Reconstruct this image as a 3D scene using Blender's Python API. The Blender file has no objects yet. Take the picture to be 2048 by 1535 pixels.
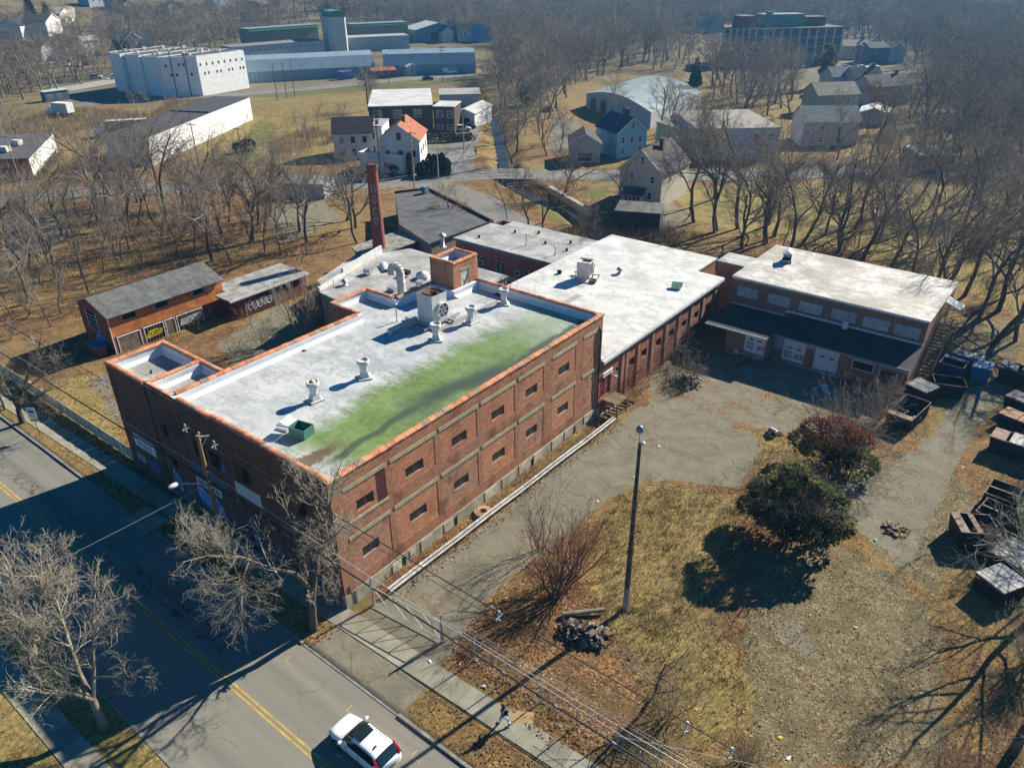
import bpy, math, random
import numpy as np
from mathutils import Vector, Matrix
SC = bpy.context.scene
COL = SC.collection
rng = random.Random(11)
nrng = np.random.default_rng(5)
R = math.radians

# ---------------------------------------------------------------- camera, sky, sun, exposure
IW, IH, FPX = 2048.0, 1535.0, 1528.11
CAM = np.array([33.42, -25.2, 40.0])
_roll, _pitch, _yaw = R(-0.5325), R(29.340), R(-38.332)
_f = np.array([math.sin(_yaw)*math.cos(_pitch), math.cos(_yaw)*math.cos(_pitch), -math.sin(_pitch)])
_r = np.array([math.cos(_yaw), -math.sin(_yaw), 0.0])
_u = np.cross(_r, _f)
_c, _s = math.cos(_roll), math.sin(_roll)
_r, _u = _c*_r + _s*_u, -_s*_r + _c*_u
cam_d = bpy.data.cameras.new('camera')
cam = bpy.data.objects.new('camera', cam_d); COL.objects.link(cam)
M = Matrix([[_r[0], _u[0], -_f[0], CAM[0]], [_r[1], _u[1], -_f[1], CAM[1]], [_r[2], _u[2], -_f[2], CAM[2]], [0, 0, 0, 1]])
cam.matrix_world = M
cam_d.sensor_width = 36.0
cam_d.lens = FPX*36.0/IW
cam_d.clip_end = 6000.0
cam_d.clip_start = 0.5
SC.camera = cam
SUN_EL, SUN_AZ = R(31.0), R(12.0)          # light comes from the far side, slightly right
world = bpy.data.worlds.new('World'); SC.world = world; world.use_nodes = True
wn = world.node_tree.nodes; wl = world.node_tree.links
bg = wn['Background']
sky = wn.new('ShaderNodeTexSky'); sky.sky_type = 'NISHITA'; sky.sun_disc = False
sky.sun_elevation = SUN_EL; sky.sun_rotation = SUN_AZ
sky.air_density = 0.9; sky.dust_density = 0.1; sky.ozone_density = 5.0
hs = wn.new('ShaderNodeHueSaturation'); hs.inputs['Saturation'].default_value = 2.3; wl.new(sky.outputs[0], hs.inputs['Color'])
wl.new(hs.outputs[0], bg.inputs[0]); bg.inputs[1].default_value = 0.05
sun_d = bpy.data.lights.new('sun', 'SUN'); sun_d.energy = 5.0; sun_d.angle = R(0.55); sun_d.color = (1.0, 0.92, 0.78)
sun = bpy.data.objects.new('sun', sun_d); COL.objects.link(sun)
sd = Vector((math.sin(SUN_AZ)*math.cos(SUN_EL), math.cos(SUN_AZ)*math.cos(SUN_EL), math.sin(SUN_EL)))
sun.rotation_euler = (-sd).to_track_quat('-Z', 'Y').to_euler()
sun.location = (0, 60, 80)
SC.view_settings.view_transform = 'Standard'
SC.view_settings.look = 'None'
SC.view_settings.exposure = 1.1
SC.view_settings.gamma = 1.0
SC.view_settings.use_curve_mapping = False
SC.render.engine = 'CYCLES'
SC.cycles.max_bounces = 6
SC.cycles.diffuse_bounces = 3
SC.cycles.transparent_max_bounces = 6

# ---------------------------------------------------------------- helpers
GZ = 0.10                                   # level of lawns and yards above the road

def terrain(x, y):
    """height of the land: flat town, rising wooded slopes far away"""
    r = np.hypot(np.asarray(x)-CAM[0], np.asarray(y)-CAM[1])
    z = np.clip(r-470.0, 0, None)*0.045
    z = z+np.clip(r-900.0, 0, None)*0.03
    hill = np.clip((-np.asarray(x)-365.0), 0, 400)*0.16*np.clip(1-(np.asarray(y)-150)/260.0, 0.15, 1)
    return z + hill

def ray(px, py):
    return (px-IW/2)/FPX*_r - (py-IH/2)/FPX*_u + _f

def g(px, py, z=GZ):
    """the point of the level z on the sight line through a place in the photograph"""
    d = ray(px, py); t = (z-CAM[2])/d[2]
    p = CAM+d*t
    return Vector((float(p[0]), float(p[1]), float(z)))

def gt(px, py):
    d = ray(px, py); z = GZ
    if d[2] > -0.02: d[2] = -0.02
    for _ in range(40):
        p = CAM+d*((z-CAM[2])/d[2]); z = 0.5*z+0.5*(float(terrain(p[0], p[1]))+GZ)
    return Vector((float(p[0]), float(p[1]), float(z)))

class MB:
    def __init__(s): s.v = []; s.f = []; s.m = []
    def add(s, vs, fs, m=0):
        o = len(s.v); s.v.extend([tuple(p) for p in vs])
        for f in fs: s.f.append(tuple(i+o for i in f)); s.m.append(m)
        return s
    def quad(s, a, b, c, d, m=0): return s.add([a, b, c, d], [(0, 1, 2, 3)], m)
    def poly(s, pts, m=0): return s.add(pts, [tuple(range(len(pts)))], m)
    def box(s, x0, y0, z0, x1, y1, z1, m=0, skip=''):
        vs = [(x0,y0,z0),(x1,y0,z0),(x1,y1,z0),(x0,y1,z0),(x0,y0,z1),(x1,y0,z1),(x1,y1,z1),(x0,y1,z1)]
        fs = {'b': (3,2,1,0), 't': (4,5,6,7), 'f': (0,1,5,4), 'r': (1,2,6,5), 'k': (2,3,7,6), 'l': (3,0,4,7)}
        return s.add(vs, [fs[k] for k in fs if k not in skip], m)
    def prism(s, pts, z0, z1, m=0, mt=None, bottom=False):
        n = len(pts)
        a = sum(pts[i][0]*pts[(i+1) % n][1]-pts[(i+1) % n][0]*pts[i][1] for i in range(n))
        if a < 0: pts = pts[::-1]
        vs = [(p[0], p[1], z0) for p in pts]+[(p[0], p[1], z1) for p in pts]
        s.add(vs, [(i, (i+1) % n, (i+1) % n+n, i+n) for i in range(n)], m)
        s.add([(p[0], p[1], z1) for p in pts], [tuple(range(n))], m if mt is None else mt)
        if bottom: s.add([(p[0], p[1], z0) for p in pts], [tuple(range(n))[::-1]], m)
        return s
    def tube(s, p, q, r0, r1=None, n=8, m=0, cap=True):
        p = Vector(p); q = Vector(q); r1 = r0 if r1 is None else r1
        d = (q-p); 
        if d.length < 1e-6: return s
        d.normalize()
        a = d.orthogonal().normalized(); b = d.cross(a)
        vs = []
        for c, r in ((p, r0), (q, r1)):
            for i in range(n):
                t = 2*math.pi*i/n
                vs.append(c+a*(math.cos(t)*r)+b*(math.sin(t)*r))
        fs = [(i, (i+1) % n, (i+1) % n+n, i+n) for i in range(n)]
        if cap: fs += [tuple(range(n))[::-1], tuple(range(n, 2*n))]
        return s.add(vs, fs, m)
    def path(s, pts, r, n=6, m=0):
        for a, b in zip(pts[:-1], pts[1:]): s.tube(a, b, r, r, n, m)
        return s
    def beam(s, p, q, w, h, m=0, up=(0, 0, 1)):
        p = Vector(p); q = Vector(q); d = (q-p).normalized(); up = Vector(up)
        if abs(d.dot(up)) > .98: up = Vector((1, 0, 0))
        a = d.cross(up).normalized()*(w/2); b = a.cross(d).normalized()*(h/2)
        vs = [p-a-b, p+a-b, p+a+b, p-a+b, q-a-b, q+a-b, q+a+b, q-a+b]
        return s.add(vs, [(3,2,1,0),(4,5,6,7),(0,1,5,4),(1,2,6,5),(2,3,7,6),(3,0,4,7)], m)
    def lathe(s, cx, cy, prof, n=14, m=0):
        vs = []
        for r, z in prof:
            for i in range(n):
                t = 2*math.pi*i/n; vs.append((cx+r*math.cos(t), cy+r*math.sin(t), z))
        fs = []
        for k in range(len(prof)-1):
            for i in range(n):
                j = (i+1) % n
                fs.append((k*n+i, k*n+j, (k+1)*n+j, (k+1)*n+i))
        s.add(vs, fs, m)
        if prof[-1][0] > 1e-4: s.add([vs[(len(prof)-1)*n+i] for i in range(n)], [tuple(range(n))], m)
        return s
    def blob(s, c, rx, ry, rz, seed=0, n=8, k=5, j=.2, m=0):
        rr = random.Random(seed); vs = []; fs = []
        for a in range(k+1):
            ph = -math.pi/2+math.pi*a/k
            for i in range(n):
                t = 2*math.pi*i/n; q = 1+rr.uniform(-j, j)
                vs.append((c[0]+rx*q*math.cos(ph)*math.cos(t), c[1]+ry*q*math.cos(ph)*math.sin(t), c[2]+rz*q*math.sin(ph)))
        for a in range(k):
            for i in range(n):
                fs.append((a*n+i, a*n+(i+1) % n, (a+1)*n+(i+1) % n, (a+1)*n+i))
        return s.add(vs, fs, m)
    def mesh(s, name, mats, smooth=False):
        me = bpy.data.meshes.new(name)
        me.from_pydata(s.v, [], s.f)
        if not isinstance(mats, (list, tuple)): mats = [mats]
        for mm in mats: me.materials.append(mm)
        if len(mats) > 1: me.polygons.foreach_set('material_index', s.m)
        if smooth: me.polygons.foreach_set('use_smooth', [True]*len(s.f))
        me.update()
        return me

def np_mesh(name, V, Q, mats, mi=None, smooth=False):
    """a mesh from numpy arrays: V (n,3), Q (m,k) faces of k corners"""
    V = np.asarray(V, np.float32); Q = np.asarray(Q, np.int32); k = Q.shape[1]
    me = bpy.data.meshes.new(name)
    me.vertices.add(len(V)); me.vertices.foreach_set('co', V.ravel())
    me.loops.add(Q.size); me.loops.foreach_set('vertex_index', Q.ravel())
    me.polygons.add(len(Q)); me.polygons.foreach_set('loop_start', np.arange(0, Q.size, k, dtype=np.int32))
    if not isinstance(mats, (list, tuple)): mats = [mats]
    for mm in mats: me.materials.append(mm)
    if mi is not None: me.polygons.foreach_set('material_index', np.asarray(mi, np.int32))
    if smooth: me.polygons.foreach_set('use_smooth', np.ones(len(Q), bool))
    me.update(calc_edges=True)
    return me

def put(name, me, parent=None, loc=(0, 0, 0), rot=None, scale=None):
    o = bpy.data.objects.new(name, me); COL.objects.link(o)
    if parent is not None: o.parent = parent
    o.location = loc
    if rot is not None: o.rotation_euler = rot if isinstance(rot, tuple) else (0, 0, rot)
    if scale is not None: o.scale = scale if isinstance(scale, tuple) else (scale,)*3
    return o

def part(name, mb, mats, parent, world=False, label=None, smooth=False, loc=(0, 0, 0), rot=None):
    """one part: a mesh under its thing; world=True when its shape was given in world coordinates"""
    o = put(name, mb.mesh(name, mats, smooth), parent, loc, rot)
    if world: o.location = -Vector(parent.location)
    if label: o['label'] = label
    return o

def thing(name, label, cat, loc=(0, 0, 0), rotz=0.0, group=None):
    o = bpy.data.objects.new(name, None); COL.objects.link(o)
    o.empty_display_size = 0.3
    o.location = loc; o.rotation_euler = (0, 0, rotz)
    o['label'] = label; o['category'] = cat
    if group: o['group'] = group
    return o

def solo(name, mb, mats, label, cat, group=None, smooth=False, loc=(0, 0, 0), rot=None, kind=None):
    me = mb.mesh(name, mats, smooth) if isinstance(mb, MB) else mb
    o = put(name, me, None, loc, rot)
    o['label'] = label; o['category'] = cat
    if group: o['group'] = group
    if kind: o['kind'] = kind
    return o

def struct(name, mb, mats, label=None, kind='structure', loc=(0, 0, 0)):
    me = mb.mesh(name, mats) if isinstance(mb, MB) else mb
    o = put(name, me, None, loc); o['kind'] = kind
    if label: o['label'] = label
    return o

# ---------------------------------------------------------------- materials
MATS = {}
class NT:
    def __init__(s, name):
        s.m = bpy.data.materials.new(name); s.m.use_nodes = True
        s.n = s.m.node_tree.nodes; s.l = s.m.node_tree.links
        s.b = s.n['Principled BSDF']; MATS[name] = s.m
    def new(s, t, **kw):
        n = s.n.new(t)
        for k, v in kw.items():
            if k.startswith('i_'):
                key = k[2:]
                key = int(key) if key.isdigit() else key.replace('_', ' ')
                n.inputs[key].default_value = v
            else: setattr(n, k, v)
        return n
    def link(s, a, b): s.l.new(a, b)
    def noise(s, scale, vec=None, detail=4, rough=.6, out=0):
        n = s.new('ShaderNodeTexNoise'); n.inputs['Scale'].default_value = scale
        n.inputs['Detail'].default_value = detail; n.inputs['Roughness'].default_value = rough
        if vec is not None: s.link(vec, n.inputs['Vector'])
        return n.outputs[out]
    def ramp(s, fac, stops):
        r = s.new('ShaderNodeValToRGB'); s.link(fac, r.inputs[0]); e = r.color_ramp.elements
        while len(e) > 1: e.remove(e[-1])
        e[0].position = stops[0][0]; e[0].color = c4(stops[0][1])
        for p, c in stops[1:]:
            x = e.new(p); x.color = c4(c)
        return r.outputs[0]
    def mix(s, fac, a, b, mode='MIX'):
        n = s.new('ShaderNodeMix', data_type='RGBA', blend_type=mode)
        for sock, val in ((n.inputs[0], fac), (n.inputs[6], a), (n.inputs[7], b)):
            if isinstance(val, (int, float)): sock.default_value = val
            elif isinstance(val, (tuple, list)): sock.default_value = c4(val)
            else: s.link(val, sock)
        return n.outputs[2]
    def math(s, op, a, b=None, c=None, clamp=False):
        n = s.new('ShaderNodeMath', operation=op); n.use_clamp = clamp
        for i, val in enumerate((a, b, c)):
            if val is None: continue
            if isinstance(val, (int, float)): n.inputs[i].default_value = val
            else: s.link(val, n.inputs[i])
        return n.outputs[0]
    def smooth(s, v, lo, hi):
        n = s.new('ShaderNodeMapRange', interpolation_type='SMOOTHSTEP')
        s.link(v, n.inputs[0]); n.inputs[1].default_value = lo; n.inputs[2].default_value = hi
        return n.outputs[0]
    def bump(s, h, strength=.3, dist=.05):
        n = s.new('ShaderNodeBump'); n.inputs['Strength'].default_value = strength; n.inputs['Distance'].default_value = dist
        s.link(h, n.inputs['Height']); s.link(n.outputs[0], s.b.inputs['Normal'])
    def pos(s): return s.new('ShaderNodeNewGeometry').outputs['Position']
    def obj(s): return s.new('ShaderNodeTexCoord').outputs['Object']
    def sep(s, v):
        n = s.new('ShaderNodeSeparateXYZ'); s.link(v, n.inputs[0]); return n.outputs
    def comb(s, x, y, z):
        n = s.new('ShaderNodeCombineXYZ')
        for i, v in enumerate((x, y, z)):
            if isinstance(v, (int, float)): n.inputs[i].default_value = v
            else: s.link(v, n.inputs[i])
        return n.outputs[0]
    def rand(s): return s.new('ShaderNodeObjectInfo').outputs['Random']
    def color(s, v):
        if isinstance(v, (tuple, list)): s.b.inputs['Base Color'].default_value = c4(v)
        else: s.link(v, s.b.inputs['Base Color'])
    def rough(s, v):
        if isinstance(v, (int, float)): s.b.inputs['Roughness'].default_value = v
        else: s.link(v, s.b.inputs['Roughness'])
    def spec(s, v): s.b.inputs['Specular IOR Level'].default_value = v

def c4(c): return tuple(c)+(1.0,) if len(c) == 3 else tuple(c)
def sc(c, k): return tuple(min(1.0, max(0.0, x*k)) for x in c)

def pmat(name, col, rough=.8, var=.25, scale=1.5, fine=14.0, col2=None, metal=0.0, bump=0.0, rnd=0.0, spec=.3, trans=0.0):
    """weathered paint, concrete, bark ...: two scales of blotches, optional second colour, slight change from piece to piece"""
    if name in MATS: return MATS[name]
    t = NT(name); p = t.pos()
    a = t.noise(scale, p, 5, .65); b = t.noise(fine, p, 3, .7)
    f = t.math('ADD', t.math('MULTIPLY', a, .65), t.math('MULTIPLY', b, .35))
    f = t.smooth(f, .34, .66)
    c = t.mix(f, sc(col, 1-var), col2 if col2 else sc(col, 1+var))
    if rnd > 0:
        h = t.new('ShaderNodeHueSaturation'); t.link(c, h.inputs['Color'])
        t.link(t.math('ADD', t.math('MULTIPLY', t.rand(), 2*rnd), 1-rnd), h.inputs['Value']); c = h.outputs[0]
    t.color(c); t.rough(rough); t.spec(spec); t.b.inputs['Metallic'].default_value = metal
    if bump: t.bump(b, bump)
    if trans:      # thin leaves and blades let light through
        tr = t.new('ShaderNodeBsdfTranslucent'); t.link(c, tr.inputs['Color']); mx = t.new('ShaderNodeMixShader'); mx.inputs[0].default_value = trans
        t.link(t.b.outputs[0], mx.inputs[1]); t.link(tr.outputs[0], mx.inputs[2]); t.link(mx.outputs[0], t.n['Material Output'].inputs['Surface'])
    return t.m

def brick_mat(name, c1, c2, mortar, stain=.5, chips=0.0):
    if name in MATS: return MATS[name]
    t = NT(name); p = t.pos(); x, y, z = t.sep(p)[:3]
    uv = t.comb(t.math('ADD', x, y), z, 0.0)
    br = t.new('ShaderNodeTexBrick'); t.link(uv, br.inputs['Vector'])
    br.inputs['Scale'].default_value = 1.0; br.inputs['Brick Width'].default_value = .23; br.inputs['Row Height'].default_value = .078
    br.inputs['Mortar Size'].default_value = .008; br.inputs['Color1'].default_value = c4(c1); br.inputs['Color2'].default_value = c4(c2)
    br.inputs['Mortar'].default_value = c4(mortar); br.inputs['Bias'].default_value = -.1
    c = br.outputs[0]
    mo = t.noise(1.0, t.comb(t.math('MULTIPLY', t.math('ADD', x, y), 1.8), t.math('MULTIPLY', z, 5.5), 7.0), 3, .75)
    c = t.mix(t.math('MULTIPLY', t.math('SUBTRACT', 1.0, t.smooth(mo, .36, .52)), .6), c, sc(c1, .6))
    c = t.mix(t.math('MULTIPLY', t.smooth(mo, .54, .7), .6), c, sc(c2, 1.45))
    st = t.noise(.45, p, 6, .65)
    c = t.mix(t.math('MULTIPLY', t.smooth(st, .48, .68), stain), c, sc(c1, .42))
    lt = t.noise(1.7, p, 4, .6)
    c = t.mix(t.math('MULTIPLY', t.smooth(lt, .55, .72), .35), c, sc(c2, 1.5))
    streak = t.noise(1.0, t.comb(t.math('MULTIPLY', t.math('ADD', x, y), 2.2), t.math('MULTIPLY', z, .12), 0.0), 4, .6)
    c = t.mix(t.math('MULTIPLY', t.smooth(streak, .55, .75), .45*stain), c, sc(c1, .35))
    if chips:
        ch = t.noise(1.0, t.comb(t.math('MULTIPLY', t.math('ADD', x, y), 2.6), t.math('MULTIPLY', z, 9.0), 3.0), 3, .65)
        c = t.mix(t.math('MULTIPLY', t.smooth(ch, .63, .67), chips), c, (.6, .44, .33))
    t.color(c); t.rough(.9); t.spec(.15); t.bump(br.outputs[1], -.25, .02)
    return t.m

m_glass = pmat('dark_glass', (.018, .022, .026), .12, .3, .8, spec=.6)
m_glass_blue = pmat('blue_glass', (.05, .09, .13), .1, .3, .8, spec=.6)
m_black = pmat('black_void', (.008, .008, .009), .9, .2)
m_white = pmat('white_paint', (.74, .74, .72), .6, .08, 2.0)
m_white_old = pmat('old_white_paint', (.55, .55, .52), .75, .2, 2.0)
m_galv = pmat('galvanised_steel', (.46, .47, .48), .45, .15, 2.0, metal=.6)
m_rust = pmat('rust', (.14, .065, .035), .9, .45, 2.0)
m_rail = pmat('weathered_pipe', (.52, .53, .54), .5, .15, 1.5, metal=.2)
m_wood = pmat('weathered_wood', (.2, .155, .11), .9, .3, 1.2, rnd=.2)
m_pole = pmat('pole_wood', (.27, .135, .07), .9, .3, .8)
m_pole_grey = pmat('pole_grey_wood', (.085, .075, .066), .9, .5, 2.2)
m_conc = pmat('concrete', (.36, .345, .3), .9, .2, .9, rnd=.12)
m_trim = pmat('trim_white', (.66, .66, .64), .65, .1)
m_black_rubber = pmat('rubber', (.012, .012, .013), .85, .3)
m_cable = pmat('cable', (.012, .012, .012), .6, .2)
m_wire_pale = pmat('bare_wire', (.5, .5, .5), .5, .1)
# ---------------------------------------------------------------- the land
def inpoly(X, Y, poly):
    ins = np.zeros(X.shape, bool); n = len(poly); j = n-1
    for i in range(n):
        xi, yi = poly[i][0], poly[i][1]; xj, yj = poly[j][0], poly[j][1]
        if yi != yj:
            c = ((yi > Y) != (yj > Y)) & (X < (xj-xi)*(Y-yi)/(yj-yi)+xi)
            ins ^= c
        j = i
    return ins
def gp(pts): return [tuple(g(a, b)[:2]) for a, b in pts]

P_DRIVE = gp([(775,1197),(862,1128),(960,1053),(1050,985),(1130,925),(1205,868),(1262,825),(1300,805),(1345,800),(1440,840),(1520,880),(1512,925),(1480,975),(1400,965),(1300,958),(1240,985),(1160,1045),(1060,1130),(985,1200),(895,1285),(840,1265)])
P_APRON = [(.6,-5.5),(9.4,-5.5),(8.4,.3),(1.2,.3)]
P_YARD = gp([(1290,800),(1300,735),(1400,680),(1560,720),(1800,785),(1790,830),(1700,870),(1560,865),(1440,840)])
P_STRIP = gp([(1990,760),(1900,790),(1870,860),(1790,930),(1690,965),(1650,1005),(1690,1040),(1755,1090),(1815,1140),(1840,1080),(1890,980),(1950,860),(2010,800)])
P_PATCH = gp([(1530,1250),(1600,1228),(1640,1320),(1570,1290)])
P_COURT = gp([(430,690),(500,640),(570,600),(640,640),(560,690),(470,735)])
P_LOT_L = gp([(170,760),(230,740),(260,820),(230,850)])
ASPH = [(P_DRIVE, 1.0), (P_APRON, .9), (P_YARD, .58), (P_STRIP, .86), (P_PATCH, .7), (P_COURT, .72), (P_LOT_L, .6),
        (gp([(1390,640),(1440,700),(1330,770),(1250,800)]), .0),
        (gp([(1340,400),(1250,430),(1310,475),(1385,440)]), .75),
        (gp([(830,290),(850,250),(905,275),(930,210),(962,215),(950,350),(820,350)]), .85),   # car park by the white houses
        (gp([(1090,300),(1100,235),(1160,240),(1180,280),(1130,300)]), .7),
        (gp([(520,420),(640,390),(690,440),(560,490)]), .62),
        (gp([(0,430),(120,420),(150,470),(60,520),(0,510)]), .6),
        (gp([(150,330),(235,300),(235,345),(150,352)]), .75),
        (gp([(100,160),(320,120),(330,180),(470,195),(700,170),(760,160),(945,150),(945,135),(720,150),(560,160),(500,150),(330,200),(110,215)]), .62),
        (gp([(985,100),(1060,95),(1060,120),(990,120)]), .7), (gp([(1600,150),(1780,135),(1800,160),(1620,165)]), .8),
        (gp([(1700,60),(2048,5),(2048,14),(1700,72)]), .7)]
DRY = [(gp([(1240,990),(1300,962),(1450,985),(1490,1040),(1430,1120),(1400,1220),(1480,1300),(1520,1410),(1400,1500),(1300,1430),(1250,1300),(1180,1200),(1180,1080)]), .72),
       (gp([(1440,850),(1560,870),(1600,900),(1600,960),(1490,930)]), .7), (gp([(240,740),(100,760),(60,790),(160,860),(245,880)]), .62),
       (gp([(500,200),(760,190),(740,260),(660,320),(520,330),(430,300)]), .7), (gp([(0,470),(140,470),(200,420),(240,400),(270,420),(100,520),(0,560)]), .55),
       (gp([(40,240),(300,215),(300,232),(40,262)]), .8), (gp([(1340,390),(1500,360),(1800,355),(2048,390),(2048,640),(1880,560),(1700,500),(1500,470),(1390,440)]), .72),
       (gp([(860,190),(950,175),(950,195),(880,215)]), .7), (gp([(0,150),(320,118),(320,150),(100,200),(0,210)]), .55),
       ([(-260,-5.6),(-260,-.2),(-28,-.9),(.6,-3.2),(.6,-5.6)], .5), ([(9.4,-5.5),(90,-5.5),(90,.3),(9.4,.3)], .42), ([(-260,-15.9),(90,-15.9),(90,-40),(-260,-40)], .62)]
GREEN = [(gp([(440,330),(520,240),(560,250),(500,330)]), .6), (gp([(500,185),(770,160),(950,145),(950,160),(780,178),(520,196)]), .7), (gp([(440,185),(520,172),(560,178),(520,190)]), .7),
         (gp([(990,112),(1060,108),(1060,130),(1000,128)]), .8), (gp([(1360,410),(1500,370),(1640,380),(1600,440),(1450,450)]), .5), (gp([(1300,1400),(1400,1320),(1480,1420),(1400,1500)]), .45),
         (gp([(1020,380),(1090,400),(1200,470),(1170,480),(1080,430)]), .55), (gp([(460,50),(530,45),(530,60),(470,66)]), .7), (gp([(1210,370),(1230,385),(1190,400),(1150,395)]), .6),
         ([(-90,-5.6),(-90,-1.8),(-30,-1.9),(-30,-5.6)], .35), ([(-12,-40),(30,-40),(30,-24),(-12,-24)], .5)]
PALE = [(gp([(1500,1100),(1650,1080),(1800,1150),(1880,1250),(1900,1535),(1500,1535),(1480,1350)]), .75), (gp([(1600,960),(1700,930),(1880,900),(1960,1000),(1880,1200),(1760,1120),(1640,1000)]), .7),
        (gp([(1840,640),(2048,640),(2048,720),(1850,720)]), .6)]
xs = np.unique(np.concatenate([np.arange(-1700,-320,20), np.arange(-320,-110,3), np.arange(-110,72,.6), np.arange(72,400,9), [400, 520]]))
ys = np.unique(np.concatenate([np.arange(-420,-46,11), np.arange(-46,110,.6), np.arange(110,430,3), np.arange(430,1700,20), [-5.76,-5.5,-15.84,-16.1]]))
GX, GY = np.meshgrid(xs, ys)
Z = terrain(GX, GY)+GZ
road_band = (GY <= -5.7) & (GY >= -15.9)
near = (GX > -110) & (GX < 72) & (GY > -46) & (GY < 110)
lump = .06*np.sin(GX*1.7+np.sin(GY*1.1)*2)*np.sin(GY*1.9+np.cos(GX*.9)*2)
W = {}
for key, lst in (('a', ASPH), ('d', DRY), ('g', GREEN), ('p', PALE)):
    w = np.zeros(GX.shape)
    for poly, k in lst: w = np.maximum(w, inpoly(GX, GY, poly)*k)
    W[key] = w
Z = Z+np.where(near & (W['a'] < .1) & (GY > .5), np.abs(lump)*1.2, 0)
# the stream behind the chimney lot
CREEK = [g(988,225), g(1005,300), g(1012,352), g(1085,392), g(1150,420), g(1215,470)]
dmin = np.full(GX.shape, 1e9)
for a, b in zip(CREEK[:-1], CREEK[1:]):
    ax, ay, bx, by = a.x, a.y, b.x, b.y
    t = np.clip(((GX-ax)*(bx-ax)+(GY-ay)*(by-ay))/((bx-ax)**2+(by-ay)**2), 0, 1)
    dmin = np.minimum(dmin, np.hypot(GX-ax-t*(bx-ax), GY-ay-t*(by-ay)))
Z = Z-np.clip(1.0-(dmin-1.6)/2.0, 0, 1)*1.7
Z = np.where(road_band, -.15, Z)
nx, ny = len(xs), len(ys)
dist_ = np.hypot(GX-CAM[0], GY-CAM[1]); farw = np.clip((dist_-130)/60, 0, 1); W['d'] = np.maximum(W['d'], .5*farw*(W['a'] < .1)); W['g'] = np.maximum(W['g'], .42*farw*(W['a'] < .1))
V = np.stack([GX.ravel(), GY.ravel(), Z.ravel()], 1)
ii = (np.arange(ny-1)[:, None]*nx+np.arange(nx-1)[None, :]).ravel()
Q = np.stack([ii, ii+1, ii+nx+1, ii+nx], 1)

t = NT('ground'); p = t.pos()
at = t.new('ShaderNodeAttribute', attribute_name='zone'); ar, ag, ab = t.sep(at.outputs['Vector'])[:3]; aw = at.outputs['Alpha']
n1 = t.noise(.55, p, 6, .65); n2 = t.noise(4.0, p, 5, .7); n3 = t.noise(24.0, p, 3, .7); n0 = t.noise(.06, p, 5, .6)
vor = t.new('ShaderNodeTexVoronoi'); t.link(p, vor.inputs['Vector']); vor.inputs['Scale'].default_value = 9.0
lf = t.sep(vor.outputs['Color'])[0]
leaf = t.ramp(lf, [(0, (.08,.042,.02)), (.3, (.18,.09,.034)), (.6, (.27,.135,.05)), (.85, (.35,.2,.09)), (1, (.45,.31,.18))])
leaf = t.mix(t.smooth(n1, .4, .62), leaf, sc((.16,.10,.055), .8))
leaf = t.mix(t.math('MULTIPLY', t.smooth(n2, .5, .7), .5), leaf, (.07,.055,.032))
dry = t.ramp(n2, [(.28, (.09,.07,.025)), (.5, (.27,.205,.075)), (.72, (.45,.35,.15))])
dry = t.mix(t.math('MULTIPLY', t.smooth(n1, .45, .65), .6), dry, (.17,.145,.06))
grn = t.ramp(n2, [(.25, (.06,.07,.02)), (.55, (.14,.145,.045)), (.8, (.24,.21,.085))])
pale = t.ramp(lf, [(0, (.1,.08,.045)), (.35, (.2,.16,.085)), (.7, (.28,.225,.12)), (1, (.4,.33,.2))])
pale = t.mix(t.math('MULTIPLY', t.smooth(n2, .4, .6), .75), pale, (.15,.125,.075))
pale = t.mix(t.math('MULTIPLY', t.smooth(n1, .45, .6), .75), pale, (.13,.115,.06))
asp = t.ramp(n1, [(.3, (.16,.15,.11)), (.5, (.21,.195,.142)), (.72, (.26,.24,.175))])
asp = t.mix(t.math('MULTIPLY', t.smooth(n3, .45, .7), .22), asp, (.1,.095,.075))
crk = t.new('ShaderNodeTexVoronoi', feature='DISTANCE_TO_EDGE'); crk.inputs['Scale'].default_value = .22
wv = t.new('ShaderNodeVectorMath', operation='ADD'); t.link(p, wv.inputs[0])
nv = t.new('ShaderNodeTexNoise'); nv.inputs['Scale'].default_value = .7; nv.inputs['Detail'].default_value = 5; t.link(p, nv.inputs['Vector'])
sv = t.new('ShaderNodeVectorMath', operation='SCALE'); sv.inputs['Scale'].default_value = 2.2; t.link(nv.outputs[1], sv.inputs[0]); t.link(sv.outputs[0], wv.inputs[1])
t.link(wv.outputs[0], crk.inputs['Vector'])
asp = t.mix(t.math('MULTIPLY', t.math('SUBTRACT', 1.0, t.smooth(crk.outputs['Distance'], .004, .02)), .6), asp, (.15,.095,.05))
def zone(w, lo=.47, hi=.56):
    e = t.math('ADD', w, t.math('MULTIPLY', t.math('SUBTRACT', t.math('ADD', t.math('MULTIPLY', n1, .6), t.math('MULTIPLY', n2, .4)), .5), 1.25))
    return t.smooth(e, lo, hi)
big = t.mix(t.smooth(n0, .42, .6), leaf, t.mix(.55, leaf, dry))
c = t.mix(zone(aw), big, pale)
c = t.mix(zone(ag), c, dry); c = t.mix(zone(ab), c, grn); c = t.mix(zone(ar), c, asp)
ln = t.new('ShaderNodeVectorMath', operation='LENGTH'); t.link(p, ln.inputs[0])
c = t.mix(t.math('MULTIPLY', t.smooth(ln.outputs['Value'], 170.0, 330.0), .7), c, t.mix(t.smooth(n0, .4, .6), (.075,.07,.048), (.15,.135,.085)))
t.color(c); t.rough(.95); t.spec(.1); t.bump(t.math('ADD', n3, n2), .8, .08)
me = np_mesh('ground', V, Q, t.m, smooth=False)
ca = me.attributes.new('zone', 'FLOAT_COLOR', 'POINT')
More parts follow.
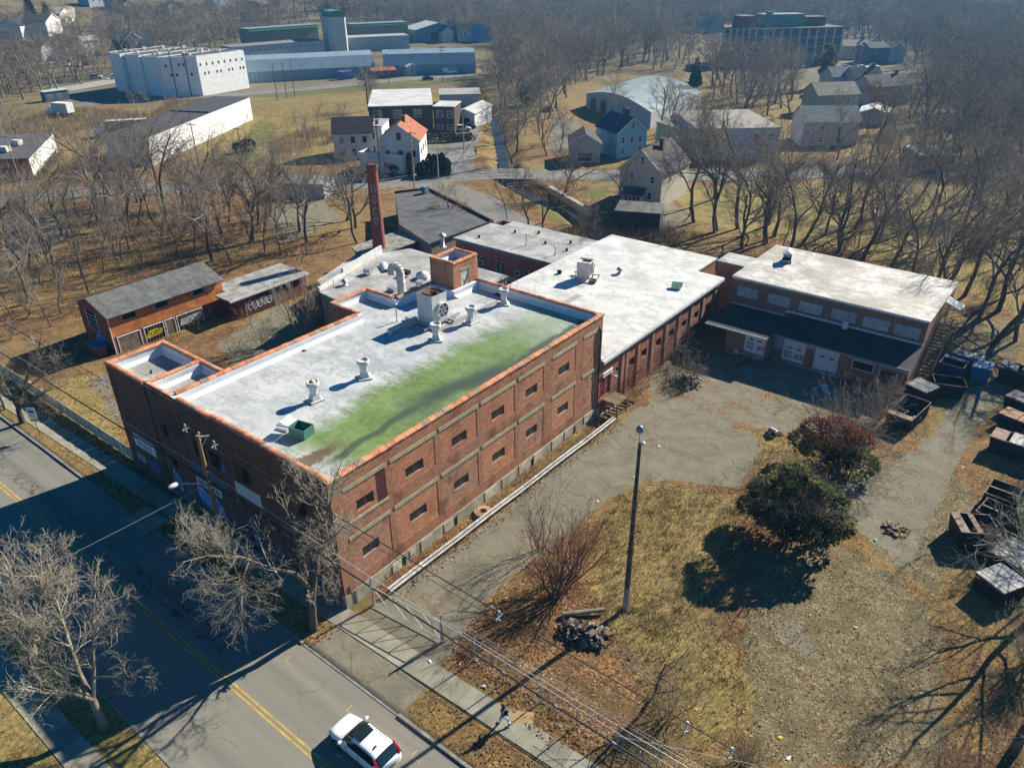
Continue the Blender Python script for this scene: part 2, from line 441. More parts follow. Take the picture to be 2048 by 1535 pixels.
ca.data.foreach_set('color', np.stack([W['a'].ravel(), W['d'].ravel(), W['g'].ravel(), W['p'].ravel()], 1).astype(np.float32).ravel())
struct('ground', me, None)

# street in front
t = NT('road_asphalt'); p = t.pos(); x, y, z = t.sep(p)[:3]
lane = t.noise(1.0, t.comb(t.math('MULTIPLY', x, .035), t.math('MULTIPLY', y, .9), 0.0), 4, .55)
n2 = t.noise(30.0, p, 3, .7); n1 = t.noise(.35, p, 5, .6)
c = t.ramp(lane, [(.3, (.16,.153,.128)), (.5, (.2,.19,.158)), (.7, (.235,.222,.18))])
c = t.mix(t.math('MULTIPLY', t.smooth(n1, .48, .7), .35), c, (.22,.21,.18))
c = t.mix(t.math('MULTIPLY', t.smooth(n2, .45, .7), .25), c, (.07,.07,.07))
nv = t.new('ShaderNodeTexNoise'); nv.inputs['Scale'].default_value = .8; nv.inputs['Detail'].default_value = 6; t.link(p, nv.inputs['Vector'])
sv = t.new('ShaderNodeVectorMath', operation='SCALE'); sv.inputs['Scale'].default_value = 1.3; t.link(nv.outputs[1], sv.inputs[0])
wv = t.new('ShaderNodeVectorMath', operation='ADD'); t.link(p, wv.inputs[0]); t.link(sv.outputs[0], wv.inputs[1])
v1 = t.new('ShaderNodeTexVoronoi', feature='DISTANCE_TO_EDGE'); v1.inputs['Scale'].default_value = .9; t.link(wv.outputs[0], v1.inputs['Vector'])
band = t.math('MULTIPLY', t.smooth(t.math('SUBTRACT', 1.0, t.math('ABSOLUTE', t.math('ADD', y, 9.1))), .0, .7), t.smooth(t.noise(.14, p, 3, .6), .36, .5))
band = t.math('MULTIPLY', band, t.math('SUBTRACT', 1.0, t.smooth(x, -6.0, 2.0)))
crack = t.math('MULTIPLY', t.math('SUBTRACT', 1.0, t.smooth(v1.outputs['Distance'], .01, .055)), band)
c = t.mix(t.math('MULTIPLY', crack, .85), c, (.02,.02,.02))
c = t.mix(t.math('MULTIPLY', band, .22), c, (.06,.06,.06))
v2 = t.new('ShaderNodeTexVoronoi', feature='DISTANCE_TO_EDGE'); v2.inputs['Scale'].default_value = .16; t.link(wv.outputs[0], v2.inputs['Vector'])
c = t.mix(t.math('MULTIPLY', t.math('SUBTRACT', 1.0, t.smooth(v2.outputs['Distance'], .001, .006)), t.math('MULTIPLY', t.smooth(n1, .45, .6), .55)), c, (.04,.04,.04))
t.color(c); t.rough(.88); t.spec(.25); t.bump(n2, .2, .01); m_road = t.m
mb = MB(); X = list(range(-260, 121, 20))
for a, b in zip(X[:-1], X[1:]): mb.quad((a,-15.82,0),(b,-15.82,0),(b,-5.76,0),(a,-5.76,0))
struct('road', mb, m_road)
m_yel = pmat('yellow_line_paint', (.42,.3,.07), .8, .35, 2.0, 30)
mb = MB()
for y0 in (-10.78, -10.48): mb.quad((-260,y0,.004),(120,y0,.004),(120,y0+.13,.004),(-260,y0+.13,.004))
for px, py, dx in ((575,1325,1),(700,1425,1),(830,1518,1)):
    q = g(px, py, .004); mb.quad((q.x-.35,q.y,.0045),(q.x+.35,q.y,.0045),(q.x+.35,q.y+.06,.0045),(q.x-.35,q.y+.06,.0045)); mb.quad((q.x-.35,q.y+.06,.0045),(q.x-.29,q.y+.06,.0045),(q.x-.29,q.y+.5,.0045),(q.x-.35,q.y+.5,.0045))
struct('road_marking', mb, m_yel)
m_kerb = pmat('kerb_stone', (.2,.195,.175), .9, .35, 1.2)
ko = None
for side, (ya, yb) in enumerate(((-5.76,-5.56),(-16.04,-15.82))):
    mb = MB()
    for i in range(-64, 31):
        x0 = i*3.0
        if side == 0 and -.5 < x0+1.5 < 9.5: mb.box(x0,ya,-.12,x0+2.98,yb,.03); continue
        mb.box(x0,ya+rng.uniform(-.012,.012),-.12,x0+2.98,yb,.125+rng.uniform(-.015,.015))
    struct('kerb', mb, m_kerb)
# pavements of single slabs
m_slab = pmat('pavement_concrete', (.27,.255,.19), .93, .2, .9, 16, rnd=.14)
sw = bpy.data.objects.new('sidewalk', None); COL.objects.link(sw); sw['kind'] = 'structure'
mb = MB(); mb.box(-.74,-.8,0,.74,.8,.05,skip='b'); slab = mb.mesh('paving_slab', m_slab)
for i in range(100):
    xx = -96+i*1.5; yy = -2.15+(xx-14)*.0285
    o = put('paving_slab', slab, sw, (xx, yy, GZ-.012+rng.uniform(-.006,.008)), (rng.uniform(-.006,.006), rng.uniform(-.008,.008), .0285))
sw2 = bpy.data.objects.new('sidewalk', None); COL.objects.link(sw2); sw2['kind'] = 'structure'
for i in range(34):
    xx = -34+i*1.5
    put('paving_slab', slab, sw2, (xx, -18.9, GZ-.012+rng.uniform(-.006,.008)), (rng.uniform(-.006,.006), rng.uniform(-.008,.008), 0))
mb = MB(); q0 = g(292,1040); mb.box(-1.6,-1.0,0,1.6,1.1,.03,skip='b'); struct('verge_slab', mb, m_slab, loc=(q0.x, q0.y, GZ-.01))

# roads, stream and lots farther off
m_road2 = pmat('grey_asphalt', (.17,.165,.15), .9, .2, .25, 6)
m_water = pmat('stream_water', (.03,.032,.03), .3, .3, .5, spec=.35)
def ribbon(pts, w, z, mb=None):
    mb = mb or MB(); n = len(pts); L = []
    for i in range(n):
        d = (pts[min(i+1, n-1)]-pts[max(i-1, 0)]); d.z = 0; d.normalize(); nn = Vector((-d.y, d.x, 0))*(w/2)
        zz = float(terrain(pts[i].x, pts[i].y))+z
        a = pts[i]+nn; b = pts[i]-nn; L.append(((a.x,a.y,zz),(b.x,b.y,zz)))
    for i in range(n-1): mb.quad(L[i][1], L[i+1][1], L[i+1][0], L[i][0])
    return mb
def gl(*pts): return [gt(a, b) for a, b in pts]
struct('back_street', ribbon(gl((-150,430),(0,398),(150,385),(300,378),(480,372),(640,368),(780,366),(900,354),(1000,347),(1130,350),(1300,352),(1500,350),(1750,342),(2048,345)), 8.5, GZ+.05), m_road2)
struct('side_street', ribbon(gl((800,366),(880,372),(960,400),(1000,430),(1060,470)), 6.5, GZ+.055), m_road2)
struct('lane', ribbon(gl((905,345),(925,290),(940,240),(958,200)), 6.0, GZ+.06), m_road2)
struct('far_road', ribbon(gl((-60,147),(0,142),(80,128),(200,116),(330,104)), 9.0, GZ+.05), m_road2)
struct('service_road', ribbon(gl((90,222),(200,206),(330,200),(500,188),(640,176),(720,168),(800,160),(950,150)), 7.0, GZ+.055), m_road2)
struct('lot_access', ribbon(gl((330,112),(240,160),(120,180)), 12, GZ+.045), pmat('pale_gravel', (.3,.28,.25), .95, .2, .4, 5))
mb = MB(); ribbon(CREEK, 2.4, GZ-1.35, mb); struct('stream', mb, m_water)
# ---------------------------------------------------------------- brick materials
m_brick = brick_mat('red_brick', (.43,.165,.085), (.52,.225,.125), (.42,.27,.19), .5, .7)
m_brick_front = brick_mat('front_brick', (.15,.068,.05), (.2,.092,.068), (.15,.105,.09), .6, .2)  # darker brick of the street front, pilasters and tower
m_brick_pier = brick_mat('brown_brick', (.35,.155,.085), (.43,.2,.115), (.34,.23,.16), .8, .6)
m_brick_b = brick_mat('orange_brick', (.48,.19,.09), (.57,.26,.14), (.45,.3,.2), .4, .5)
m_brick_c = brick_mat('faded_brick', (.38,.17,.1), (.47,.24,.15), (.4,.29,.22), .8, .9)
m_terra_old = pmat('stained_terracotta', (.3,.17,.11), .9, .4, 2.5, col2=(.42,.3,.22))
m_brick_fresh = brick_mat('patched_brick', (.34,.1,.055), (.38,.13,.07), (.33,.2,.14), .2, .1)
m_brick_purple = brick_mat('purple_brick', (.1,.028,.032), (.13,.04,.04), (.12,.06,.055), .3, 0)
m_brick_tan = brick_mat('tan_brick', (.28,.155,.1), (.34,.2,.13), (.25,.19,.15), .3, 0)
m_lintel = pmat('concrete_lintel', (.36,.335,.215), .9, .22, 1.2)
m_found = pmat('mossy_foundation', (.33,.31,.23), .95, .35, .8)
m_terra = pmat('terracotta', (.52,.21,.11), .85, .35, 2.5, rnd=.22)
m_panel = pmat('boarded_panel', (.5,.46,.35), .9, .3, 1.4, rnd=.2)

def roof_mat(name, base, lo, algae=0):
    t = NT(name); p = t.pos(); x, y, z = t.sep(p)[:3]
    a = t.noise(.35, p, 6, .62); b = t.noise(2.2, p, 5, .7)
    c = t.mix(t.smooth(a, .35, .65), lo, base)
    c = t.mix(t.math('MULTIPLY', t.smooth(b, .5, .75), .45), c, sc(lo, .72))
    pd = t.noise(.55, t.comb(t.math('MULTIPLY', x, .5), y, 4.0), 6, .7)
    c = t.mix(t.math('MULTIPLY', t.math('MULTIPLY', t.smooth(pd, .5, .54), t.math('SUBTRACT', 1.0, t.smooth(pd, .545, .6))), .5), c, sc(lo, .6))
    cs_ = t.new('ShaderNodeTexVoronoi'); cs_.feature = 'F1'; cs_.inputs['Scale'].default_value = .3; t.link(p, cs_.inputs['Vector'])
    c = t.mix(t.math('MULTIPLY', t.smooth(t.sep(cs_.outputs['Color'])[0], .72, .74), .18), c, sc(lo, .75))
    seam = t.math('PINGPONG', t.math('ADD', y, t.math('MULTIPLY', a, .15)), .92)
    c = t.mix(t.math('MULTIPLY', t.math('SUBTRACT', 1.0, t.smooth(seam, .01, .05)), .4), c, sc(lo, .55))
    r = .62
    if algae:
        gx = t.math('ADD', x, t.math('MULTIPLY', t.math('SUBTRACT', t.noise(.22, p, 4, .55), .5), 3.0))
        gx = t.math('ADD', gx, t.math('MULTIPLY', t.math('SUBTRACT', t.noise(.9, t.comb(t.math('MULTIPLY', x, .22), t.math('MULTIPLY', y, 1.6), 0.0), 5, .7), .5), 4.5))
        gx = t.math('ADD', gx, t.math('MULTIPLY', t.math('SUBTRACT', t.noise(2.6, p, 5, .75), .5), 3.0))
        k = t.math('MULTIPLY', t.smooth(gx, -8.8, -6.0), t.math('SUBTRACT', 1.0, t.math('MULTIPLY', t.smooth(y, 21.0, 29.0), .55)))
        k = t.math('MULTIPLY', k, t.smooth(t.math('ADD', y, t.math('MULTIPLY', x, -.15)), -.8, 3.2))
        gr = t.ramp(t.math('ADD', t.math('MULTIPLY', a, .5), t.math('MULTIPLY', b, .5)), [(.3, (.085,.13,.035)), (.5, (.16,.23,.07)), (.7, (.27,.32,.15))])
        c = t.mix(k, c, gr)
        # dark silt line where water stands
        lx = t.math('ABSOLUTE', t.math('ADD', t.math('ADD', x, 3.0), t.math('ADD', t.math('MULTIPLY', t.math('SUBTRACT', t.noise(.25, p, 3, .5), .5), 2.6), t.math('MULTIPLY', t.smooth(y, 10., 20.), -1.4))))
        d1 = t.math('MULTIPLY', t.math('SUBTRACT', 1.0, t.smooth(t.math('ADD', lx, t.math('MULTIPLY', b, -.5)), -.1, .35)), .85)
        wide = t.math('MULTIPLY', t.smooth(y, 5., 12.), t.math('SUBTRACT', 1.0, t.smooth(y, 17., 23.)))
        d2 = t.math('MULTIPLY', t.math('SUBTRACT', 1.0, t.smooth(lx, .2, 2.0)), t.math('MULTIPLY', wide, .95))
        c = t.mix(t.math('MULTIPLY', t.math('MAXIMUM', d1, d2), t.smooth(y, -.5, 1.5)), c, (.06,.075,.05))
        sp = t.new('ShaderNodeTexNoise'); sp.inputs['Scale'].default_value = 2.6; sp.inputs['Detail'].default_value = 2; t.link(p, sp.inputs['Vector'])
        c = t.mix(t.math('MULTIPLY', t.math('MULTIPLY', t.smooth(sp.outputs[0], .67, .71), k), .8), c, (.05,.055,.03))
        db = t.math('MULTIPLY', t.smooth(t.math('ADD', t.math('ADD', t.math('MULTIPLY', a, .5), t.math('MULTIPLY', b, .5)), t.math('MULTIPLY', t.math('ABSOLUTE', t.math('ADD', x, 4.0)), -.28)), .28, .4), t.math('SUBTRACT', 1.0, t.smooth(y, 1.2, 3.4)))
        c = t.mix(t.math('MULTIPLY', db, .9), c, (.11,.07,.035))
        st = t.math('MULTIPLY', t.math('SUBTRACT', 1.0, t.smooth(t.math('ABSOLUTE', t.math('ADD', t.math('ADD', x, 15.4), t.math('MULTIPLY', y, -.02))), .1, .5)), t.smooth(b, .45, .62))
        c = t.mix(t.math('MULTIPLY', st, .55), c, (.25,.23,.15))
        gp_ = t.math('MULTIPLY', t.math('SUBTRACT', 1.0, t.smooth(t.math('ABSOLUTE', t.math('ADD', x, 11.0)), .3, .42)), t.smooth(y, 20.0, 20.6))
        c = t.mix(t.math('MULTIPLY', gp_, .75), c, (.22,.2,.175))
        t.rough(t.mix(k, (.6,.6,.6), (.3,.3,.3)))
    else:
        t.rough(r)
        ol = t.noise(.16, p, 6, .7)
        c = t.mix(t.math('MULTIPLY', t.smooth(ol, .56, .7), .45), c, (.34,.32,.24))
        if name == 'white_membrane':
            gp_ = t.math('MULTIPLY', t.math('SUBTRACT', 1.0, t.smooth(t.math('ABSOLUTE', t.math('ADD', x, 10.6)), .4, .5)), t.math('MULTIPLY', t.smooth(y, 31.2, 31.6), t.math('SUBTRACT', 1.0, t.smooth(y, 43.0, 43.4))))
            c = t.mix(t.math('MULTIPLY', gp_, .75), c, (.27,.25,.22))
    t.color(c); t.spec(.3)
    return t.m
m_roof = roof_mat('main_membrane', (.52,.53,.52), (.37,.39,.4), 1)
m_roof_w = roof_mat('white_membrane', (.66,.66,.63), (.5,.5,.47))
m_roof_grey = roof_mat('grey_membrane', (.45,.45,.43), (.28,.27,.25))
m_flash = pmat('pale_flashing', (.62,.64,.66), .5, .12, 1.0)
m_tar = pmat('tar_roof', (.028,.029,.032), .85, .4, .6)

def wall_holes(mb, A, B, z0, z1, holes, depth=.2, m=0, mr=None, back=None):
    """wall face from A to B (plan points, outside on the right hand of A->B) with openings (u0,u1,v0,v1) and their reveals"""
    A = Vector((A[0], A[1], 0)); B = Vector((B[0], B[1], 0)); L = (B-A).length; d = (B-A)/L; nin = Vector((-d.y, d.x, 0))
    us = sorted(set([0, L]+[min(L, max(0, h[i])) for h in holes for i in (0, 1)])); vs = sorted(set([z0, z1]+[h[i] for h in holes for i in (2, 3)]))
    P = lambda u, v, k=0: tuple(A+d*u+nin*k+Vector((0, 0, v)))
    for a, b in zip(us[:-1], us[1:]):
        for c, e in zip(vs[:-1], vs[1:]):
            um, vm = (a+b)/2, (c+e)/2
            if any(h[0] < um < h[1] and h[2] < vm < h[3] for h in holes): continue
            mb.quad(P(a, c), P(b, c), P(b, e), P(a, e), m)
    mr = m if mr is None else mr
    for h in holes:
        a, b, c, e = h; k = depth
        mb.quad(P(a,c,k), P(a,c), P(a,e), P(a,e,k), mr); mb.quad(P(b,c), P(b,c,k), P(b,e,k), P(b,e), mr)
        mb.quad(P(a,c), P(a,c,k), P(b,c,k), P(b,c), mr); mb.quad(P(a,e,k), P(a,e), P(b,e), P(b,e,k), mr)
        if back is not None: mb.quad(P(a,c,k), P(b,c,k), P(b,e,k), P(a,e,k), back)

WIN = {}
def window(par, x, y, z, w, h, rot, fm=None, gm=None, panes=(2, 1), fw=.06, proud=.03, name='window', label=None, deep=0.0, world=True):
    """window: frame mesh with its pane as a child; faces -Y when rot is 0"""
    fm = fm or m_trim; gm = gm or m_glass
    key = (round(w, 2), round(h, 2), fm.name, gm.name, panes, fw, proud)
    if key not in WIN:
        mb = MB(); y0, y1 = -proud, .05
        mb.box(-w/2,y0,0,-w/2+fw,y1,h); mb.box(w/2-fw,y0,0,w/2,y1,h); mb.box(-w/2+fw,y0,0,w/2-fw,y1,fw); mb.box(-w/2+fw,y0,h-fw,w/2-fw,y1,h)
        for i in range(1, panes[0]): 
            xx = -w/2+w*i/panes[0]; mb.box(xx-fw*.35,y0+.01,fw,xx+fw*.35,y1,h-fw)
        for j in range(1, panes[1]):
            zz = h*j/panes[1]; mb.box(-w/2+fw,y0+.012,zz-fw*.35,w/2-fw,y1,zz+fw*.35)
        pb = MB(); pb.box(-w/2+fw*.5,.0,fw*.5,w/2-fw*.5,.03,h-fw*.5)
        WIN[key] = (mb.mesh('window', fm), pb.mesh('pane', gm))
    a, b = WIN[key]
    off = -Vector(par.location) if world else Vector((0, 0, 0))
    o = put(name, a, par, Vector((x, y, z))+off+Vector((math.sin(-rot)*-deep*-1, math.cos(rot)*deep, 0)) if deep else Vector((x, y, z))+off, rot)
    put('pane', b, o)
    if label: o['label'] = label
    return o

# ---------------------------------------------------------------- the main brick factory
X0, X1, Y0, Y1 = -18.4, 0.0, -1.82, 30.8
ZT = 10.85; ZR = 10.1
fac = thing('brick_factory', 'large red brick factory with pale roof turning green and orange coping tiles, beside the street', 'factory', (-9, 14, 0))
bays = [(1.15,4.75), (5.35,9.7), (10.3,14.45), (15.05,19.25), (19.85,23.3), (24.65,28.2), (29.55,31.85)]   # distances from the near corner
wl_ = []   # long side, x = 0
holes = []
for i, (a, b) in enumerate(bays): holes.append((a, b, 6.95 if i else 7.0, 9.55)); holes.append((a, b, 2.2, 5.5))
mb = MB()
wall_holes(mb, (0, Y0), (0, Y1), 1.2, ZT, holes, .025, 0)
part('wall', mb, m_brick_pier, fac, True)
wy = [(.2,1.75), (4.8,6.62), (9.7,11.42), (14.4,16.06), (18.95,20.57), (23.7,25.4)]
mb = MB(); 
for i, (a, b) in enumerate(bays):
    for (z0, z1, zw) in ((6.95 if i else 7.0, 9.55, (7.42, 8.27)), (2.2, 5.5, (3.35, 4.2))):
        wh = []
        if i < 6: wh = [(wy[i][0]-Y0-a, wy[i][1]-Y0-a, zw[0], zw[1])]
        mb = MB(); wall_holes(mb, (-.025, Y0+a), (-.025, Y0+b), z0, z1, wh, .22, 0, 0, 1)
        part('bay_brickwork', mb, [(m_brick, m_brick_b, m_brick, m_brick_c)[(i*2+(z0 < 4)*3) % 4], m_black], fac, True)
for i, (a, b) in enumerate(bays):
    for z in (9.55, 5.5):
        mb = MB(); mb.box(-.06,Y0+a-.12,z,.035+.004*(i % 2),Y0+b+.12,z+.32); part('lintel', mb, m_lintel, fac, True)
    if i == 0:
        mb = MB(); mb.box(-.08,Y0+a-.1,6.8,.05,Y0+b+.1,6.99); part('sill', mb, m_lintel, fac, True)
        mb = MB(); mb.box(-.028,2.05,7.0,-.02,2.85,9.54); part('brick_infill', mb, m_brick_purple, fac, True, 'dark purple brick infill strip')
    if i < 6:
        for zw in (7.42, 3.35):
            o = window(fac, -.13, (wy[i][0]+wy[i][1])/2, zw, wy[i][1]-wy[i][0], .85, R(90), pmat('grey_sash', (.16,.165,.16), .6), m_glass, (2, 1), .05)
m_pale_pane = pmat('pale_pane', (.4,.42,.42), .4, .2, 3)
for (ya, yb, za, zb, mm) in ((18.97,19.7,7.45,8.2,m_pale_pane), (24.0,24.72,7.5,8.0,m_white), (19.75,20.5,7.45,8.2,m_pale_pane), (24.75,25.35,7.5,8.2,m_pale_pane)):
    mb = MB(); mb.box(-.2,ya,za,-.165,yb,zb); part('board', mb, mm, fac, True, 'pale board in a window of the long wall')
for (ya, yb, z, h) in ((3.0,3.7,9.0,.06), (1.6,2.3,5.62,.14)):
    pass
mb = MB(); mb.box(-.03,2.2,4.9,-.021,2.75,5.4); part('brick_patch', mb, m_brick_fresh, fac, True, 'orange new brick patch')
# foundation with boarded cellar openings
mb = MB(); mb.box(-.3,Y0-.02,-.1,.07,Y1+.02,1.2); part('foundation', mb, m_found, fac, True)
for i, (a, b, z0, z1) in enumerate([(2.6,3.5,.1,.95),(4.4,5.0,.5,1.0),(5.6,6.9,.1,1.12),(8.2,9.3,.2,1.1),(13.2,14.7,.2,1.12),(15.5,17.3,.2,1.18),(17.85,19.5,.25,1.25),(20.0,21.3,.2,1.18),(22.8,24.5,.2,1.2),(24.8,26.2,.25,1.2),(28.1,29.5,.4,1.25)]):
    mb = MB(); mb.box(.072,a,z0,.11,b,z1); part('cellar_board', mb, m_panel, fac, True)
    if i % 3 == 0:
        mb = MB(); mb.box(.074,b+.05,.1,.1,b+.45,.9); part('cellar_opening', mb, m_black, fac, True)
# street front, y = Y0
mb = MB()
fh = [(-16.6,-14.9,6.2,7.7),(-14.4,-12.9,6.2,7.6),(-10.3,-9.3,6.5,7.8),(-6.3,-5.2,6.5,7.8),(-3.8,-2.8,6.7,8.0),(-20.95,-20.3,6.2,7.4),(-21.0,-20.0,3.4,4.3)]
wall_holes(mb, (-22.3, Y0), (0, Y0), .55, ZT, [(a+22.3, b+22.3, c, d) for a, b, c, d in fh]+[(22.3-10.7,22.3-9.7,.0+.55,3.1)], .25, 0, 0, 1)
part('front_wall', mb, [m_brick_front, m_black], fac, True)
for a, b, c, d in fh[:6]: window(fac, (a+b)/2, Y0+.16, c, b-a, d-c, 0, pmat('dark_sash', (.05,.05,.055), .7), m_glass, (3, 2), .05)
mb = MB(); mb.box(-22.3,Y0-.06,-.1,-10.72,Y0+.3,.55); mb.box(-9.68,Y0-.06,-.1,0,Y0+.3,.55); part('front_plinth', mb, pmat('grey_plinth', (.17,.165,.16), .95, .3, .8), fac, True)
mb = MB(); mb.box(-10.68,Y0+.1,.0,-9.72,Y0+.16,3.05); part('street_door', mb, pmat('faded_blue_paint', (.1,.19,.26), .8, .4, 1.5), fac, True)
for xx in (-17.9, -12.3, -11.0, -6.7, -1.4):
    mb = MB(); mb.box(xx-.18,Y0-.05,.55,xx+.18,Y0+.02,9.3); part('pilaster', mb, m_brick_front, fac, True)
mb = MB(); mb.box(-22.34,Y0-.05,.4,-22.2,Y0+.01,10.6); part('corner_joint', mb, pmat('dark_drain', (.02,.02,.02), .8), fac, True)
mb = MB(); mb.box(-18.2,Y0-.03,4.5,-12.8,Y0+.02,4.95); part('faded_sign_band', mb, pmat('faded_teal', (.1,.16,.18), .85, .5, 1.2), fac, True)
for (a, b, c, d, mm, lb) in ((-11.45,-8.3,4.95,6.1,pmat('blank_sign_paint', (.62,.62,.6), .5, .06), 'long blank white sign on the street wall'), (-17.35,-13.9,3.2,3.9,m_white, 'white sign scrawled with black graffiti'), (-26.9,-23.5,3.0,4.25,m_white, 'white notice sign with rows of dark blue lettering')):
    mb = MB(); mb.box(a,Y0-.07,c,b,Y0-.02,d); part('sign_board', mb, mm, fac, True, lb)
mb = MB(); mb.box(-8.2,Y0-.05,3.6,-5.5,Y0-.0,3.9); part('faded_sign_band', mb, MATS['faded_teal'], fac, True)
# tower block left of the front, two small sunken roofs
def block(name, poly, z0, z1, m, par, lab=None):
    mb = MB(); n = len(poly)
    for i in range(n):
        a, b = poly[i], poly[(i+1) % n]; mb.quad((a[0],a[1],z0),(b[0],b[1],z0),(b[0],b[1],z1),(a[0],a[1],z1))
    return part(name, mb, m, par, True, lab)
TX0, TX1, TX2, TY1 = -28.5, -22.35, -18.4, 3.45
mb = MB(); mb.quad((TX0,Y0,-.1),(TX1,Y0,-.1),(TX1,Y0,10.45),(TX0,Y0,10.45)); mb.quad((TX0,TY1,-.1),(TX0,Y0,-.1),(TX0,Y0,10.45),(TX0,TY1,10.45)); mb.quad((TX2,TY1,-.1),(TX0,TY1,-.1),(TX0,TY1,10.45),(TX2,TY1,10.45))
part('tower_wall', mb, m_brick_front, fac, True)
mb = MB(); mb.quad((X0,27.1,-.1),(X0,22.1,-.1),(X0,22.1,ZT),(X0,27.1,ZT)); mb.quad((-22.5,22.1,-.1),(-22.5,17.15,-.1),(-22.5,17.15,ZT),(-22.5,22.1,ZT)); mb.quad((X0,22.1,-.1),(-22.5,22.1,-.1),(-22.5,22.1,ZT),(X0,22.1,ZT))
mb.quad((-22.5,17.15,-.1),(X0,17.15,-.1),(X0,17.15,ZT),(-22.5,17.15,ZT)); mb.quad((X0,17.15,-.1),(X0,TY1,-.1),(X0,TY1,ZT),(X0,17.15,ZT)); mb.quad((X1,Y1,-.1),(-15.2,Y1,-.1),(-15.2,Y1,ZT),(X1,Y1,ZT))
part('rear_wall', mb, m_brick_pier, fac, True)
# roofs: flat membrane, inner faces of the parapets
PA = .38
def sunk_roof(poly, zr, zt, mroof, par=fac, inset=PA, name='roof'):
    """flat roof inside parapets with a sloped cant strip; poly counter-clockwise outer line"""
    n = len(poly); inn = []
    for i in range(n):
        p0, p1, p2 = Vector(poly[i-1]), Vector(poly[i]), Vector(poly[(i+1) % n])
        d1 = (p1-p0).normalized(); d2 = (p2-p1).normalized(); n1 = Vector((-d1.y, d1.x)); n2 = Vector((-d2.y, d2.x))
        inn.append(p1+n1*inset+n2*inset)
    mb = MB(); mb.poly([(p.x, p.y, zr) for p in inn], 0); part(name, mb, mroof, par, True)
    mb = MB()
    for i in range(n):
        a, b = inn[i], inn[(i+1) % n]; o, q = poly[i], poly[(i+1) % n]
        mb.quad((b.x,b.y,zr),(a.x,a.y,zr),(a.x,a.y,zt-.02),(b.x,b.y,zt-.02))
        mb.quad((a.x,a.y,zt-.02),(o[0],o[1],zt-.02),(q[0],q[1],zt-.02),(b.x,b.y,zt-.02))
        d = (b-a).normalized(); nn = Vector((-d.y, d.x))*.28
        c, e = a+nn+d*.28, b+nn-d*.28
        mb.quad((b.x,b.y,zr+.3),(a.x,a.y,zr+.3),(c.x,c.y,zr+.01),(e.x,e.y,zr+.01))
    part('parapet_flashing', mb, m_flash, par, True)
MAIN = [(0,Y0),(0,Y1),(-15.2,Y1),(-15.2,27.1),(X0,27.1),(X0,22.1),(-22.5,22.1),(-22.5,17.15),(X0,17.15),(X0,Y0)]
sunk_roof(MAIN, ZR, ZT, m_roof)
sunk_roof([(TX0,Y0),(TX1,Y0),(TX1,TY1),(TX0,TY1)], 9.55, 10.45, m_roof_grey)
sunk_roof([(TX1+.02,Y0),(TX2-.02,Y0),(TX2-.02,TY1),(TX1+.02,TY1)], 9.75, 10.5, m_roof_grey)
# coping of single terracotta tiles
mb = MB(); n = 9; L = .7; vs = []; w = .27
for xx in (0, L-.012):
    for i in range(n):
        a = math.pi*i/(n-1); vs.append((xx, -w*math.cos(a), .02+.17*math.sin(a)))
fs = [(i, i+n, i+n+1, i+1) for i in range(n-1)]+[tuple(range(n))[::-1], tuple(range(n, 2*n))]
mb.add(vs, fs); tile = mb.mesh('coping_tile', m_terra); tile_old = mb.mesh('coping_tile', m_terra_old)
def coping(pts, z, par=fac, mm=None):
    for (a, b) in zip(pts[:-1], pts[1:]):
        a = Vector(a); b = Vector(b); d = b-a; nn = max(1, round(d.length/L)); st = d.length/nn; ang = math.atan2(d.y, d.x)
        for k in range(nn):
            q = a+d*(k/nn)
            o = put('coping_tile', tile_old if rng.random() < .1 else tile, par, Vector((q.x, q.y, z+rng.uniform(-.018, .018)))-Vector(par.location), (rng.uniform(-.03, .03), rng.uniform(-.01, .01), ang+rng.uniform(-.02, .02)), (st/L*.975, rng.uniform(.97, 1.03), 1))
h = .19
coping([(-h,Y0+1.0),(-h,Y1-.1)], ZT); coping([(-6.9,Y0+h),(0,Y0+h)], ZT-.0); coping([(-13.0,Y0+h),(-6.9,Y0+h)], ZT+.12); coping([(-17.6,Y0+h),(-13.0,Y0+h)], ZT-.08)
coping([(X0+h-.15,Y0+.45),(X0+h-.15,17.0)], ZT); coping([(-22.3,17.34),(X0,17.34)], ZT); coping([(-22.3,17.34),(-22.3,21.9)], ZT); coping([(-22.3,21.9),(X0,21.9)], ZT)
coping([(-15.2,Y1-h),(-.2,Y1-h)], ZT); coping([(X0+h,22.1),(X0+h,27.0)], ZT, fac)
coping([(TX0,Y0+h),(TX1-.2,Y0+h)], 10.45); coping([(TX1+.1,Y0+h),(TX2+.7,Y0+h)], 10.52); coping([(TX0+h,Y0+.4),(TX0+h,TY1)], 10.45); coping([(TX0+.3,TY1-h),(TX2,TY1-h)], 10.46); coping([(TX1,Y0+.4),(TX1,TY1-.4)], 10.5)
mb = MB(); mb.box(-.42,Y0-.06,ZT-.02,.07,Y0+.95,ZT+.12); part('corner_cap', mb, m_lintel, fac, True)
mb = MB(); mb.box(-.5,Y1-.5,ZT-.02,.07,Y1+.1,ZT+.16); part('corner_cap', mb, m_lintel, fac, True)
mb = MB(); mb.tube((.1,30.35,1.2),(.1,30.35,9.4),.09); mb.tube((.1,30.35,9.4),(.02,30.1,9.9),.09); part('downpipe', mb, pmat('dark_pipe', (.06,.04,.035), .7), fac, True)
mb = MB(); mb.box(-.55,30.0,ZR,-.3,30.3,ZR+.6); part('roof_scupper', mb, m_galv, fac, True)
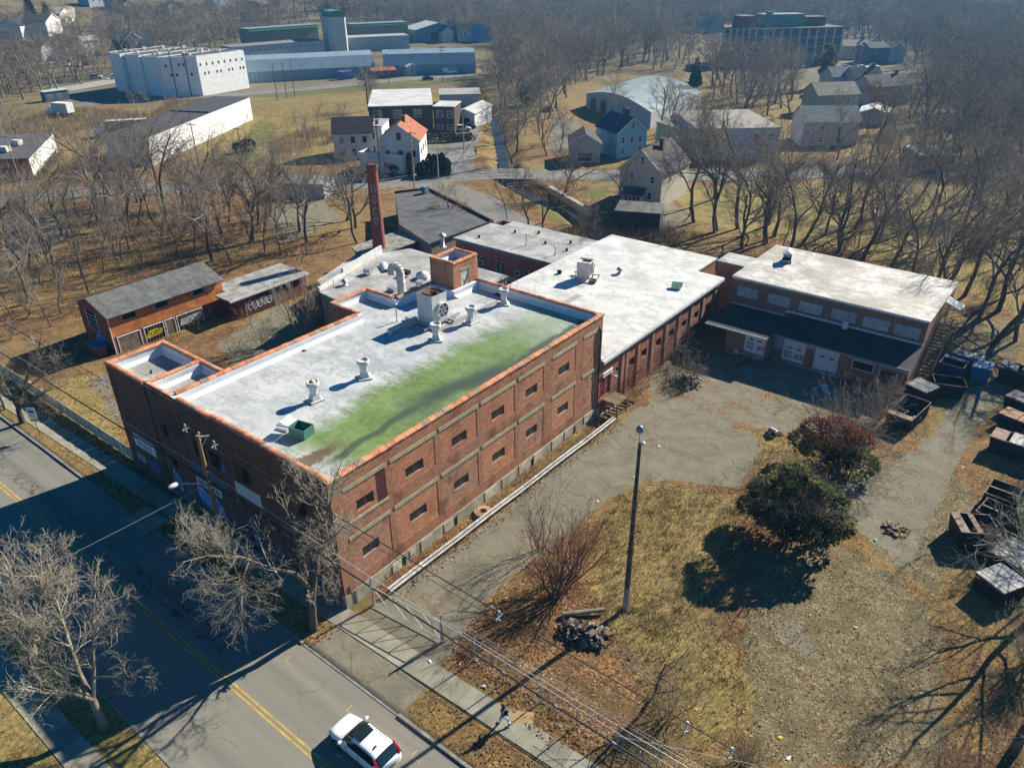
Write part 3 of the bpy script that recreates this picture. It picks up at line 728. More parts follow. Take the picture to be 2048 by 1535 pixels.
# stair house on the roof
ph = thing('stair_penthouse', 'brick stair house with sunken roof and graffitied white door on the factory roof', 'stair house', (-16.8, 29, ZR))
mb = MB(); xa, xb, ya, yb, zt = -18.36, -15.22, 27.12, 30.82, 13.45
for (a, b) in (((xa,ya),(xb,ya)),((xb,yb),(xa,yb)),((xa,yb),(xa,ya))): mb.quad((*a,5.0),(*b,5.0),(*b,zt),(*a,zt))
part('wall', mb, m_brick_pier, ph, True)
mb = MB(); wall_holes(mb, (xb,ya), (xb,yb), 9.7, zt, [(1.15,2.35,10.25,12.5)], .12, 0); part('east_wall', mb, m_brick_tan if False else m_brick, ph, True)
mb = MB(); mb.box(xb-.12,ya+1.15,10.25,xb-.06,ya+2.35,12.5); dd = part('door', mb, m_white_old, ph, True)
mb = MB()
for (a, b, c, d) in ((.1,.02,.9,1.0),(.9,1.0,.35,.2),(.2,.7,.5,.1),(.5,.1,.8,.8),(.25,.35,.9,.55)): mb.beam((xb-.055,ya+1.25+a,10.6+b*1.3),(xb-.055,ya+1.25+c,10.6+d*1.3),.05,.012,up=(1,0,0))
put('graffiti', mb.mesh('graffiti', m_black), dd)
mb = MB(); mb.box(xb-.05,ya+2.16,11.2,xb+.02,ya+2.26,11.3); put('handle', mb.mesh('handle', m_galv), dd)
mb = MB(); mb.box(xb-.02,ya+.95,12.5,xb+.03,ya+2.55,12.72); part('lintel', mb, m_lintel, ph, True)
sunk_roof([(xa,ya),(xb,ya),(xb,yb),(xa,yb)], 12.8, zt, m_roof_grey, ph, .3)
coping([(xa,ya+h),(xb,ya+h)], zt, ph); coping([(xb-h,ya),(xb-h,yb)], zt, ph); coping([(xa,yb-h),(xb,yb-h)], zt, ph); coping([(xa+h,ya),(xa+h,yb)], zt, ph)
# writing and graffiti as flat strokes on the walls
def strokes(name, par, lines, o, du, dv, mat, w=.06, label=None, lift=.01):
    """painted strokes: lines in (u,v) metres on the wall plane at o"""
    o = Vector(o); du = Vector(du); dv = Vector(dv); nn = du.cross(dv).normalized()
    mb = MB()
    for ln in lines:
        for k, (a, b) in enumerate(zip(ln[:-1], ln[1:])):
            p = o+du*a[0]+dv*a[1]+nn*(lift+.0007*(k % 3)); q = o+du*b[0]+dv*b[1]+nn*(lift+.0007*(k % 3))
            d = (q-p); 
            if d.length < 1e-5: continue
            d.normalize(); s_ = nn.cross(d)*(w/2); e = d*(w*.35)
            mb.quad(p-s_-e, q-s_+e, q+s_+e, p+s_-e)
    return part(name, mb, mat, par, True, label)
def scribble(seed, W_, H_, n, loops=True):
    rr = random.Random(seed); out = []
    for i in range(n):
        cx = W_*(i+.5)/n; cy = H_*.5; ln = []
        ra, rb = W_/n*.62, H_*.46
        k = rr.choice((5, 6, 7, 8)); ph_ = rr.uniform(0, 6.28)
        for j in range(k+2):
            a = ph_+j*2*math.pi/k; q = rr.uniform(.65, 1.05); ln.append((cx+ra*q*math.cos(a), cy+rb*q*math.sin(a)))
        out.append(ln); out.append([(cx-ra*.3, cy+rr.uniform(-.3,.3)*H_), (cx+ra*.4, cy+rr.uniform(-.3,.3)*H_)])
    return out
m_gblue = pmat('blue_spray', (.05,.16,.5), .7, .2); m_gpale = pmat('pale_blue_spray', (.28,.42,.66), .7, .15); m_gpur = pmat('purple_spray', (.2,.15,.36), .7, .25); m_gwhite = pmat('white_spray', (.62,.62,.65), .7, .15)
m_gred = pmat('red_spray', (.3,.05,.06), .7, .2); m_gyel = pmat('yellow_spray', (.62,.5,.02), .7, .15); m_navy = pmat('navy_print', (.03,.05,.16), .6, .1)
FX, FZ = (1,0,0), (0,0,1)
mb = MB(); mb.poly([(-17.8,Y0-.008,2.75),(-17.6,Y0-.008,1.5),(-16.4,Y0-.008,1.1),(-15.2,Y0-.008,.75),(-14.2,Y0-.008,1.0),(-14.05,Y0-.008,2.0),(-15.0,Y0-.008,2.75),(-16.2,Y0-.008,2.6),(-16.9,Y0-.008,2.9)]); part('graffiti', mb, m_gpale, fac, True, 'large pale blue graffiti letters on the street wall')
strokes('graffiti', fac, scribble(3, 3.5, 1.7, 5), (-17.7,Y0,.95), FX, FZ, m_gblue, .12, 'dark blue outlines of the big graffiti')
strokes('graffiti', fac, scribble(5, 1.6, 1.6, 3), (-19.9,Y0,1.0), FX, FZ, m_gpur, .08, 'purple tag left of the utility pole')
mb = MB(); mb.poly([(-21.6,Y0-.008,1.1),(-20.2,Y0-.008,.9),(-20.0,Y0-.008,2.4),(-21.2,Y0-.008,2.9)]); part('graffiti', mb, m_gpale, fac, True)
strokes('graffiti', fac, scribble(8, 1.9, 1.9, 3), (-21.8,Y0,.9), FX, FZ, m_black, .09)
strokes('graffiti', fac, scribble(9, 1.4, .9, 4), (-27.4,Y0,1.2), FX, FZ, m_gwhite, .07, 'white tag on the tower wall')
strokes('graffiti', fac, scribble(10, 1.9, 1.3, 4), (-25.5,Y0,.85), FX, FZ, m_gblue, .09, 'blue tag on the tower wall')
strokes('graffiti', fac, scribble(12, 2.2, 1.2, 5), (-13.2,Y0,.9), FX, FZ, m_gpur, .06)
strokes('graffiti', fac, scribble(13, 3.0, 1.5, 4), (-9.0,Y0,.8), FX, FZ, m_gpur, .09, 'purple graffiti right of the street door')
strokes('graffiti', fac, scribble(14, 2.2, 1.3, 4), (-4.6,Y0,.8), FX, FZ, m_gblue, .08)
strokes('lettering', fac, scribble(15, 3.1, .5, 7), (-17.2,Y0-.07,3.3), FX, FZ, m_black, .07)
ln = [[(.8+i*.34, .98), (1.0+i*.34, .98)] for i in range(7)]
for r_ in range(5): ln += [[(.5+(r_ % 2)*.1+i*.3, .74-r_*.135), (.72+(r_ % 2)*.1+i*.3-(.06 if i % 3 else 0), .74-r_*.135)] for i in range(8)]
strokes('lettering', fac, ln, (-26.9,Y0-.07,3.0), FX, FZ, m_navy, .055)
mb = MB(); mb.lathe(0,0,[(.0,0),(.2,.0),(.2,.004)],16); o = part('emblem', mb, m_navy, fac, False); o.location = Vector((-26.55,Y0-.072,3.92))-fac.location; o.rotation_euler = (R(90),0,0)
mb = MB(); mb.box(-12.95,Y0-.04,6.2,-12.3,Y0-.015,7.0); part('graffiti', mb, m_gblue, fac, True, 'blue paint on an upper window')

# ---------------------------------------------------------------- things on the main roof
def turbine(x, y, z, label, s=1.0, tan=False):
    t_ = thing('roof_vent', label, 'roof vent', (x, y, z), rng.uniform(0, 6), 'white roof vents in a row on the factory roof')
    mb = MB(); mb.box(-.55,-.55,0,.55,.55,.14); mb.add([(-.36,-.36,.14),(.36,-.36,.14),(.36,.36,.14),(-.36,.36,.14),(-.24,-.24,.6),(.24,-.24,.6),(.24,.24,.6),(-.24,.24,.6)], [(0,1,5,4),(1,2,6,5),(2,3,7,6),(3,0,4,7)]); part('base', mb, m_white_old, t_)
    mb = MB(); mb.lathe(0,0,[(.27,.55),(.3,.95),(.36,1.12),(.44,1.3)],16); part('neck', mb, m_white_old, t_, smooth=True)
    mb = MB(); mb.lathe(0,0,[(.44,1.22),(.5,1.32),(.5,1.62),(.4,1.66),(.4,1.5),(0,1.5)],16); part('hood', mb, m_white_old, t_, smooth=True)
    if tan: mb = MB(); mb.lathe(0,0,[(.33,1.51),(.2,1.75),(0,1.8)],12); part('turbine_head', mb, pmat('tan_metal', (.45,.33,.2), .6), t_, smooth=True)
for (x, y, lb, tn) in ((-10.1,5.3,'white roof vent with tan inner drum, nearest the street on the factory roof',True),(-9.75,10.1,'white roof vent standing alone between the tan one and the cooling tower',False),(-9.85,18.7,'white roof vent just in front of the rooftop cooling tower',False),(-9.8,23.4,'white roof vent between cooling tower and far parapet',False),(-10.05,28.6,'white roof vent nearest the roof ladder',False)): turbine(x, y, ZR, lb, 1, tn)
t_ = thing('cooling_tower', 'tall white rooftop cooling unit with round fan and rusty open top', 'cooling unit', (-12.6,21.3,ZR), 0)
mb = MB(); mb.box(-.95,-1.0,.3,.9,1.0,3.1,skip='t'); mb.quad((-.95,-1,2.9),(.9,-1,2.9),(.9,1,2.9),(-.95,1,2.9),1); part('casing', mb, [m_white_old, m_rust], t_)
mb = MB(); 
for i in range(9): mb.box(-.97,-1.0+i*.25-.012,.3,-.9,-1.0+i*.25+.012,3.1)
for i in range(4): mb.box(-.9+i*.5,-1.02,.3,-.87+i*.5,-1.0,3.1)
part('seam', mb, m_trim, t_)
mb = MB(); mb.lathe(0,0,[(.74,0),(.74,.35),(.66,.38),(.66,.1),(0,.1)],24); o = part('fan_shroud', mb, m_white_old, t_, smooth=True); o.location = (.9,.1,1.55); o.rotation_euler = (0,R(90),0)
mb = MB(); mb.lathe(0,0,[(.64,.3),(.0,.3)],20)
o2 = put('grille', mb.mesh('grille', pmat('grille_grey', (.1,.1,.1), .5, metal=.5)), o)
mb = MB()
for k in range(6):
    a = k*math.pi/3; mb.beam((0,0,.33),(.6*math.cos(a),.6*math.sin(a),.33),.16,.02)
put('fan_blade', mb.mesh('fan_blade', m_galv), o)
mb = MB(); mb.tube((.2,-.6,2.95),(.5,.7,3.5),.07); mb.box(-.6,-.7,2.95,.3,-.4,3.15); mb.box(-.3,.1,2.95,.6,.3,3.12); part('top_frame', mb, m_rust, t_)
mb = MB(); mb.beam((-2.6,-1.1,.22),(1.6,-1.1,.22),.16,.2); mb.beam((-2.6,1.1,.22),(1.6,1.1,.22),.16,.2); mb.beam((-.9,-3.4,.3),(-.9,1.2,.3),.12,.16); mb.beam((.9,-2.2,.3),(.9,2.6,.3),.12,.16)
for x in (-2.4,1.4):
    for y in (-1.1,1.1): mb.box(x-.1,y-.1,0,x+.1,y+.1,.14)
part('steel_skid', mb, m_galv, t_)
mb = MB(); mb.beam((-1.2,-4.6,.5),(-1.2,-1.0,.5),.35,.3); mb.box(-1.35,-4.55,0,-1.05,-4.3,.4); part('trough', mb, m_galv, t_)
t_ = thing('roof_hatch', 'open green roof hatch box with white flap near the street corner', 'roof hatch', (-7.0,1.6,ZR), R(12))
mb = MB(); mb.box(-.7,-.55,0,.7,-.5,.75); mb.box(-.7,.5,0,.7,.55,.75); mb.box(-.7,-.5,0,-.65,.5,.75); mb.box(.65,-.5,0,.7,.5,.75); mb.box(-.65,-.5,.05,.65,.5,.1); part('box', mb, pmat('green_paint', (.06,.17,.13), .6), t_)
mb = MB(); mb.beam((-.75,0,.75),(-1.5,0,.95),1.1,.06); part('flap', mb, m_white_old, t_)
mb = MB(); mb.box(-2.2,-.3,0,-1.2,-.1,.12); mb.tube((-2.5,.3,.08),(-1.0,.5,.1),.05); part('debris', mb, m_galv, t_)
t_ = thing('roof_ladder', 'black hooped ladder over the far parapet of the factory', 'ladder', (-11.6,30.8,ZR))
mb = MB()
for x in (-.28,.28):
    mb.path([(x,-.5,.1),(x,-.5,1.5),(x,-.3,1.75),(x,0,1.85),(x,.35,1.7),(x,.5,1.3),(x,.5,-3.5)], .03, 6)
for k in range(12): mb.tube((-.28,.5,-3.3+k*.36),(.28,.5,-3.3+k*.36),.02,n=5)
part('ladder_rail', mb, m_black_rubber, t_)
mb = MB(); mb.box(-.6,-1.0,0,.6,-.45,.12); part('step', mb, m_black_rubber, t_)
for i, (x, y, hh) in enumerate(((-18.0,14.2,.0),(-15.5,19.4,1.3),(-20.2,19.6,.0),(-1.0,27.6,.55))):
    if hh: solo('roof_pipe', MB().tube((0,0,0),(0,0,hh),.07,n=8), m_white_old, ('thin white vent pipe by the stepped parapet of the factory roof','short yellow capped pipe by the long parapet at the far corner')[0 if i == 1 else 1], 'vent pipe', loc=(x,y,ZR))
solo('roof_drain', MB().lathe(0,0,[(.16,0),(.16,.06),(0,.1)],10), m_black, 'small black drain cap by the left parapet of the factory roof', 'drain', loc=(-17.6,10.2,ZR))
solo('roof_pipe', MB().tube((0,0,0),(0,0,.35),.05).tube((0,0,.05),(-.5,.2,.05),.03), m_black, 'small black pipe stub on the tower roof', 'vent pipe', loc=(-25.4,.4,9.56))
# ---------------------------------------------------------------- white-roofed wing behind
wing = thing('white_roof_wing', 'low brick wing with dazzling white flat roof behind the factory', 'factory wing', (-9, 45, 0))
m_brick_wing = brick_mat('wing_brick', (.28,.105,.065), (.36,.15,.095), (.25,.17,.13), .6, .2)
ZW = 6.0
mb = MB()
wb = [(31.3,35.4),(36.0,39.9-1.6),(38.7,40.3),(41.6,43.2),(44.6,46.2),(47.6,49.2),(50.6,52.2),(53.6,55.2)]
wing_w = [(36.4,37.6),(38.9,40.1),(42.0,43.2),(45.0,46.2),(48.0,49.2),(51.0,52.2),(54.0,55.2)]
wall_holes(mb, (-.02,Y1), (-.02,57.8), -.1, ZW-.15, [(a-Y1,b-Y1,3.0,3.85) for a, b in wing_w]+[(31.0-Y1,32.9-Y1,1.75,3.95)], .22, 0, 0, 1)
part('wall', mb, [m_brick_wing, m_black], wing, True)
for a, b in wing_w: window(wing, -.16, (a+b)/2, 3.0, b-a, .85, R(90), pmat('rust_sash', (.12,.06,.04), .8), m_glass, (3, 1), .05)
for k, yy in enumerate((35.0,35.9,38.2,41.2,44.2,47.2,50.2,53.2,56.4)):
    mb = MB(); mb.box(-.03,yy-.28,0,.09,yy+.28,ZW-.2); part('pier', mb, m_brick_pier, wing, True)
for yy in (36.95,39.5,42.6):
    mb = MB(); mb.box(-.018,yy-.75,3.9,.0,yy+.75,5.3); part('brick_patch', mb, m_brick_fresh, wing, True)
mb = MB(); 
for pts in ([(-18.8,33.0),(-18.8,49.9)],):
    mb.quad((-18.8,49.9,-.1),(-18.8,Y1,-.1),(-18.8,Y1,ZW-.1),(-18.8,49.9,ZW-.1))
mb.quad((-3.4,57.8,-.1),(-3.4,63.5,-.1),(-3.4,63.5,ZW-.1),(-3.4,57.8,ZW-.1)); mb.quad((-3.4,63.5,-.1),(-18.8,63.5,-.1),(-18.8,63.5,ZW-.1),(-3.4,63.5,ZW-.1)); mb.quad((-.02,57.8,-.1),(-3.4,57.8,-.1),(-3.4,57.8,ZW-.1),(-.02,57.8,ZW-.1))
part('rear_wall', mb, m_brick_pier, wing, True)
mb = MB(); mb.prism([(-19.05,Y1+.02),(.25,Y1+.02),(.25,57.9),(-3.3,57.9),(-3.3,63.7),(-19.05,63.7)], ZW-.12, ZW+.1); part('roof', mb, m_roof_w, wing, True)
mb = MB(); mb.box(.26,Y1+.1,ZW-.28,.34,57.9,ZW+.02); part('gutter', mb, m_flash, wing, True)
mb = MB(); mb.add([(-3.5,Y1+.05,ZW+1.9),(.1,Y1+.05,ZW+.2),(.1,Y1+2.8,ZW+.12),(-3.5,Y1+1.0,ZW+.12)], [(0,1,2,3)]); part('flashing_apron', mb, pmat('worn_flashing', (.34,.34,.33), .7, .3, 1), wing, True)
mb = MB(); mb.box(-.2,31.02,1.75,-.12,32.88,3.93); dd = part('door', mb, pmat('red_door_paint', (.24,.03,.03), .6, .3, 2), wing, True, 'red double entrance door')
mb = MB(); mb.box(-.13,31.92,1.8,-.09,31.97,3.9); mb.box(-.12,32.05,2.7,-.05,32.2,2.9); put('handle', mb.mesh('handle', m_galv), dd)
mb = MB(); mb.add([(-.02,31.2,4.05),(.0,32.95,4.05),(.18,32.95,4.5),(.18,31.2,4.5),(.1,31.2,4.5),(.1,32.95,4.5)], [(0,1,2,3),(3,2,5,4)]); mb.box(.05,31.25,4.05,.12,32.95,4.52); sg = part('sign_board', mb, m_white, wing, True, 'white sign over the red door')
strokes('lettering', wing, [[(.15+i*.2,.3),(.29+i*.2,.3)] for i in range(7)]+[[(.2+i*.2,.14),(.33+i*.2,.14)] for i in range(6)], (.125,31.25,4.07), (0,1,0), FZ, m_gred, .05)
mb = MB(); mb.tube((.0,33.35,4.2),(.35,33.35,4.3),.04); mb.lathe(.4,33.35,[(.0,4.2),(.16,4.2),(.12,4.45),(0,4.5)],10); part('wall_lamp', mb, m_black_rubber, wing, True)
mb = MB(); mb.tube((.0,33.2,3.6),(.3,33.2,3.5),.04); mb.box(.25,33.05,3.35,.5,33.4,3.55); part('floodlight', mb, m_galv, wing, True)
# wooden steps to the red door
st = thing('wooden_steps', 'worn plank landing and steps up to the red door', 'steps', (1.2,33,0))
m_plank = pmat('old_planks', (.16,.12,.075), .95, .35, 1.5, rnd=.25)
pl = MB().box(0,0,0,1.9,.17,.05).mesh('plank', m_plank)
for k in range(11): put('plank', pl, st, Vector((.1,31.1+k*.19,1.72+rng.uniform(-.01,.01)))-st.location, (0,0,rng.uniform(-.02,.02)))
tr = MB().box(0,0,0,1.5,.26,.045).mesh('tread', m_plank)
for k in range(7): put('tread', tr, st, Vector((.35,33.25+k*.27,1.5-k*.21))-st.location, (0,0,rng.uniform(-.02,.02)))
mb = MB()
for x in (.4,1.8): mb.beam((x,33.1,1.6),(x,35.15,.1),.06,.28)
part('stringer', mb, m_plank, st, True)
mb = MB(); 
for x in (.2,1.9):
    for y in (31.2,33.0): mb.box(x-.06,y-.06,0,x+.06,y+.06,1.7)
part('post', mb, m_plank, st, True)
mb = MB(); mb.tube((.3,33.2,2.5),(.3,35.1,1.0),.03); mb.tube((.3,33.2,1.6),(.3,33.2,2.5),.03); mb.tube((.3,35.1,.1),(.3,35.1,1.0),.03); mb.tube((.3,33.2,2.1),(.3,35.1,.6),.02); part('handrail', mb, m_rust, st, True)
# things on the white roof
def roof_ac(x, y, z, rot, label):
    t_ = thing('rooftop_unit', label, 'roof unit', (x, y, z), rot)
    mb = MB(); mb.box(-.8,-.75,.5,.8,.75,2.3,skip='t'); mb.quad((-.8,-.75,2.15),(.8,-.75,2.15),(.8,.75,2.15),(-.8,.75,2.15)); part('casing', mb, m_white_old, t_)
    mb = MB(); mb.box(.8,-.6,.7,.84,.6,2.1); gr = part('grille', mb, pmat('grille_grey', (.1,.1,.1), .5), t_)
    mb = MB(); mb.box(-.3,.2,2.15,.7,.6,2.35); part('top_frame', mb, m_rust, t_)
    mb = MB(); mb.beam((-1.6,-.7,.42),(1.7,-.7,.42),.12,.14); mb.beam((-1.6,.7,.42),(1.7,.7,.42),.12,.14)
    for a in (-1.4,-.4,.8,1.5):
        for b in (-.7,.7): mb.box(a-.06,b-.06,0,a+.06,b+.06,.36)
    part('steel_skid', mb, m_galv, t_)
    mb = MB(); mb.tube((1.0,-.6,.4),(1.3,-1.0,1.1),.05); mb.tube((1.3,-1.0,1.1),(1.1,.3,1.9),.04); mb.box(1.0,-1.2,.1,1.7,-.5,.35); part('pipework', mb, m_rust, t_)
roof_ac(-12.9,47.6,ZW+.1,R(15),'white box unit with black grille on the white roof of the wing')
def cap_vent(x, y, z, r, h_, label, mm=None, grp=None):
    t_ = thing('vent_pipe', label, 'vent pipe', (x, y, z), 0, grp)
    mb = MB(); mb.lathe(0,0,[(r*1.5,0),(r*1.2,.06),(r*.7,.1),(r*.7,h_)],10); part('pipe', mb, mm or m_galv, t_, smooth=True)
    mb = MB(); mb.lathe(0,0,[(r*1.5,h_-.02),(r*1.2,h_+r*.6),(0,h_+r*1.1)],10); part('cap', mb, mm or m_galv, t_, smooth=True)
cap_vent(-10.45,51.6,ZW+.1,.3,.5,'squat metal vent cap in the middle of the white roof')
cap_vent(-25.9,53.2,ZW+.06,.09,1.6,'tall thin vent pipe on the rear low roof, left one', grp=None)
cap_vent(-20.6,52.4,ZW+.06,.1,1.1,'tall thin vent pipe on the rear low roof near the white wing')
t_ = thing('skylight_box', 'small green roof hood near the gutter of the white roof', 'roof hood', (-2.7,51.4,ZW+.1), R(20))
mb = MB(); mb.box(-.5,-.4,0,.5,.4,.35); part('curb', mb, m_galv, t_); mb = MB(); mb.add([(-.6,-.5,.35),(.6,-.5,.35),(.6,.5,.65),(-.6,.5,.65),(-.6,.5,.35),(.6,.5,.35)], [(0,1,2,3),(3,2,5,4),(0,3,4),(1,5,2)]); part('hood', mb, MATS['green_paint'], t_)
cap_vent(-16.3,47.2,ZW+.1,.22,.25,'dark low vent in front of the white box unit', m_black)
for i, (x, y) in enumerate(((-17.6,40.5),(-15.9,43.3),(-14.6,39.9))): solo('roof_rod', MB().tube((0,0,0),(0,0,1.0+.3*(i == 2)),.025,n=5), m_galv, ('thin rod by the courtyard edge of the white roof','thin rod between the dark vent and courtyard edge','taller thin rod near the roof ladder')[i], 'rod', loc=(x,y,ZW+.1))
# low rear wing over the courtyard
rear = thing('rear_wing', 'low red brick range with grey-white roof across the courtyard', 'factory wing', (-27,55,0))
m_brick_red = brick_mat('deep_red_brick', (.22,.05,.045), (.27,.075,.06), (.3,.22,.22), .3, .5)
mb = MB(); cw = [(-34.6,-33.2),(-32.2,-30.6),(-28.6,-27.0),(-23.9,-22.2),(-20.9,-19.6)]
wall_holes(mb, (-35.6,49.9), (-18.8,49.9), -.1, 5.85, [(a+35.6,b+35.6,2.6,4.2) for a, b in cw], .2, 0, 0, 1)
mb.quad((-35.6,60.3,-.1),(-35.6,49.9,-.1),(-35.6,49.9,5.85),(-35.6,60.3,5.85)); mb.quad((-18.9,60.3,-.1),(-35.6,60.3,-.1),(-35.6,60.3,5.85),(-18.9,60.3,5.85))
part('wall', mb, [m_brick_red, m_black], rear, True)
for i, (a, b) in enumerate(cw): window(rear, (a+b)/2, 50.0, 2.6, b-a, 1.6, 0, m_trim, m_glass, (2, 4), .07)
mb = MB(); mb.box(-35.2,49.86,1.9,-19.2,49.9,2.55); part('painted_band', mb, pmat('pale_blue_paint', (.3,.36,.45), .8, .25, 1), rear, True)
for xx in (-31.0,-24.6):
    mb = MB(); mb.box(xx-.4,49.5,3.2,xx+.4,49.95,3.8); mb.box(xx-.3,49.48,3.28,xx+.3,49.5,3.72,1); part('air_conditioner', mb, [m_white_old, m_black], rear, True)
mb = MB(); mb.prism([(-35.9,49.7),(-19.06,49.7),(-19.06,60.5),(-33.8,60.5),(-33.8,58.0),(-35.9,58.0)], 5.82, 6.02); part('roof', mb, m_roof_w if False else m_roof_grey, rear, True)
mb = MB(); mb.box(-35.9,49.6,5.72,-19.1,49.69,6.04); part('fascia', mb, pmat('teal_fascia', (.1,.2,.22), .7), rear, True)
mb = MB(); mb.quad((-35.5,31.0,1.2),(-18.9,31.0,1.2),(-18.9,49.7,1.2),(-35.5,49.7,1.2)); part('courtyard_roof', mb, m_tar, rear, True)
for i, (x, y) in enumerate(((-33.0,51.8),(-30.4,56.5),(-27.5,58.2),(-24.2,55.2),(-21.6,57.4),(-20.3,54.6))):
    solo('roof_stub', MB().lathe(0,0,[(.16,0),(.16,.35),(.0,.4)],8), m_tar, 'short dark pipe stub scattered on the rear low roof', 'pipe stub', 'dark pipe stubs on the rear low roof', loc=(x,y,6.03))
# low block with ducts, left
duct = thing('duct_block', 'low block with pale membrane roof and duct work between factory and chimney', 'factory wing', (-31,36,0))
ZD = 5.0
mb = MB(); P = [(-34.0,27.2),(-22.6,27.2),(-22.6,44.9),(-39.6,44.9),(-41.4,41.4),(-39.0,32.5),(-37.4,27.6)]
mb.prism(P, -.1, ZD-.2); part('wall', mb, pmat('grey_block_wall', (.19,.185,.18), .95, .25, .7), duct, True)
P2 = [(-34.1,27.0),(-22.5,27.0),(-22.5,45.0),(-39.7,45.0),(-41.5,41.4),(-39.1,32.5),(-37.5,27.4)]
mb = MB(); mb.prism(P2, ZD-.2, ZD); part('roof', mb, m_roof_grey, duct, True)
mb = MB()
for a, b, hh in (((-37.5,27.4),(-39.1,32.5),.5),((-39.1,32.5),(-41.5,41.4),1.05)): mb.beam((a[0],a[1],ZD+hh/2),(b[0],b[1],ZD+hh/2),.3,hh)
part('parapet', mb, m_white_old, duct, True)
mb = MB(); mb.beam((-34.1,26.95,ZD+.02),(-22.5,26.95,ZD+.02),.18,.12); part('edge_trim', mb, m_tar, duct, True)
mb = MB(); mb.prism([(-45.2,33.0),(-40.2,31.0),(-42.6,41.0),(-49.0,44.0)], 2.6, 2.8); mb.prism([(-44.6,33.4),(-40.8,31.8),(-43.0,40.5),(-48.2,43.0)], -.1, 2.6, 1); part('lean_to', mb, [m_roof_grey, MATS['grey_block_wall']], duct, True)
def gd(px, py): q = g(px, py, ZD); return (q.x, q.y)
t_ = thing('gooseneck_duct', 'big white curved gooseneck duct rising behind the stepped parapet', 'duct', (*gd(804,588), ZD))
mb = MB(); pts = [(0,0,-.2),(0,0,2.6)]+[(-.75+.75*math.cos(a), 0, 2.6+.75*math.sin(a)) for a in [k*math.pi/8 for k in range(1,9)]]+[(-1.5,0,2.2)]
for a, b in zip(pts[:-1], pts[1:]): mb.tube(a, b, .48, .48, 14)
part('duct', mb, m_white_old, t_, smooth=False)
mb = MB(); mb.lathe(0,0,[(.5,1.55),(.53,1.58),(.53,1.66),(.5,1.69)],14); part('band', mb, m_galv, t_)
mb = MB(); mb.box(-2.1,-.4,.0,-1.0,.4,.5); part('fan_box', mb, m_galv, t_)
cap_vent(*gd(846,556), ZD, .62, .3, 'wide white mushroom vent beside the stair house', m_white_old)
cap_vent(*gd(690,570), ZD, .3, .5, 'cone capped vent near the left parapet of the duct roof', m_galv)
cap_vent(*gd(668,575), ZD, .07, 1.0, 'thin pipe at the left end of the duct roof', m_galv)
cap_vent(-37.3,49.0,4.6,.38,1.6,'silver mushroom cap chimney behind the stair house',m_galv)
for i, (px, py, lb) in enumerate(((737,548,'low metal duct box on the duct roof behind the cone vent'),(842,573,'metal louvre box right of the gooseneck duct'),(812,552,'dark square vent box right behind the gooseneck'))):
    t_ = thing('vent_box', lb, 'vent box', (*gd(px, py), ZD), R(10)); mb = MB(); mb.box(-.5,-.4,.3,.5,.4,.75); part('box', mb, (m_galv, m_galv, m_black)[i], t_); mb = MB()
    for a in (-.4,.4): mb.box(a-.04,-.3,0,a+.04,.3,.3)
    part('leg', mb, m_galv, t_)
t_ = thing('roof_dome', 'pale half round duct lying on the duct roof near the chimney', 'duct', (*gd(770,537), ZD), R(-35)); mb = MB()
for k in range(6):
    a, b = math.pi*k/6, math.pi*(k+1)/6; mb.quad((-1.3,.55*math.cos(a),.5*math.sin(a)),(-1.3,.55*math.cos(b),.5*math.sin(b)),(1.3,.45*math.cos(b),.4*math.sin(b)),(1.3,.45*math.cos(a),.4*math.sin(a)))
part('shell', mb, m_white_old, t_)

# ---------------------------------------------------------------- tall chimney with painted letters
ch = thing('brick_chimney', 'tall tapering red brick chimney with white letters BGCO painted down its side', 'chimney', (-47,46,0))
m_brick_ch = pmat('chimney_brick', (.25,.075,.055), .9, .25, 1.6, 9, col2=(.31,.11,.08))
mb = MB(); mb.lathe(0,0,[(1.0,0),(.95,3),(.74,13.9),(.7,14.6),(.77,14.62),(.77,15.2),(.56,15.2),(.5,13.5)],28); part('shaft', mb, m_brick_ch, ch, smooth=True)
mb = MB(); mb.lathe(0,0,[(.8,14.9),(.82,14.95),(.82,15.15),(.8,15.2)],24); mb.lathe(0,0,[(.72,14.2),(.745,14.22),(.745,14.28),(.72,14.3)],24); part('iron_band', mb, m_rust, ch)
GL = {'B': [[(-.3,-.5),(-.3,.5),(.2,.5),(.32,.3),(.2,.05),(-.3,.05)],[(.2,.05),(.36,-.2),(.2,-.5),(-.3,-.5)]], 'G': [[(.3,.35),(.1,.5),(-.2,.45),(-.33,.1),(-.3,-.3),(0,-.5),(.3,-.35),(.3,-.02),(.05,-.02)]],
      'C': [[(.3,.38),(.05,.5),(-.25,.38),(-.33,0),(-.25,-.38),(.05,-.5),(.3,-.38)]], 'O': [[(0,.5),(-.28,.3),(-.32,-.1),(-.1,-.5),(.2,-.42),(.32,0),(.24,.36),(0,.5)]], '8': [[(0,0),(-.25,.25),(0,.5),(.25,.25),(0,0),(-.3,-.25),(0,-.5),(.3,-.25),(0,0)]]}
dirn = math.atan2(CAM[1]-46, CAM[0]+47)-.12
mb = MB()
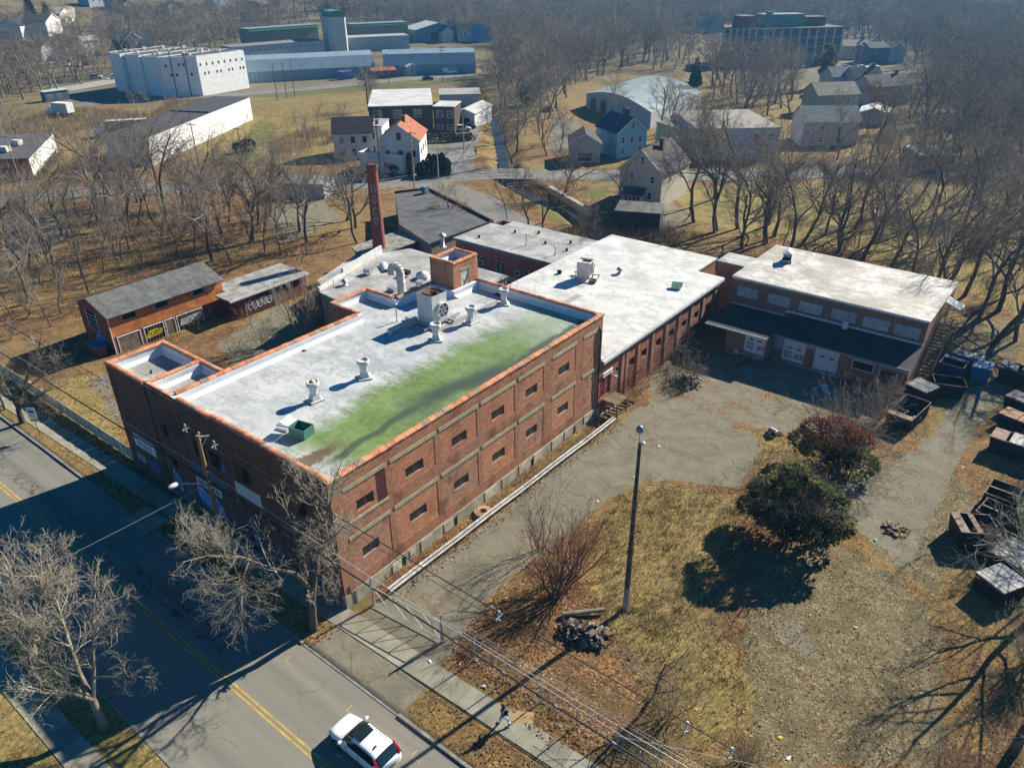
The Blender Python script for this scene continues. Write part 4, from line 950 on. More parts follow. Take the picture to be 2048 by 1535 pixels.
for chh, z, s_ in (('B',12.0,1.0),('G',10.5,1.0),('C',8.85,1.0),('O',7.5,1.0),('8',2.6+.6,1.1)):
    for ln in GL[chh]:
        for a, b in zip(ln[:-1], ln[1:]):
            pp = []
            for u, v in (a, b):
                zz = z+v*s_; rr = .95-(zz-3)*.0193+.015; th = dirn+u*s_*.85/rr; pp.append(Vector((rr*math.cos(th), rr*math.sin(th), zz)))
            nn = Vector((math.cos(dirn), math.sin(dirn), 0)); d = (pp[1]-pp[0]).normalized(); s2 = nn.cross(d)*.062; e = d*.04
            mb.quad(pp[0]-s2-e, pp[1]-s2+e, pp[1]+s2+e, pp[0]+s2-e)
part('lettering', mb, pmat('worn_white_letters', (.42,.36,.3), .9, .4, 5), ch)

# ---------------------------------------------------------------- workshop with loading doors, right
shop = thing('loading_workshop', 'brown brick workshop with six boarded windows, white loading doors and patchy flat roof', 'workshop', (12,60,0))
m_brick_shop = brick_mat('shop_brick', (.3,.15,.09), (.36,.19,.115), (.16,.11,.085), .3, .1)
m_wood_clad = pmat('brown_boarding', (.34,.14,.08), .85, .25, 1)
sx0, sx1, sy0, sy1, sz = 1.75, 22.9, 57.0, 70.0, 7.0
mb = MB(); bw = [(2.35,4.85),(6.05,8.75),(9.7,12.3),(13.25,15.95),(16.68,19.35),(19.8,22.4)]
wall_holes(mb, (sx0,sy0), (sx1,sy0), 3.3, sz-.1, [(a-sx0,b-sx0,4.65,5.9) for a, b in bw], .1, 0)
mb.quad((sx1,sy0,-.1),(sx1,sy1,-.1),(sx1,sy1,sz-.1),(sx1,sy0,sz-.1)); mb.quad((sx0,sy1,-.1),(sx0,sy0,-.1),(sx0,sy0,sz-.1),(sx0,sy1,sz-.1)); mb.quad((sx1,sy1,-.1),(sx0,sy1,-.1),(sx0,sy1,sz-.1),(sx1,sy1,sz-.1))
part('wall', mb, m_brick_shop, shop, True)
m_board = pmat('weathered_plywood', (.42,.42,.42), .9, .3, 2.2, 9, rnd=.12)
for a, b in bw:
    mb = MB(); mb.box(a+.02,57.02,4.67,b-.02,57.08,5.88); part('window_board', mb, m_board, shop, True)
m_roof_patch = roof_mat('patchy_membrane', (.6,.58,.54), (.3,.28,.24))
mb = MB(); mb.box(sx0-.1,sy0-.25,sz-.1,sx1+.15,sy1+.2,sz+.08); part('roof', mb, m_roof_patch, shop, True)
mb = MB(); mb.box(sx0-.1,sy0-.32,sz-.18,sx1+.15,sy0-.255,sz+.06); part('fascia', mb, m_trim, shop, True)
mb = MB(); mb.box(-1.9,60.5,-.1,1.7,63.9,sz-.1); part('link_block', mb, m_brick_shop, shop, True)
mb = MB(); mb.box(-2.0,60.4,sz-.1,1.65,64.0,sz+.05); part('link_roof', mb, m_roof_grey, shop, True)
# low front range
mb = MB(); ld = [(9.95,12.5,.3,2.85),(13.45,16.05,.28,2.9)]
wall_holes(mb, (8.9,53.0), (22.9,53.0), -.1, 3.3, [(a-8.9,b-8.9,c,d) for a, b, c, d in ld]+[(17.4-8.9,19.6-8.9,1.5,2.55),(20.25-8.9,21.85-8.9,.05,2.25)], .15, 0, 0, 1)
mb.quad((22.9,53,-.1),(22.9,57,-.1),(22.9,57,4.0),(22.9,53,3.3))
part('front_wall', mb, [m_wood_clad, m_black], shop, True)
mb = MB(); mb.box(16.9,52.96,2.56,22.88,52.99,3.28); mb.box(12.52,52.965,2.4,13.42,52.99,3.2); mb.box(8.95,52.96,1.5,9.9,52.99,3.2); part('lilac_panel', mb, pmat('lilac_panel', (.36,.33,.42), .8, .2, 1), shop, True)
mb = MB(); mb.box(9.0,52.6,-.05,16.4,52.97,.27); part('loading_sill', mb, m_conc, shop, True)
m_rollup = pmat('white_rollup', (.72,.74,.75), .5, .1, .8)
def rollup(a, b, c, d, y, red):
    mb = MB(); n = 5
    for k in range(n): mb.box(a+.03,y+.06,c+(d-c)*k/n+.008,b-.03,y+.1,c+(d-c)*(k+1)/n-.008)
    o = part('loading_door', mb, m_rollup, shop, True)
    for uu in (.22,.62):
        w_ = (b-a); mb = MB(); mb.box(a+w_*uu,y+.04,c+1.5,a+w_*uu+.5,y+.06,c+1.66); put('pane', mb.mesh('pane', m_black), o)
    if red:
        strokes('graffiti', shop, scribble(red, .8, 1.1, 2)+[[(q[0]*.9+1.15, q[1]*.75+.1) for q in l_] for l_ in scribble(red+1, 1.3, 1.0, 3)], (a+.3,y+.06,c+.25), FX, FZ, m_gred, .075, 'red outline graffiti on a loading door')
rollup(*ld[0], 53.0, 21); rollup(*ld[1], 53.0, 0)
window(shop, 18.5, 53.05, 1.5, 2.2, 1.05, 0, m_trim, m_glass, (1, 1), .09)
mb = MB(); mb.box(20.28,53.06,.05,21.03,53.11,2.22); mb.box(21.07,53.06,.05,21.82,53.11,2.22); part('door', mb, pmat('oxblood_door', (.08,.028,.03), .7), shop, True)
mb = MB(); mb.box(20.15,52.95,.0,20.25,53.0,2.35); mb.box(21.85,52.95,.0,21.95,53.0,2.35); part('door_frame', mb, m_trim, shop, True)
mb = MB(); mb.add([(8.9,52.0,3.42),(23.1,52.0,3.42),(23.1,56.98,4.2),(8.9,56.98,4.2),(8.9,52.0,3.3),(23.1,52.0,3.3),(23.1,56.98,4.05),(8.9,56.98,4.05)], [(0,1,2,3),(4,5,1,0),(5,6,2,1),(7,4,0,3),(7,6,5,4)]); part('low_roof', mb, m_tar, shop, True)
mb = MB(); mb.box(8.9,51.93,3.28,23.1,51.99,3.44); part('eaves_gutter', mb, pmat('grey_gutter', (.25,.25,.25), .7), shop, True)
mb = MB(); mb.box(8.4,56.9,4.15,15.0,56.99,4.4); mb.box(15.3,56.9,4.15,22.9,56.985,4.4); mb.box(1.7,56.9,3.5,8.35,56.99,3.75); part('flashing', mb, m_flash, shop, True)
mb = MB(); mb.box(14.85,56.4,4.1,15.4,56.95,4.95); part('vent_box', mb, m_trim, shop, True)
mb = MB(); wall_holes(mb, (4.1,51.0), (8.9,51.0), -.1, 3.5, [(6.3-4.1,8.65-4.1,1.0,3.15)], .15, 0, 0, 1); mb.quad((8.9,51,-.1),(8.9,53,-.1),(8.9,53,3.5),(8.9,51,3.5)); mb.quad((4.1,57,-.1),(4.1,51,-.1),(4.1,51,3.5),(4.1,57,3.5)); part('bay_wall', mb, [m_brick_tan, m_black], shop, True)
rollup(6.3, 8.65, 1.0, 3.15, 51.0, 31)
mb = MB(); mb.add([(1.8,50.2,3.5),(9.0,50.2,3.5),(9.0,56.98,3.62),(1.8,56.98,3.62),(1.8,50.2,3.36),(9.0,50.2,3.36)], [(0,1,2,3),(4,5,1,0),(4,0,3),(1,5,2)]); part('bay_roof', mb, m_tar, shop, True)
mb = MB(); mb.box(1.8,50.14,3.34,9.0,50.195,3.52); part('fascia', mb, m_trim, shop, True)
mb = MB(); mb.box(6.2,50.3,.85,8.8,50.98,1.0); part('dock_ledge', mb, m_conc, shop, True)
t_ = thing('loading_ramp', 'sloping plank ramp below the left loading door', 'ramp', (6.6,49.5,0)); mb = MB(); mb.beam((6.9,50.4,.9),(5.6,47.2,.12),1.3,.1); part('deck', mb, m_plank, t_, True)
mb = MB(); mb.box(5.4,50.75,.5,5.85,50.95,.95); mb.poly([(5.45,50.745,.55),(5.8,50.745,.55),(5.8,50.745,.9),(5.45,50.745,.9)]); solo('number_board', mb, m_white, 'small white board beside the left loading door', 'board')
t_ = thing('roof_cowl', 'white gabled cowl on the workshop roof', 'roof cowl', (5.0,65.0,sz+.08), R(15)); mb = MB(); mb.box(-.6,-.6,0,.6,.6,.3); part('curb', mb, m_galv, t_)
mb = MB(); mb.box(-.5,-.5,.3,.5,.5,1.1,skip='f'); mb.add([(-.65,-.65,1.1),(.65,-.65,1.1),(.65,.65,1.1),(-.65,.65,1.1),(0,-.65,1.6),(0,.65,1.6)], [(0,1,4),(2,3,5),(0,4,5,3),(1,2,5,4)]); part('hood', mb, m_white, t_)
# outside stair on the right gable
t_ = thing('fire_stair', 'dark timber stair up the right end wall of the workshop', 'stair', (23.7,62,0))
trd = MB().box(0,0,0,1.2,.28,.05).mesh('tread', m_plank)
for k in range(17): put('tread', trd, t_, Vector((23.1,56.4+k*.42,.2+k*.25))-t_.location)
mb = MB()
for x in (23.1,24.3): mb.beam((x,56.2,.1),(x,63.5,4.45),.07,.3); mb.tube((x,56.2,1.1),(x,63.5,5.4),.03); 
for k in range(6): mb.box(24.25,56.6+k*1.25,.1,24.33,56.68+k*1.25,1.3+k*.75)
part('stringer', mb, m_plank, t_, True)
mb = MB(); mb.box(23.0,63.5,4.3,24.5,65.6,4.42); mb.box(24.3,63.6,0,24.42,63.72,4.3); mb.box(24.3,65.4,0,24.42,65.52,4.3); part('landing', mb, m_plank, t_, True)
mb = MB(); mb.beam((22.95,64.6,6.9),(24.7,64.4,6.3),1.7,.08); mb.tube((22.95,63.9,6.0),(24.4,63.8,6.35),.04); part('canopy', mb, m_white_old, t_, True)

# ---------------------------------------------------------------- orange timber shed and the low graffiti shed
m_side = pmat('orange_siding', (.5,.14,.04), .75, .3, 1.0, col2=(.66,.25,.07), rnd=.14)
m_side_d = pmat('dark_red_siding', (.17,.045,.035), .85, .25, 1.0, rnd=.1)
m_asb = pmat('grey_corrugated', (.15,.155,.14), .9, .3, 1.6, rnd=.13)
sh = thing('orange_timber_shed', 'two storey orange timber shed with grey corrugated roof and yellow graffiti', 'shed', (-54.5,15.5,0))
fx, ya, yb = -51.2, 8.35, 23.0
sw3 = [(9.9+.15,11.6,3.75,4.6),(14.0,15.6,3.75,4.6),(19.0,20.4,3.75,4.6)]
nb = 15
for k in range(nb):
    z0 = 2.25+k*.175; 
    segs = [(ya,yb)]
    for (a, b, c, d) in sw3:
        if z0 >= c-.02 and z0 < d: segs = [s for q in segs for s in (((q[0],a),(b,q[1])) if q[0] < a and q[1] > b else (q,))]
    mb = MB()
    for a, b in segs: mb.add([(fx-.05,a,z0),(fx+.028,a,z0),(fx+.006,a,z0+.172),(fx-.05,a,z0+.172),(fx-.05,b,z0),(fx+.028,b,z0),(fx+.006,b,z0+.172),(fx-.05,b,z0+.172)], [(0,1,2,3),(7,6,5,4),(1,5,6,2),(3,2,6,7),(0,4,5,1)])
    part('siding_board', mb, m_side, sh, True)
m_mark = pmat('black_stain', (.03,.015,.012), .9)
mb = MB()
for k in range(26):
    yy = ya+.5+k*.56+rng.uniform(-.1,.1); 
    if any(a-.2 < yy < b+.2 for a, b, _, _ in sw3): continue
    hh = rng.uniform(.3,.62); mb.box(fx+.026,yy,4.72-hh,fx+.034,yy+.035,4.72)
part('rusty_drip', mb, m_mark, sh, True)
mb = MB(); mb.quad((fx-.06,ya,-.1),(fx-.06,yb,-.1),(fx-.06,yb,4.85),(fx-.06,ya,4.85)); mb.poly([(-58.0,ya,-.1),(fx-.06,ya,-.1),(fx-.06,ya,4.85),(-54.9,ya,6.0),(-58.0,ya,5.0)]); mb.poly([(fx-.06,yb,-.1),(-58.0,yb,-.1),(-58.0,yb,5.0),(-54.9,yb,6.0),(fx-.06,yb,4.85)]); mb.quad((-58,yb,-.1),(-58,ya,-.1),(-58,ya,5),(-58,yb,5))
part('wall', mb, m_side_d, sh, True)
for a, b, c, d in sw3:
    mb = MB(); w_ = .1; mb.box(fx-.02,a-w_,c-w_,fx+.06,b+w_,c); mb.box(fx-.02,a-w_,d,fx+.06,b+w_,d+w_); mb.box(fx-.02,a-w_,c,fx+.06,a,d); mb.box(fx-.02,b,c,fx+.06,b+w_,d); o = part('window', mb, MATS['grey_gutter'], sh, True)
    mb = MB(); mb.box(fx-.04,a,c,fx-.01,b,d); put('pane', mb.mesh('pane', m_black), o)
gar = [(8.9,11.5,pmat('worn_timber_door', (.15,.12,.085), .9, .45, 1.2)),(12.1,14.4,m_black),(14.75,15.9,MATS['worn_timber_door']),(16.3,19.6,m_black)]
for i, (a, b, mm) in enumerate(gar):
    mb = MB(); mb.box(fx+.0,a,.0,fx+.03,b,2.0); o = part('garage_door', mb, mm, sh, True)
    mb = MB(); mb.box(fx-.02,a-.1,.0,fx+.08,a,2.1); mb.box(fx-.02,b,.0,fx+.08,b+.1,2.1); mb.box(fx-.02,a,2.0,fx+.08,b,2.1); part('door_frame', mb, m_trim, sh, True)
    if mm == m_black:
        mb = MB()
        for k in range(1,6): mb.box(fx+.03,a+(b-a)*k/6-.03,.05,fx+.05,a+(b-a)*k/6+.03,1.98)
        part('door_slat', mb, m_wood, sh, True)
mb = MB(); mb.poly([(fx+.055,12.25,.6),(fx+.055,14.1,.75),(fx+.055,14.25,1.3),(fx+.055,13.4,1.55),(fx+.055,12.5,1.45),(fx+.055,12.15,1.0)]); part('graffiti', mb, m_gyel, sh, True, 'yellow graffiti blob on a garage door')
mb = MB(); mb.poly([(fx+.055,16.5,.7),(fx+.055,19.3,.75),(fx+.055,19.4,1.6),(fx+.055,16.6,1.5)]); part('graffiti', mb, m_gwhite, sh, True, 'white graffiti panel on a garage door')
strokes('graffiti', sh, scribble(41, 2.6, .8, 4), (fx+.06,16.6,.72), (0,1,0), FZ, m_navy, .05)
strokes('graffiti', sh, scribble(43, 1.8, .7, 4), (fx+.06,12.3,.7), (0,1,0), FZ, m_mark, .04)
for a, b in ((ya,8.75),(11.65,12.0),(14.5,14.65),(16.0,16.2)): mb = MB(); mb.box(fx,a,.0,fx+.04,b,2.2); part('pier', mb, m_brick_red, sh, True)
mb = MB(); mb.box(fx-.02,ya-.05,-.1,fx+.06,ya+.06,4.8); part('corner_trim', mb, m_trim, sh, True)
mb = MB(); 
for k in range(5): mb.box(-56.3,ya-.05,2.2+k*.45,-54.0,ya-.02,2.24+k*.45)
mb.box(-56.35,ya-.06,2.15,-56.28,ya-.01,4.5); mb.box(-54.02,ya-.06,2.15,-53.95,ya-.01,4.5); part('gable_louvre', mb, m_trim, sh, True)
mb = MB(); mb.box(-56.3,ya-.03,2.2,-54.0,ya-.012,4.45); part('louvre_back', mb, m_black, sh, True)
mb = MB(); mb.poly([(-55.3,ya-.015,.3),(-53.0,ya-.015,.4),(-53.2,ya-.015,1.6),(-54.6,ya-.015,2.0),(-55.4,ya-.015,1.5)]); part('graffiti', mb, m_gblue, sh, True, 'bright blue graffiti on the gable end')
def corr(L, W_, n):
    mb = MB(); vs = []; 
    for j in (0, 1):
        for i in range(n+1): vs.append((L*j, W_*i/n, .035*(i % 2)))
    mb.add(vs, [(i, i+n+1, i+n+2, i+1) for i in range(n)]); return mb.mesh('roof_sheet', m_asb)
dxf, dzf = fx+.45-(-54.9), 4.72-6.08; Lf = math.hypot(dxf, dzf); sheet = corr(Lf*.52, 1.02, 12)
af = math.atan2(-dzf, dxf)
for k in range(15):
    for j in range(2):
        q = Vector((-54.9+dxf*.49*j, 8.15+k*1.0, 6.1+dzf*.49*j+(.03 if j == 0 else 0)))
        put('roof_sheet', sheet, sh, q-sh.location, (0, af+rng.uniform(-.012,.012), rng.uniform(-.008,.008)))
dxb, dzb = -58.4+54.9, 4.92-6.08; sheetb = corr(math.hypot(dxb,dzb), 1.02, 12)
for k in range(15): put('roof_sheet', sheetb, sh, Vector((-54.9, 9.17+k*1.0, 6.1))-sh.location, (0, math.atan2(-dzb,-dxb), math.pi))
mb = MB(); mb.tube((-54.9,8.1,6.12),(-54.9,23.2,6.12),.1,n=6); part('ridge_cap', mb, m_asb, sh, True)
mb = MB(); mb.box(fx+.3,8.1,4.6,fx+.42,23.2,4.74); part('gutter', mb, MATS['grey_gutter'], sh, True)
mb = MB(); mb.add([(fx+.35,8.2,4.55),(-54.9,8.2,5.85),(-54.9,8.2,6.05),(fx+.35,8.2,4.75)],[(0,1,2,3)]); part('bargeboard', mb, MATS['grey_gutter'], sh, True)
t_ = thing('roof_lean_to', 'small blue tarred lean-to roof beside the graffitied gable of the orange shed', 'lean-to', (-52.5,7,0)); mb = MB(); mb.beam((-54.8,7.2,1.25),(-51.6,7.2,1.25),1.1,.12); part('roof', mb, pmat('blue_felt', (.1,.15,.22), .8), t_, True); mb = MB(); mb.box(-54.6,6.8,0,-51.8,7.6,1.15); part('wall', mb, m_side_d, t_, True)
ls = thing('low_red_shed', 'low dark red shed with flat felt roof and silver outline graffiti', 'shed', (-50.5,26.5,0))
mb = MB(); mb.prism([(-48.1,23.1),(-48.1,33.4),(-53.6,33.4),(-53.6,23.1)], -.1, 2.85); part('wall', mb, m_side_d, ls, True)
mb = MB(); mb.prism([(-47.8,21.6),(-47.8,33.8),(-53.9,33.8),(-53.9,23.2),(-50.9,23.2),(-50.9,21.6)], 2.86, 3.06); part('roof', mb, pmat('patchy_felt', (.24,.235,.22), .9, .35, .7, col2=(.38,.37,.34)), ls, True)
mb = MB(); mb.box(-47.79,21.6,2.8,-47.7,33.8,3.08); part('fascia', mb, m_trim, ls, True)
mb = MB(); mb.box(-48.09,24.0,.2,-48.05,28.0,2.6); part('garage_door', mb, pmat('dark_maroon', (.07,.02,.025), .8), ls, True)
strokes('graffiti', ls, scribble(51, 3.6, 1.5, 5), (-48.04,24.1,.7), (0,1,0), FZ, m_gwhite, .09, 'silver outline graffiti letters')
mb = MB(); mb.box(-48.08,28.1,.0,-48.0,28.3,2.7); mb.box(-48.08,23.75,0,-48.0,23.9,2.7); part('door_frame', mb, MATS['grey_gutter'], ls, True)
# ---------------------------------------------------------------- houses and works behind
CM = {}
HPOS = []
def cm(col, rough=.8, var=.12, rnd=0):
    k = (tuple(round(c, 3) for c in col), rough)
    if k not in CM: CM[k] = pmat('paint_%d' % len(CM), col, rough, var, .8, 8, rnd=rnd)
    return CM[k]
def roofm(col): return pmat('shingle_%02d%02d%02d' % tuple(int(c*99) for c in col), col, .9, .3, 1.0, 12, col2=sc(col, 1.45))
m_sash_d = pmat('dark_frame', (.07,.07,.075), .7)
def house(name, label, A, B, depth, eave, peak, roof, wall, rf, wins=(), rwins=(), lwins=(), cat='house', group=None, chim=None, overh=.35, frame=None, shift=0.0, length=None, wh=1.35, ww=.9, par_h=.0):
    """A, B: places of the two front corners on the ground in the photograph; wins: (u, z) on the front, as fractions of the width and metres"""
    a, b = gt(*A), gt(*B); z0 = min(a.z, b.z); d = b-a; d.z = 0
    L = length or d.length; ang = math.atan2(d.y, d.x)
    t_ = thing(name, label, cat, (a.x, a.y, z0), ang, group)
    D = depth; frame = frame or m_trim
    HPOS.append((a.x+math.cos(ang)*L/2-math.sin(ang)*D/2, a.y+math.sin(ang)*L/2+math.cos(ang)*D/2, max(L, D)/2, name not in ('roadside_house','blue_grey_house','small_tan_house','distant_house','tree_hidden_house')))
    mb = MB()
    if roof == 'gf':
        mb.poly([(0,0,-.6),(L,0,-.6),(L,0,eave),(L/2,0,peak),(0,0,eave)]); mb.poly([(L,D,-.6),(0,D,-.6),(0,D,eave),(L/2,D,peak),(L,D,eave)])
        mb.quad((L,0,-.6),(L,D,-.6),(L,D,eave),(L,0,eave)); mb.quad((0,D,-.6),(0,0,-.6),(0,0,eave),(0,D,eave))
    elif roof == 'gs':
        mb.poly([(L,0,-.6),(L,D,-.6),(L,D,eave),(L,D/2,peak),(L,0,eave)]); mb.poly([(0,D,-.6),(0,0,-.6),(0,0,eave),(0,D/2,peak),(0,D,eave)])
        mb.quad((0,0,-.6),(L,0,-.6),(L,0,eave),(0,0,eave)); mb.quad((L,D,-.6),(0,D,-.6),(0,D,eave),(L,D,eave))
    else:
        mb.prism([(0,0),(L,0),(L,D),(0,D)], -.6, eave)
    part('wall', mb, wall, t_)
    mb = MB(); o = overh; th = .14
    if roof == 'gf':
        sl = (peak-eave)/(L/2)
        for s_ in (0, 1):
            xe, xr = (-o, L/2) if s_ == 0 else (L+o, L/2)
            ze = eave-sl*o; q = [(xe,-o,ze),(xr,-o,peak),(xr,D+o,peak),(xe,D+o,ze)]
            lo = [(p[0],p[1],p[2]+.02) for p in q]; up = [(p[0],p[1],p[2]+.02+th) for p in q]
            fs = [(4,5,6,7),(0,1,5,4),(1,2,6,5),(2,3,7,6),(3,0,4,7),(3,2,1,0)]
            mb.add(lo+up, fs if s_ else [f[::-1] for f in fs])
    elif roof == 'gs':
        sl = (peak-eave)/(D/2)
        for s_ in (0, 1):
            ye, yr = (-o, D/2) if s_ == 0 else (D+o, D/2)
            ze = eave-sl*o; q = [(-o,ye,ze),(L+o,ye,ze),(L+o,yr,peak),(-o,yr,peak)]
            lo = [(p[0],p[1],p[2]+.02) for p in q]; up = [(p[0],p[1],p[2]+.02+th) for p in q]
            fs = [(4,5,6,7),(0,1,5,4),(1,2,6,5),(2,3,7,6),(3,0,4,7),(3,2,1,0)]
            mb.add(lo+up, fs if s_ == 0 else [f[::-1] for f in fs])
    else:
        mb.box(-.15,-.15,eave-.02,L+.15,D+.15,eave+.16)
        if par_h: 
            mb.box(-.15,-.15,eave+.16,.15,D+.15,eave+par_h,1); mb.box(L-.15,-.15,eave+.16,L+.15,D+.15,eave+par_h,1); mb.box(.15,-.15,eave+.16,L-.15,.1,eave+par_h,1)
    ro = part('roof', mb, [rf, wall], t_)
    if roof == 'gf':
        mb = MB()
        for s_ in (-1, 1): mb.beam((L/2, -o-.03, peak+.02), (L/2+s_*(L/2+o), -o-.03, eave-(peak-eave)/(L/2)*o+.02), .06, .22)
        part('bargeboard', mb, m_trim, t_)
    if chim:
        mb = MB(); mb.box(chim[0]*L-.35,chim[1]*D-.35,eave,chim[0]*L+.35,chim[1]*D+.35,peak+1.1); mb.box(chim[0]*L-.42,chim[1]*D-.42,peak+1.0,chim[0]*L+.42,chim[1]*D+.42,peak+1.12)
        put('chimney', mb.mesh('chimney', pmat('old_chimney_brick', (.15,.07,.055), .9, .25, 2)), ro)
    for i, w in enumerate(wins):
        u, z = w[0], w[1]; w_, h_ = (w[2], w[3]) if len(w) > 2 else (ww, wh)
        window(t_, u*L, -.015, z, w_, h_, 0, frame, m_glass, (1, 2), .1, .05, world=False)
    for w in rwins: window(t_, L+.015, w[0]*D, w[1], w[2] if len(w) > 2 else ww, w[3] if len(w) > 2 else wh, R(90), frame, m_glass, (1, 2), .1, .05, world=False)
    for w in lwins: window(t_, -.015, w[0]*D, w[1], ww, wh, R(-90), frame, m_glass, (1, 2), .1, .05, world=False)
    return t_, L, D
gy_roof = roofm((.032,.032,.035)); br_roof = roofm((.055,.045,.045)); nv_roof = roofm((.025,.04,.085)); gn_roof = roofm((.2,.21,.19)); tan_roof = roofm((.2,.18,.14))
white_w = cm((.62,.62,.6)); cream_w = cm((.5,.46,.37)); blue_w = cm((.22,.46,.6)); grey_w = cm((.36,.36,.38)); pink_w = cm((.5,.43,.4)); tan_w = cm((.3,.26,.19)); sage_w = cm((.3,.32,.27))
house('cream_house', 'narrow tall cream house with steep dark roof by the creek bridge', (1236,402), (1310,415), 11.5, 6.0, 9.8, 'gf', cream_w, br_roof, [(.52,7.2,.9,1.5),(.78,4.1),(.74,1.2),(.3,4.4,.8,1.3)], [(.3,4.0),(.7,4.0)], [(.3,4.0),(.7,4.0)], chim=(.62,.5), length=8.4)
a = gt(1236,402)
t_, L, D = house('porch_extension', 'glazed porch with black roof on the front of the cream house', (1252,404), (1290,409), 2.0, 2.3, 3.1, 'gs', white_w, br_roof, [(.2,.7,.8,1.2),(.4,.7,.8,1.2),(.62,.7,.8,1.2),(.83,.7,.8,1.2)], cat='porch')
t_.location = Vector(t_.location)+Vector((.25,-2.0,0))
house('blue_house', 'sky blue gabled house with dark navy roof behind the cream house', (1232,318), (1284,312), 9.5, 5.6, 8.4, 'gf', blue_w, nv_roof, [(.52,6.0,.9,1.4),(.2,3.2),(.5,3.2),(.78,3.2),(.2,.8),(.78,.8)], [(.3,3.2)], [(.3,3.2),(.7,3.2)], chim=(.75,.6), length=7.6)
house('grey_barn', 'small pale grey gabled barn with ragged dark roof beside the blue house', (1139,326), (1197,326), 7.5, 4.2, 6.2, 'gf', grey_w, br_roof, [(.5,.3,3.2,2.0)], chim=None, length=6.6)
house('white_red_roof_house', 'white house with orange-red and dark gabled roof and arched attic window', (763,345), (812,345), 11, 6.6, 9.6, 'gf', white_w, roofm((.3,.1,.055)), [(.5,6.6,.9,1.5),(.2,3.2),(.52,3.2),(.84,3.2)], [(.2,3.4),(.5,3.4),(.8,3.4)], [(.3,3.4)], chim=(.55,.45), length=8.4, frame=m_sash_d)
t_, L, D = house('white_garage', 'long low white flat roofed garage with a dark red sign in front of white houses', (722,341), (808,348), 4.2, 3.0, 3.0, 'flat', white_w, cm((.5,.5,.5)), [], cat='garage', par_h=.9)
mb = MB(); mb.box(L*.5,-.06,.9,L*.5+2.0,-.01,2.1); part('sign_board', mb, pmat('dark_red_sign', (.25,.02,.04), .6), t_)
house('white_dark_roof_house', 'white house with near black side gable roof left of the red roofed one', (671,318), (729,316), 8, 5.6, 8.2, 'gs', white_w, gy_roof, [(.22,3.4),(.5,3.4),(.8,3.4),(.22,.7),(.5,.7),(.8,.7)], [(.4,3.4)], frame=m_sash_d, length=8.6)
house('white_link_house', 'white flat roofed rear block joining the two white houses', (735,312), (768,312), 9, 6.4, 6.4, 'flat', white_w, cm((.3,.3,.31)), [(.4,3.8),(.4,.8)], [(.4,3.8)], frame=m_sash_d, chim=(.6,.3), cat='house')
t_, L, D = house('brown_brick_workshop', 'dark brown brick two storey workshop with bright white roof', (742,272), (868,268), 27, 7.0, 7.0, 'flat', brick_mat('umber_brick', (.075,.05,.042), (.1,.07,.058), (.09,.07,.06), .4, 0), m_roof_w, [(.14,4.2,2.0,1.9),(.44,4.2,2.0,1.9),(.76,4.2,2.0,1.9),(.2,1.0,1.8,1.4),(.6,.9,1.0,2.0)], [(.15,3,.8,3),(.3,3,.8,3),(.45,3,.8,3),(.6,3,.8,3),(.75,3,.8,3)], cat='workshop')
house('brown_brick_annex', 'shorter annex with white side wall at the right of the brown brick workshop', (869,267.5), (910,268.5), 8, 6.6, 6.6, 'flat', MATS['umber_brick'], m_roof_w, [(.3,4.0,1.6,1.7),(.8,4.0,1.6,1.7),(.3,1.0,1.6,1.3),(.8,1.0,1.6,1.3)], cat='workshop')
house('white_workshop_shed', 'white gabled shed with blue door and grey roof behind parked cars', (912,254), (950,256), 14, 3.6, 4.6, 'gf', white_w, cm((.42,.42,.4)), [(.5,.1,2.6,2.4)], cat='shed')
house('grey_roof_store', 'long low store with grey roof and white end wall behind the brown workshop', (880,216), (962,214), 12, 3.6, 3.6, 'flat', cm((.55,.5,.46)), cm((.3,.29,.27)), [], cat='store')
# long white warehouse
mb = MB(); t_ = thing('white_warehouse', 'very long white warehouse with dark flat roof', 'warehouse', tuple(gt(308,330)), 0)
c0, c1 = gt(306,331), gt(506,239); w0 = gt(222,326); dd_ = (w0-c0); c3 = c0+dd_; c2 = c1+dd_*1.05
P4 = [(p.x, p.y) for p in (c0, c1, c2, c3)]
mb.prism(P4, -.5, 5.9); part('wall', mb, white_w, t_, True)
def scale_poly(P, k): 
    cx = sum(p[0] for p in P)/len(P); cy = sum(p[1] for p in P)/len(P); return [(cx+(p[0]-cx)*k, cy+(p[1]-cy)*k) for p in P]
mb = MB(); mb.prism(scale_poly(P4, .995), 5.9, 6.05); part('roof', mb, cm((.06,.06,.065)), t_, True)
mb = MB(); mid = Vector(P4[0]).lerp(Vector(P4[1]), .55); mid2 = Vector(P4[3]).lerp(Vector(P4[2]), .55); mb.beam((mid.x,mid.y,6.2),(mid2.x,mid2.y,6.2),.3,.35); part('fire_wall', mb, cm((.08,.08,.09)), t_, True)
